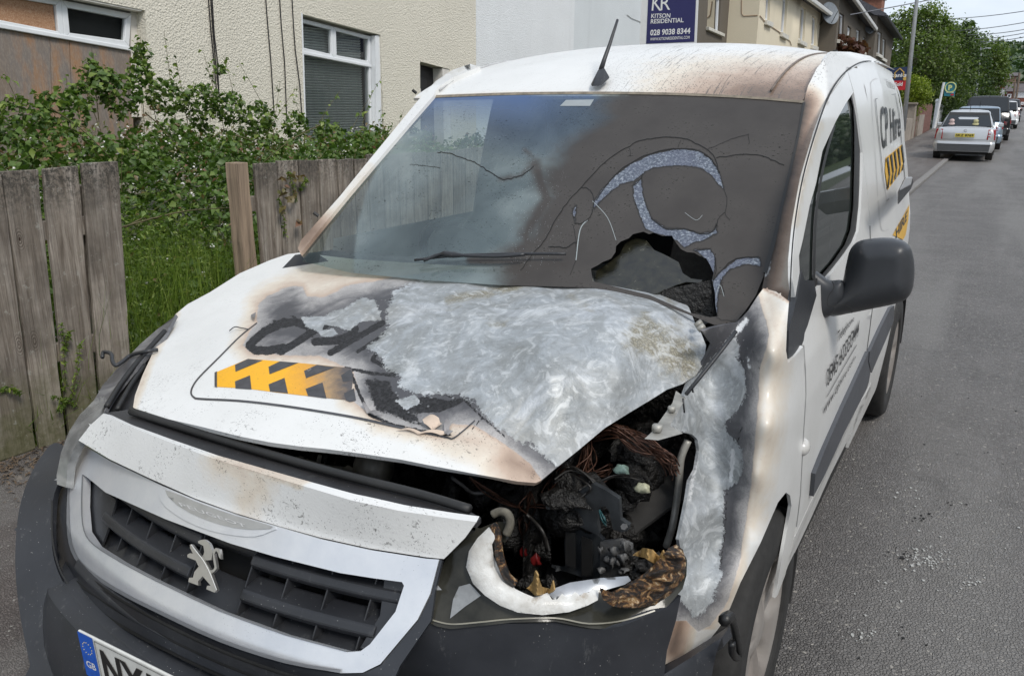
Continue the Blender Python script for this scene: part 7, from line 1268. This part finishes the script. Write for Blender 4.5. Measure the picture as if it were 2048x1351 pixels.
text('lettering', 'banks', [P(a, b, y=ys1)+np.array([0, -.05, 0]) for a, b in ((1784, 147), (1814, 146), (1813, 154), (1784, 155))], None, BWH, S1, .03); text('lettering', 'Sold', [P(a, b, y=ys1)+np.array([0, -.05, 0]) for a, b in ((1790, 165), (1806, 164), (1805, 172), (1790, 173))], None, BWH, S1, .03)
mb = MB(); c = P(1810, 157.5, y=ys1)+np.array([0, -.05, 0]); mb.tube([c, c+np.array([0, -.01, 0])], .07, 10); mb.build('dot', GLD, S1)
mb = MB(); mb.tube([P(1808, 250, y=ys1), P(1812, 180, y=ys1)], .045, 8); mb.build('pole', mat('sign_pole', (.55, .56, .56), .5), S1)
ys2 = 54.; S2 = thing('letting_board', 'teal board with a yellow P in a ring on a leaning white post', 'sign', tuple(P(1866, 262, y=ys2))); TEAL = flat('sign_teal', (.03, .20, .25), .4); LIME = flat('sign_lime', (.55, .60, .25), .4)
sq(S2, 'board', [(1890, 165), (1913, 166), (1909, 193), (1888, 192)], TEAL, ys2, 0); 
mb = MB(); cc_ = P(1901, 175, y=ys2)+np.array([0, -.05, 0]); mb.tube([cc_+.27*np.array([math.cos(a), 0, math.sin(a)]) for a in np.linspace(0, 2*math.pi, 25)], .035, 5, False); mb.build('ring', LIME, S2); text('lettering', 'P', [P(a, b, y=ys2)+np.array([0, -.06, 0]) for a, b in ((1897, 170), (1905, 170), (1904, 181), (1896, 181))], None, LIME, S2, .06)
sq(S2, 'white_line', [(1893, 184), (1907, 184), (1907, 186), (1893, 186)], BWH, ys2, .032); sq(S2, 'red_square', [(1902, 188), (1908, 188), (1907, 191), (1901, 191)], RD, ys2, .032)
mb = MB(); mb.tube([P(1866, 268, y=ys2), P(1888, 165, y=ys2)], .075, 6); mb.build('post', WPO, S2)
# lamp posts
LP_ = mat('lamp_galvanised', (.42, .44, .45), .45, .12, 6, metal=.3)
l1 = thing('lamp_post', 'tall grey lamp post rising out of frame beside the navy and red board', 'lamp post', tuple(P(1806, 262, x=-2.0))); b0 = P(1806, 262, x=-2.0); t0 = P(1838, -40, y=b0[1]); mb = MB(); mb.tube([b0, t0, t0+(t0-b0)*.35], [.085, .06, .05], 10); mb.build('pole', LP_, l1, True)
b1_ = P(1950, 205, y=88.); t1_ = P(1963, 97, y=88.); l2 = thing('lamp_post', 'slim grey lamp post with a short flat lantern in front of the round tree', 'lamp post', tuple(b1_)); mb = MB(); mb.tube([b1_-np.array([0, 0, .5]), t1_], [.12, .08], 8); mb.build('pole', LP_, l2, True); mb = MB(); mb.hexa([t1_+np.array(v) for v in ((-.1, -.1, -.08), (.75, -.1, -.04), (.75, .1, -.04), (-.1, .1, -.08))], [t1_+np.array(v) for v in ((-.1, -.1, .08), (.75, -.1, .05), (.75, .1, .05), (-.1, .1, .08))]); mb.build('lantern', LP_, l2)
WPOLE = mat('timber_pole', (.16, .12, .09), .9)
def upole(pxb, pyb, pxt, pyt, y, label, grp=None, arm=True):
    a, b = P(pxb, pyb, y=y), P(pxt, pyt, y=y); t = thing('telegraph_pole', label, 'telegraph pole', tuple(a), grp); mb = MB(); mb.tube([a, b], .14, 6); mb.build('pole', WPOLE, t)
    if arm: mb = MB(); m = a+(b-a)*.7; mb.tube([m-np.array([.6, 0, 0]), m+np.array([.9, 0, .0])], .06, 5); mb.build('crossarm', WPOLE, t)
upole(2031, 208, 2039, 146, 115, 'leaning timber telegraph pole before the far brick terrace'); upole(2026, 205, 2030, 165, 118, 'shorter timber pole left of the leaning telegraph pole', arm=False)
ts = thing('warning_sign', 'white framed triangular road sign over two plates at the end of the street', 'sign', tuple(P(2003, 200, y=100))); 
def sgn(nm, pts, m, d): q = [P(a, b, y=100)+np.array([0, -d, 0]) for a, b in pts]; mb = MB(); mb.hexa(q, [p+np.array([0, -.05, 0]) for p in q]); mb.build(nm, m, ts)
sgn('triangle', [(2000, 177), (2005, 169), (2009, 177)], RD, 0); sgn('plate', [(2000, 178), (2008, 178), (2008, 183), (2000, 183)], BWH, 0); sgn('plate', [(2001, 184), (2007, 184), (2007, 188), (2001, 188)], BWH, 0); mb = MB(); mb.tube([P(2001, 202, y=100), P(2005, 175, y=100)], .07, 6); mb.tube([P(2007, 202, y=100), P(2008, 180, y=100)], .05, 6); mb.build('sign_legs', LP_, ts)
# overhead wires
OW = flat('overhead_wire', (.12, .12, .13), .5)
for k, (a, b, ya, yb) in enumerate((((1700, 30), (2110, -60), 30, 60), ((1880, 38), (2110, 12), 60, 45), ((1900, 62), (2110, 33), 60, 45), ((1935, 70), (2110, 47), 60, 45), ((1950, 78), (2110, 52), 60, 45), ((1960, 84), (2110, 60), 60, 45))):
    p0, p1 = P(*a, y=ya), P(*b, y=yb); w_ = thing('overhead_cable', ['thin overhead cable crossing highest above the trees', 'second overhead cable from the top over the far trees', 'third overhead cable down over the far trees', 'fourth overhead cable down over the far trees', 'fifth overhead cable down over the far trees', 'lowest overhead cable above the far hill'][k], 'cable', tuple(p0)); mb = MB(); mb.tube([p0+(p1-p0)*t-np.array([0, 0, .5*t*(1-t)]) for t in np.linspace(0, 1, 9)], .018, 4, False); mb.build('wire', OW, w_)
# ================================================================ TREES
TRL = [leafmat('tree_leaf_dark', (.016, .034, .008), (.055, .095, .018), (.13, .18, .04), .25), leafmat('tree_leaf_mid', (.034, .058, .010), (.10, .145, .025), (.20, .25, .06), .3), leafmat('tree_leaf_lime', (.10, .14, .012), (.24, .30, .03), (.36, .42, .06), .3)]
BARK = mat('tree_bark', (.09, .075, .055), .9, .4, 12, .5, 30, .02)
def tree(name, label, base, crowns, m, leaf=.22, dens=260, seed=0, trunk=.2, group=None, tips=True):
    base = np.array(base, float); t = thing(name, label, 'tree' if 'bush' not in name and 'hedge' not in name else 'bush', tuple(base), group); gg = np.random.default_rng(seed); PT = []; VR = []; mb = MB()
    top = max(c[0][2] for c in crowns)
    for c, r in crowns:
        c = np.array(c, float); r = np.array(r, float) if np.ndim(r) else np.array([r, r, r*.9]); n = int(dens*(r[0]*r[2])**.9+60); cl = max(8, n//22)
        d = gg.normal(size=(cl, 3)); d /= np.linalg.norm(d, axis=1)[:, None]; cen = c+d*r*(gg.uniform(.35, 1.05, cl)**.6)[:, None]; idx = gg.integers(0, cl, n); p = cen[idx]+gg.normal(0, .17, (n, 3))*r
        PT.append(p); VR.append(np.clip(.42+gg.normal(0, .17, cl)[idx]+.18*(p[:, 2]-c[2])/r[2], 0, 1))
        mb.tube(smoothpts([base+np.array([0, 0, (c[2]-base[2])*.25]), (base*.4+c*.6)+gg.normal(0, .15, 3)*r*.5, c], 3), np.linspace(trunk*.45, trunk*.12, 7), 5, False)
        if tips:
            for q in cen[:: 5]: mb.tube([c+(q-c)*.2, q], [trunk*.10, trunk*.03], 4, False)
    mb.tube([base-np.array([0, 0, .3]), base+np.array([0, 0, max(.3, (top-base[2])*.4)])], [trunk, trunk*.6], 8); mb.build('trunk', BARK, t, True)
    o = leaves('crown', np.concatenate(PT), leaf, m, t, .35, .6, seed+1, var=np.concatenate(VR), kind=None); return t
def cr(lst, y): return [(P(a, b, y=y+dy), r) for a, b, dy, r in lst]
gb = lambda px, y, z=0: (float(P(px, 200, y=y)[0]), y, float(gz(y))+z)
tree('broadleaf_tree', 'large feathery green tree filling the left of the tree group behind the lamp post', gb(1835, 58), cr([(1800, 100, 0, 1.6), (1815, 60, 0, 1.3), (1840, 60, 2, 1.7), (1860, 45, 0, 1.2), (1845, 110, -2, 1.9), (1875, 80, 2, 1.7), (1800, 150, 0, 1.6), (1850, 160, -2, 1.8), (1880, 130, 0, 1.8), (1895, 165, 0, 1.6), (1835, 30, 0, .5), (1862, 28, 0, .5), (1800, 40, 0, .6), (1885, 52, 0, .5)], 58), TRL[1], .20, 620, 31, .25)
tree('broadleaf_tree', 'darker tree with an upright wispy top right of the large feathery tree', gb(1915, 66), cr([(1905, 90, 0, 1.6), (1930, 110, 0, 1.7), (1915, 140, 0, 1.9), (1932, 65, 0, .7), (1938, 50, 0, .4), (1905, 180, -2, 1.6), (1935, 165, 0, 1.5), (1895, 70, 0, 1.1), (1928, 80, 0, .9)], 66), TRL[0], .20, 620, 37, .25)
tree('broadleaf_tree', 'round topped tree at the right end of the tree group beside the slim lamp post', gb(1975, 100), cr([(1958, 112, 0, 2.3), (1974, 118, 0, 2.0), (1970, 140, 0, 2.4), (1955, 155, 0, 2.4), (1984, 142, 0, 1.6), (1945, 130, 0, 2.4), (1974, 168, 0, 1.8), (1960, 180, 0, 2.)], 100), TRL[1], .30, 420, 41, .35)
tree('round_bush', 'bright lime green round bush behind the concrete pillar', gb(1822, 42), cr([(1818, 185, 0, .75), (1832, 195, 0, .65), (1838, 180, 0, .55), (1815, 210, 0, .6), (1845, 190, 0, .4), (1820, 228, 0, .4), (1822, 168, 0, .45)], 42), TRL[2], .09, 2600, 43, .08)
tree('dark_bush', 'dark shrub spilling over the wall between board fence and white gate', gb(1880, 62), cr([(1870, 215, 0, 1.1), (1890, 225, -3, 1.2), (1905, 205, 0, 1.4), (1860, 195, 0, 1.0), (1920, 215, 4, 1.2), (1890, 190, 2, 1.4)], 62), TRL[0], .15, 1300, 47, .1)
tree('clipped_hedge', 'dark green clipped hedge behind the slim lamp post', gb(1960, 97), cr([(1948, 192, 0, (.9, .9, .7)), (1958, 192, 0, (.9, .9, .7)), (1968, 192, 0, (.9, .9, .7)), (1940, 196, 0, (.9, .9, .8))], 97), TRL[0], .14, 1600, 53, .1)
tree('red_cordyline', 'reddish brown spiky plant in front of the dark roughcast house', gb(1690, 33), cr([(1680, 88, 0, (.7, .6, .35)), (1660, 92, 0, (.5, .5, .25)), (1695, 92, 0, (.5, .5, .25))], 33), leafmat('red_leaf', (.07, .03, .02), (.14, .06, .04), (.20, .10, .06)), .28, 420, 59, .08)
# ================================================================ FAR HOUSES AND HILL
def fq(px, py, y): return P(px, py, y=y)
RB = mat('far_red_brick', (.22, .075, .05), .9, .25, 2); RF = mat('far_roof_tile', (.10, .085, .085), .8, .2, 1)
def farhouse(name, label, y, x0, x1, ytop, yroof, yb, wm, wins, band=None, rm=RF, hip=3):
    a0, a1 = fq(x0, yb, y), fq(x1, yb, y); t = thing(name, label, 'house', tuple((a0+a1)/2)); zt = (fq(x0, ytop, y)[2]+fq(x1, ytop, y)[2])/2; zr = (fq(x0, yroof, y)[2]+fq(x1, yroof, y)[2])/2
    MB().box((a0[0], y, a0[2]-.5), (a1[0], y+8, zt)).build('wall', wm, t)
    MB().hexa([(a0[0]-.3, y-.4, zt), (a1[0]+.3, y-.4, zt), (a1[0]+.3, y+8.4, zt), (a0[0]-.3, y+8.4, zt)], [(a0[0]-.3, y+3.6, zr), (a1[0]+.3, y+3.6, zr), (a1[0]+.3, y+4.4, zr), (a0[0]-.3, y+4.4, zr)]).build('roof', rm, t)
    if band: p, q = fq(band[0], band[1], y), fq(band[2], band[3], y); MB().box((p[0], y-.08, q[2]), (q[0], y+.0-.005, p[2])).build('white_band', WPO, t)
    for (a, b, c, d) in wins:
        p, q = fq(a, b, y), fq(c, d, y); wn = MB().box((p[0], y-.14, q[2]), (q[0], y-.085, p[2])).build('window', WPO, t); MB().box((p[0]+.12, y-.15, q[2]+.12), (q[0]-.12, y-.141, p[2]-.12)).build('pane', CGL, wn)
    return t
farhouse('brick_terrace', 'red brick terrace with a long white band across the end of the street', 128, 2010, 2110, 183, 166, 213, RB, [(2015, 188, 2022, 196), (2034, 204, 2040, 210), (2042, 204, 2047, 210), (2052, 204, 2058, 210)], (2031, 183, 2110, 196))
farhouse('gable_house', 'small house with white bargeboards left of the brick terrace', 118, 1976, 1998, 190, 178, 206, RB, [(1980, 192, 1984, 199)], (1976, 188, 1978, 206))
farhouse('grey_roof_house', 'brick house with grey roof on the slope above the end terrace', 170, 2004, 2030, 152, 144, 175, mat('far_brown_brick', (.24, .15, .11), .9), [(2006, 153, 2010, 158), (2015, 153, 2021, 158)])
farhouse('slate_row', 'row of dark roofed houses behind the road sign', 140, 1984, 2012, 188, 168, 208, RB, [(1990, 190, 1994, 197)])
HILL = mat('hill_grass', (.05, .075, .025), .95, .3, .05)
xs = np.linspace(-260, 320, 60); yh = np.linspace(190, 620, 22); V = np.array([(x, y, 1.2+30*np.clip((y-190)/260, 0, 1)**1.2*(.45+.55*np.clip((x+60)/160, 0, 1))+1.5*math.sin(x*.05)) for y in yh for x in xs]); nx = 60
tag(mesh('hill', V, np.array([[i*nx+j, i*nx+j+1, (i+1)*nx+j+1, (i+1)*nx+j] for i in range(21) for j in range(59)]), HILL), kind='structure')
gg = np.random.default_rng(77); PT = []; VR = []
for k in range(620):
    x, y = gg.uniform(-120, 130), gg.uniform(200, 520); z = 1.2+30*np.clip((y-190)/260, 0, 1)**1.2*(.45+.55*np.clip((x+60)/160, 0, 1)); r = gg.uniform(3.5, 7.5); n = 130; d = gg.normal(size=(n, 3)); d /= np.linalg.norm(d, axis=1)[:, None]; PT.append(np.array([x, y, z+r*.7])+d*np.array([r, r, r*.85])*gg.uniform(.75, 1.05, (n, 1))); VR.append(np.clip(gg.uniform(.15, .75)+.25*d[:, 2], 0, 1))
WDM = leafmat('woodland_leaf', (.010, .024, .010), (.035, .068, .022), (.085, .125, .045), .15)
tag(leaves('hillside_wood', np.concatenate(PT), 1.7, WDM, None, .4, .8, 78, var=np.concatenate(VR)), kind='stuff')
# houses opposite (seen only in reflections) : plain pale terrace across the road
op = thing('opposite_terrace', 'pale rendered terrace across the road, mirrored in the side window of the van', 'house', (15, 5, 0))
MB().box((15.2, -10, -.2), (22, 60, 5.2)).build('wall', CRM, op); MB().hexa([(14.8, -10, 5.2), (22, -10, 5.2), (22, 60, 5.2), (14.8, 60, 5.2)], [(18, -10, 7.8), (19, -10, 7.8), (19, 60, 7.8), (18, 60, 7.8)]).build('roof', SLT, op)
for k in range(14):
    for z in (.9, 3.4): MB().box((15.1, -8+k*4.6, z), (15.19, -6.6+k*4.6, z+1.2)).build('window', CGL, op)
tag(strip('far_pavement', 14, 15.2, ysn[:50], PAVE, .05, 2), kind='structure')
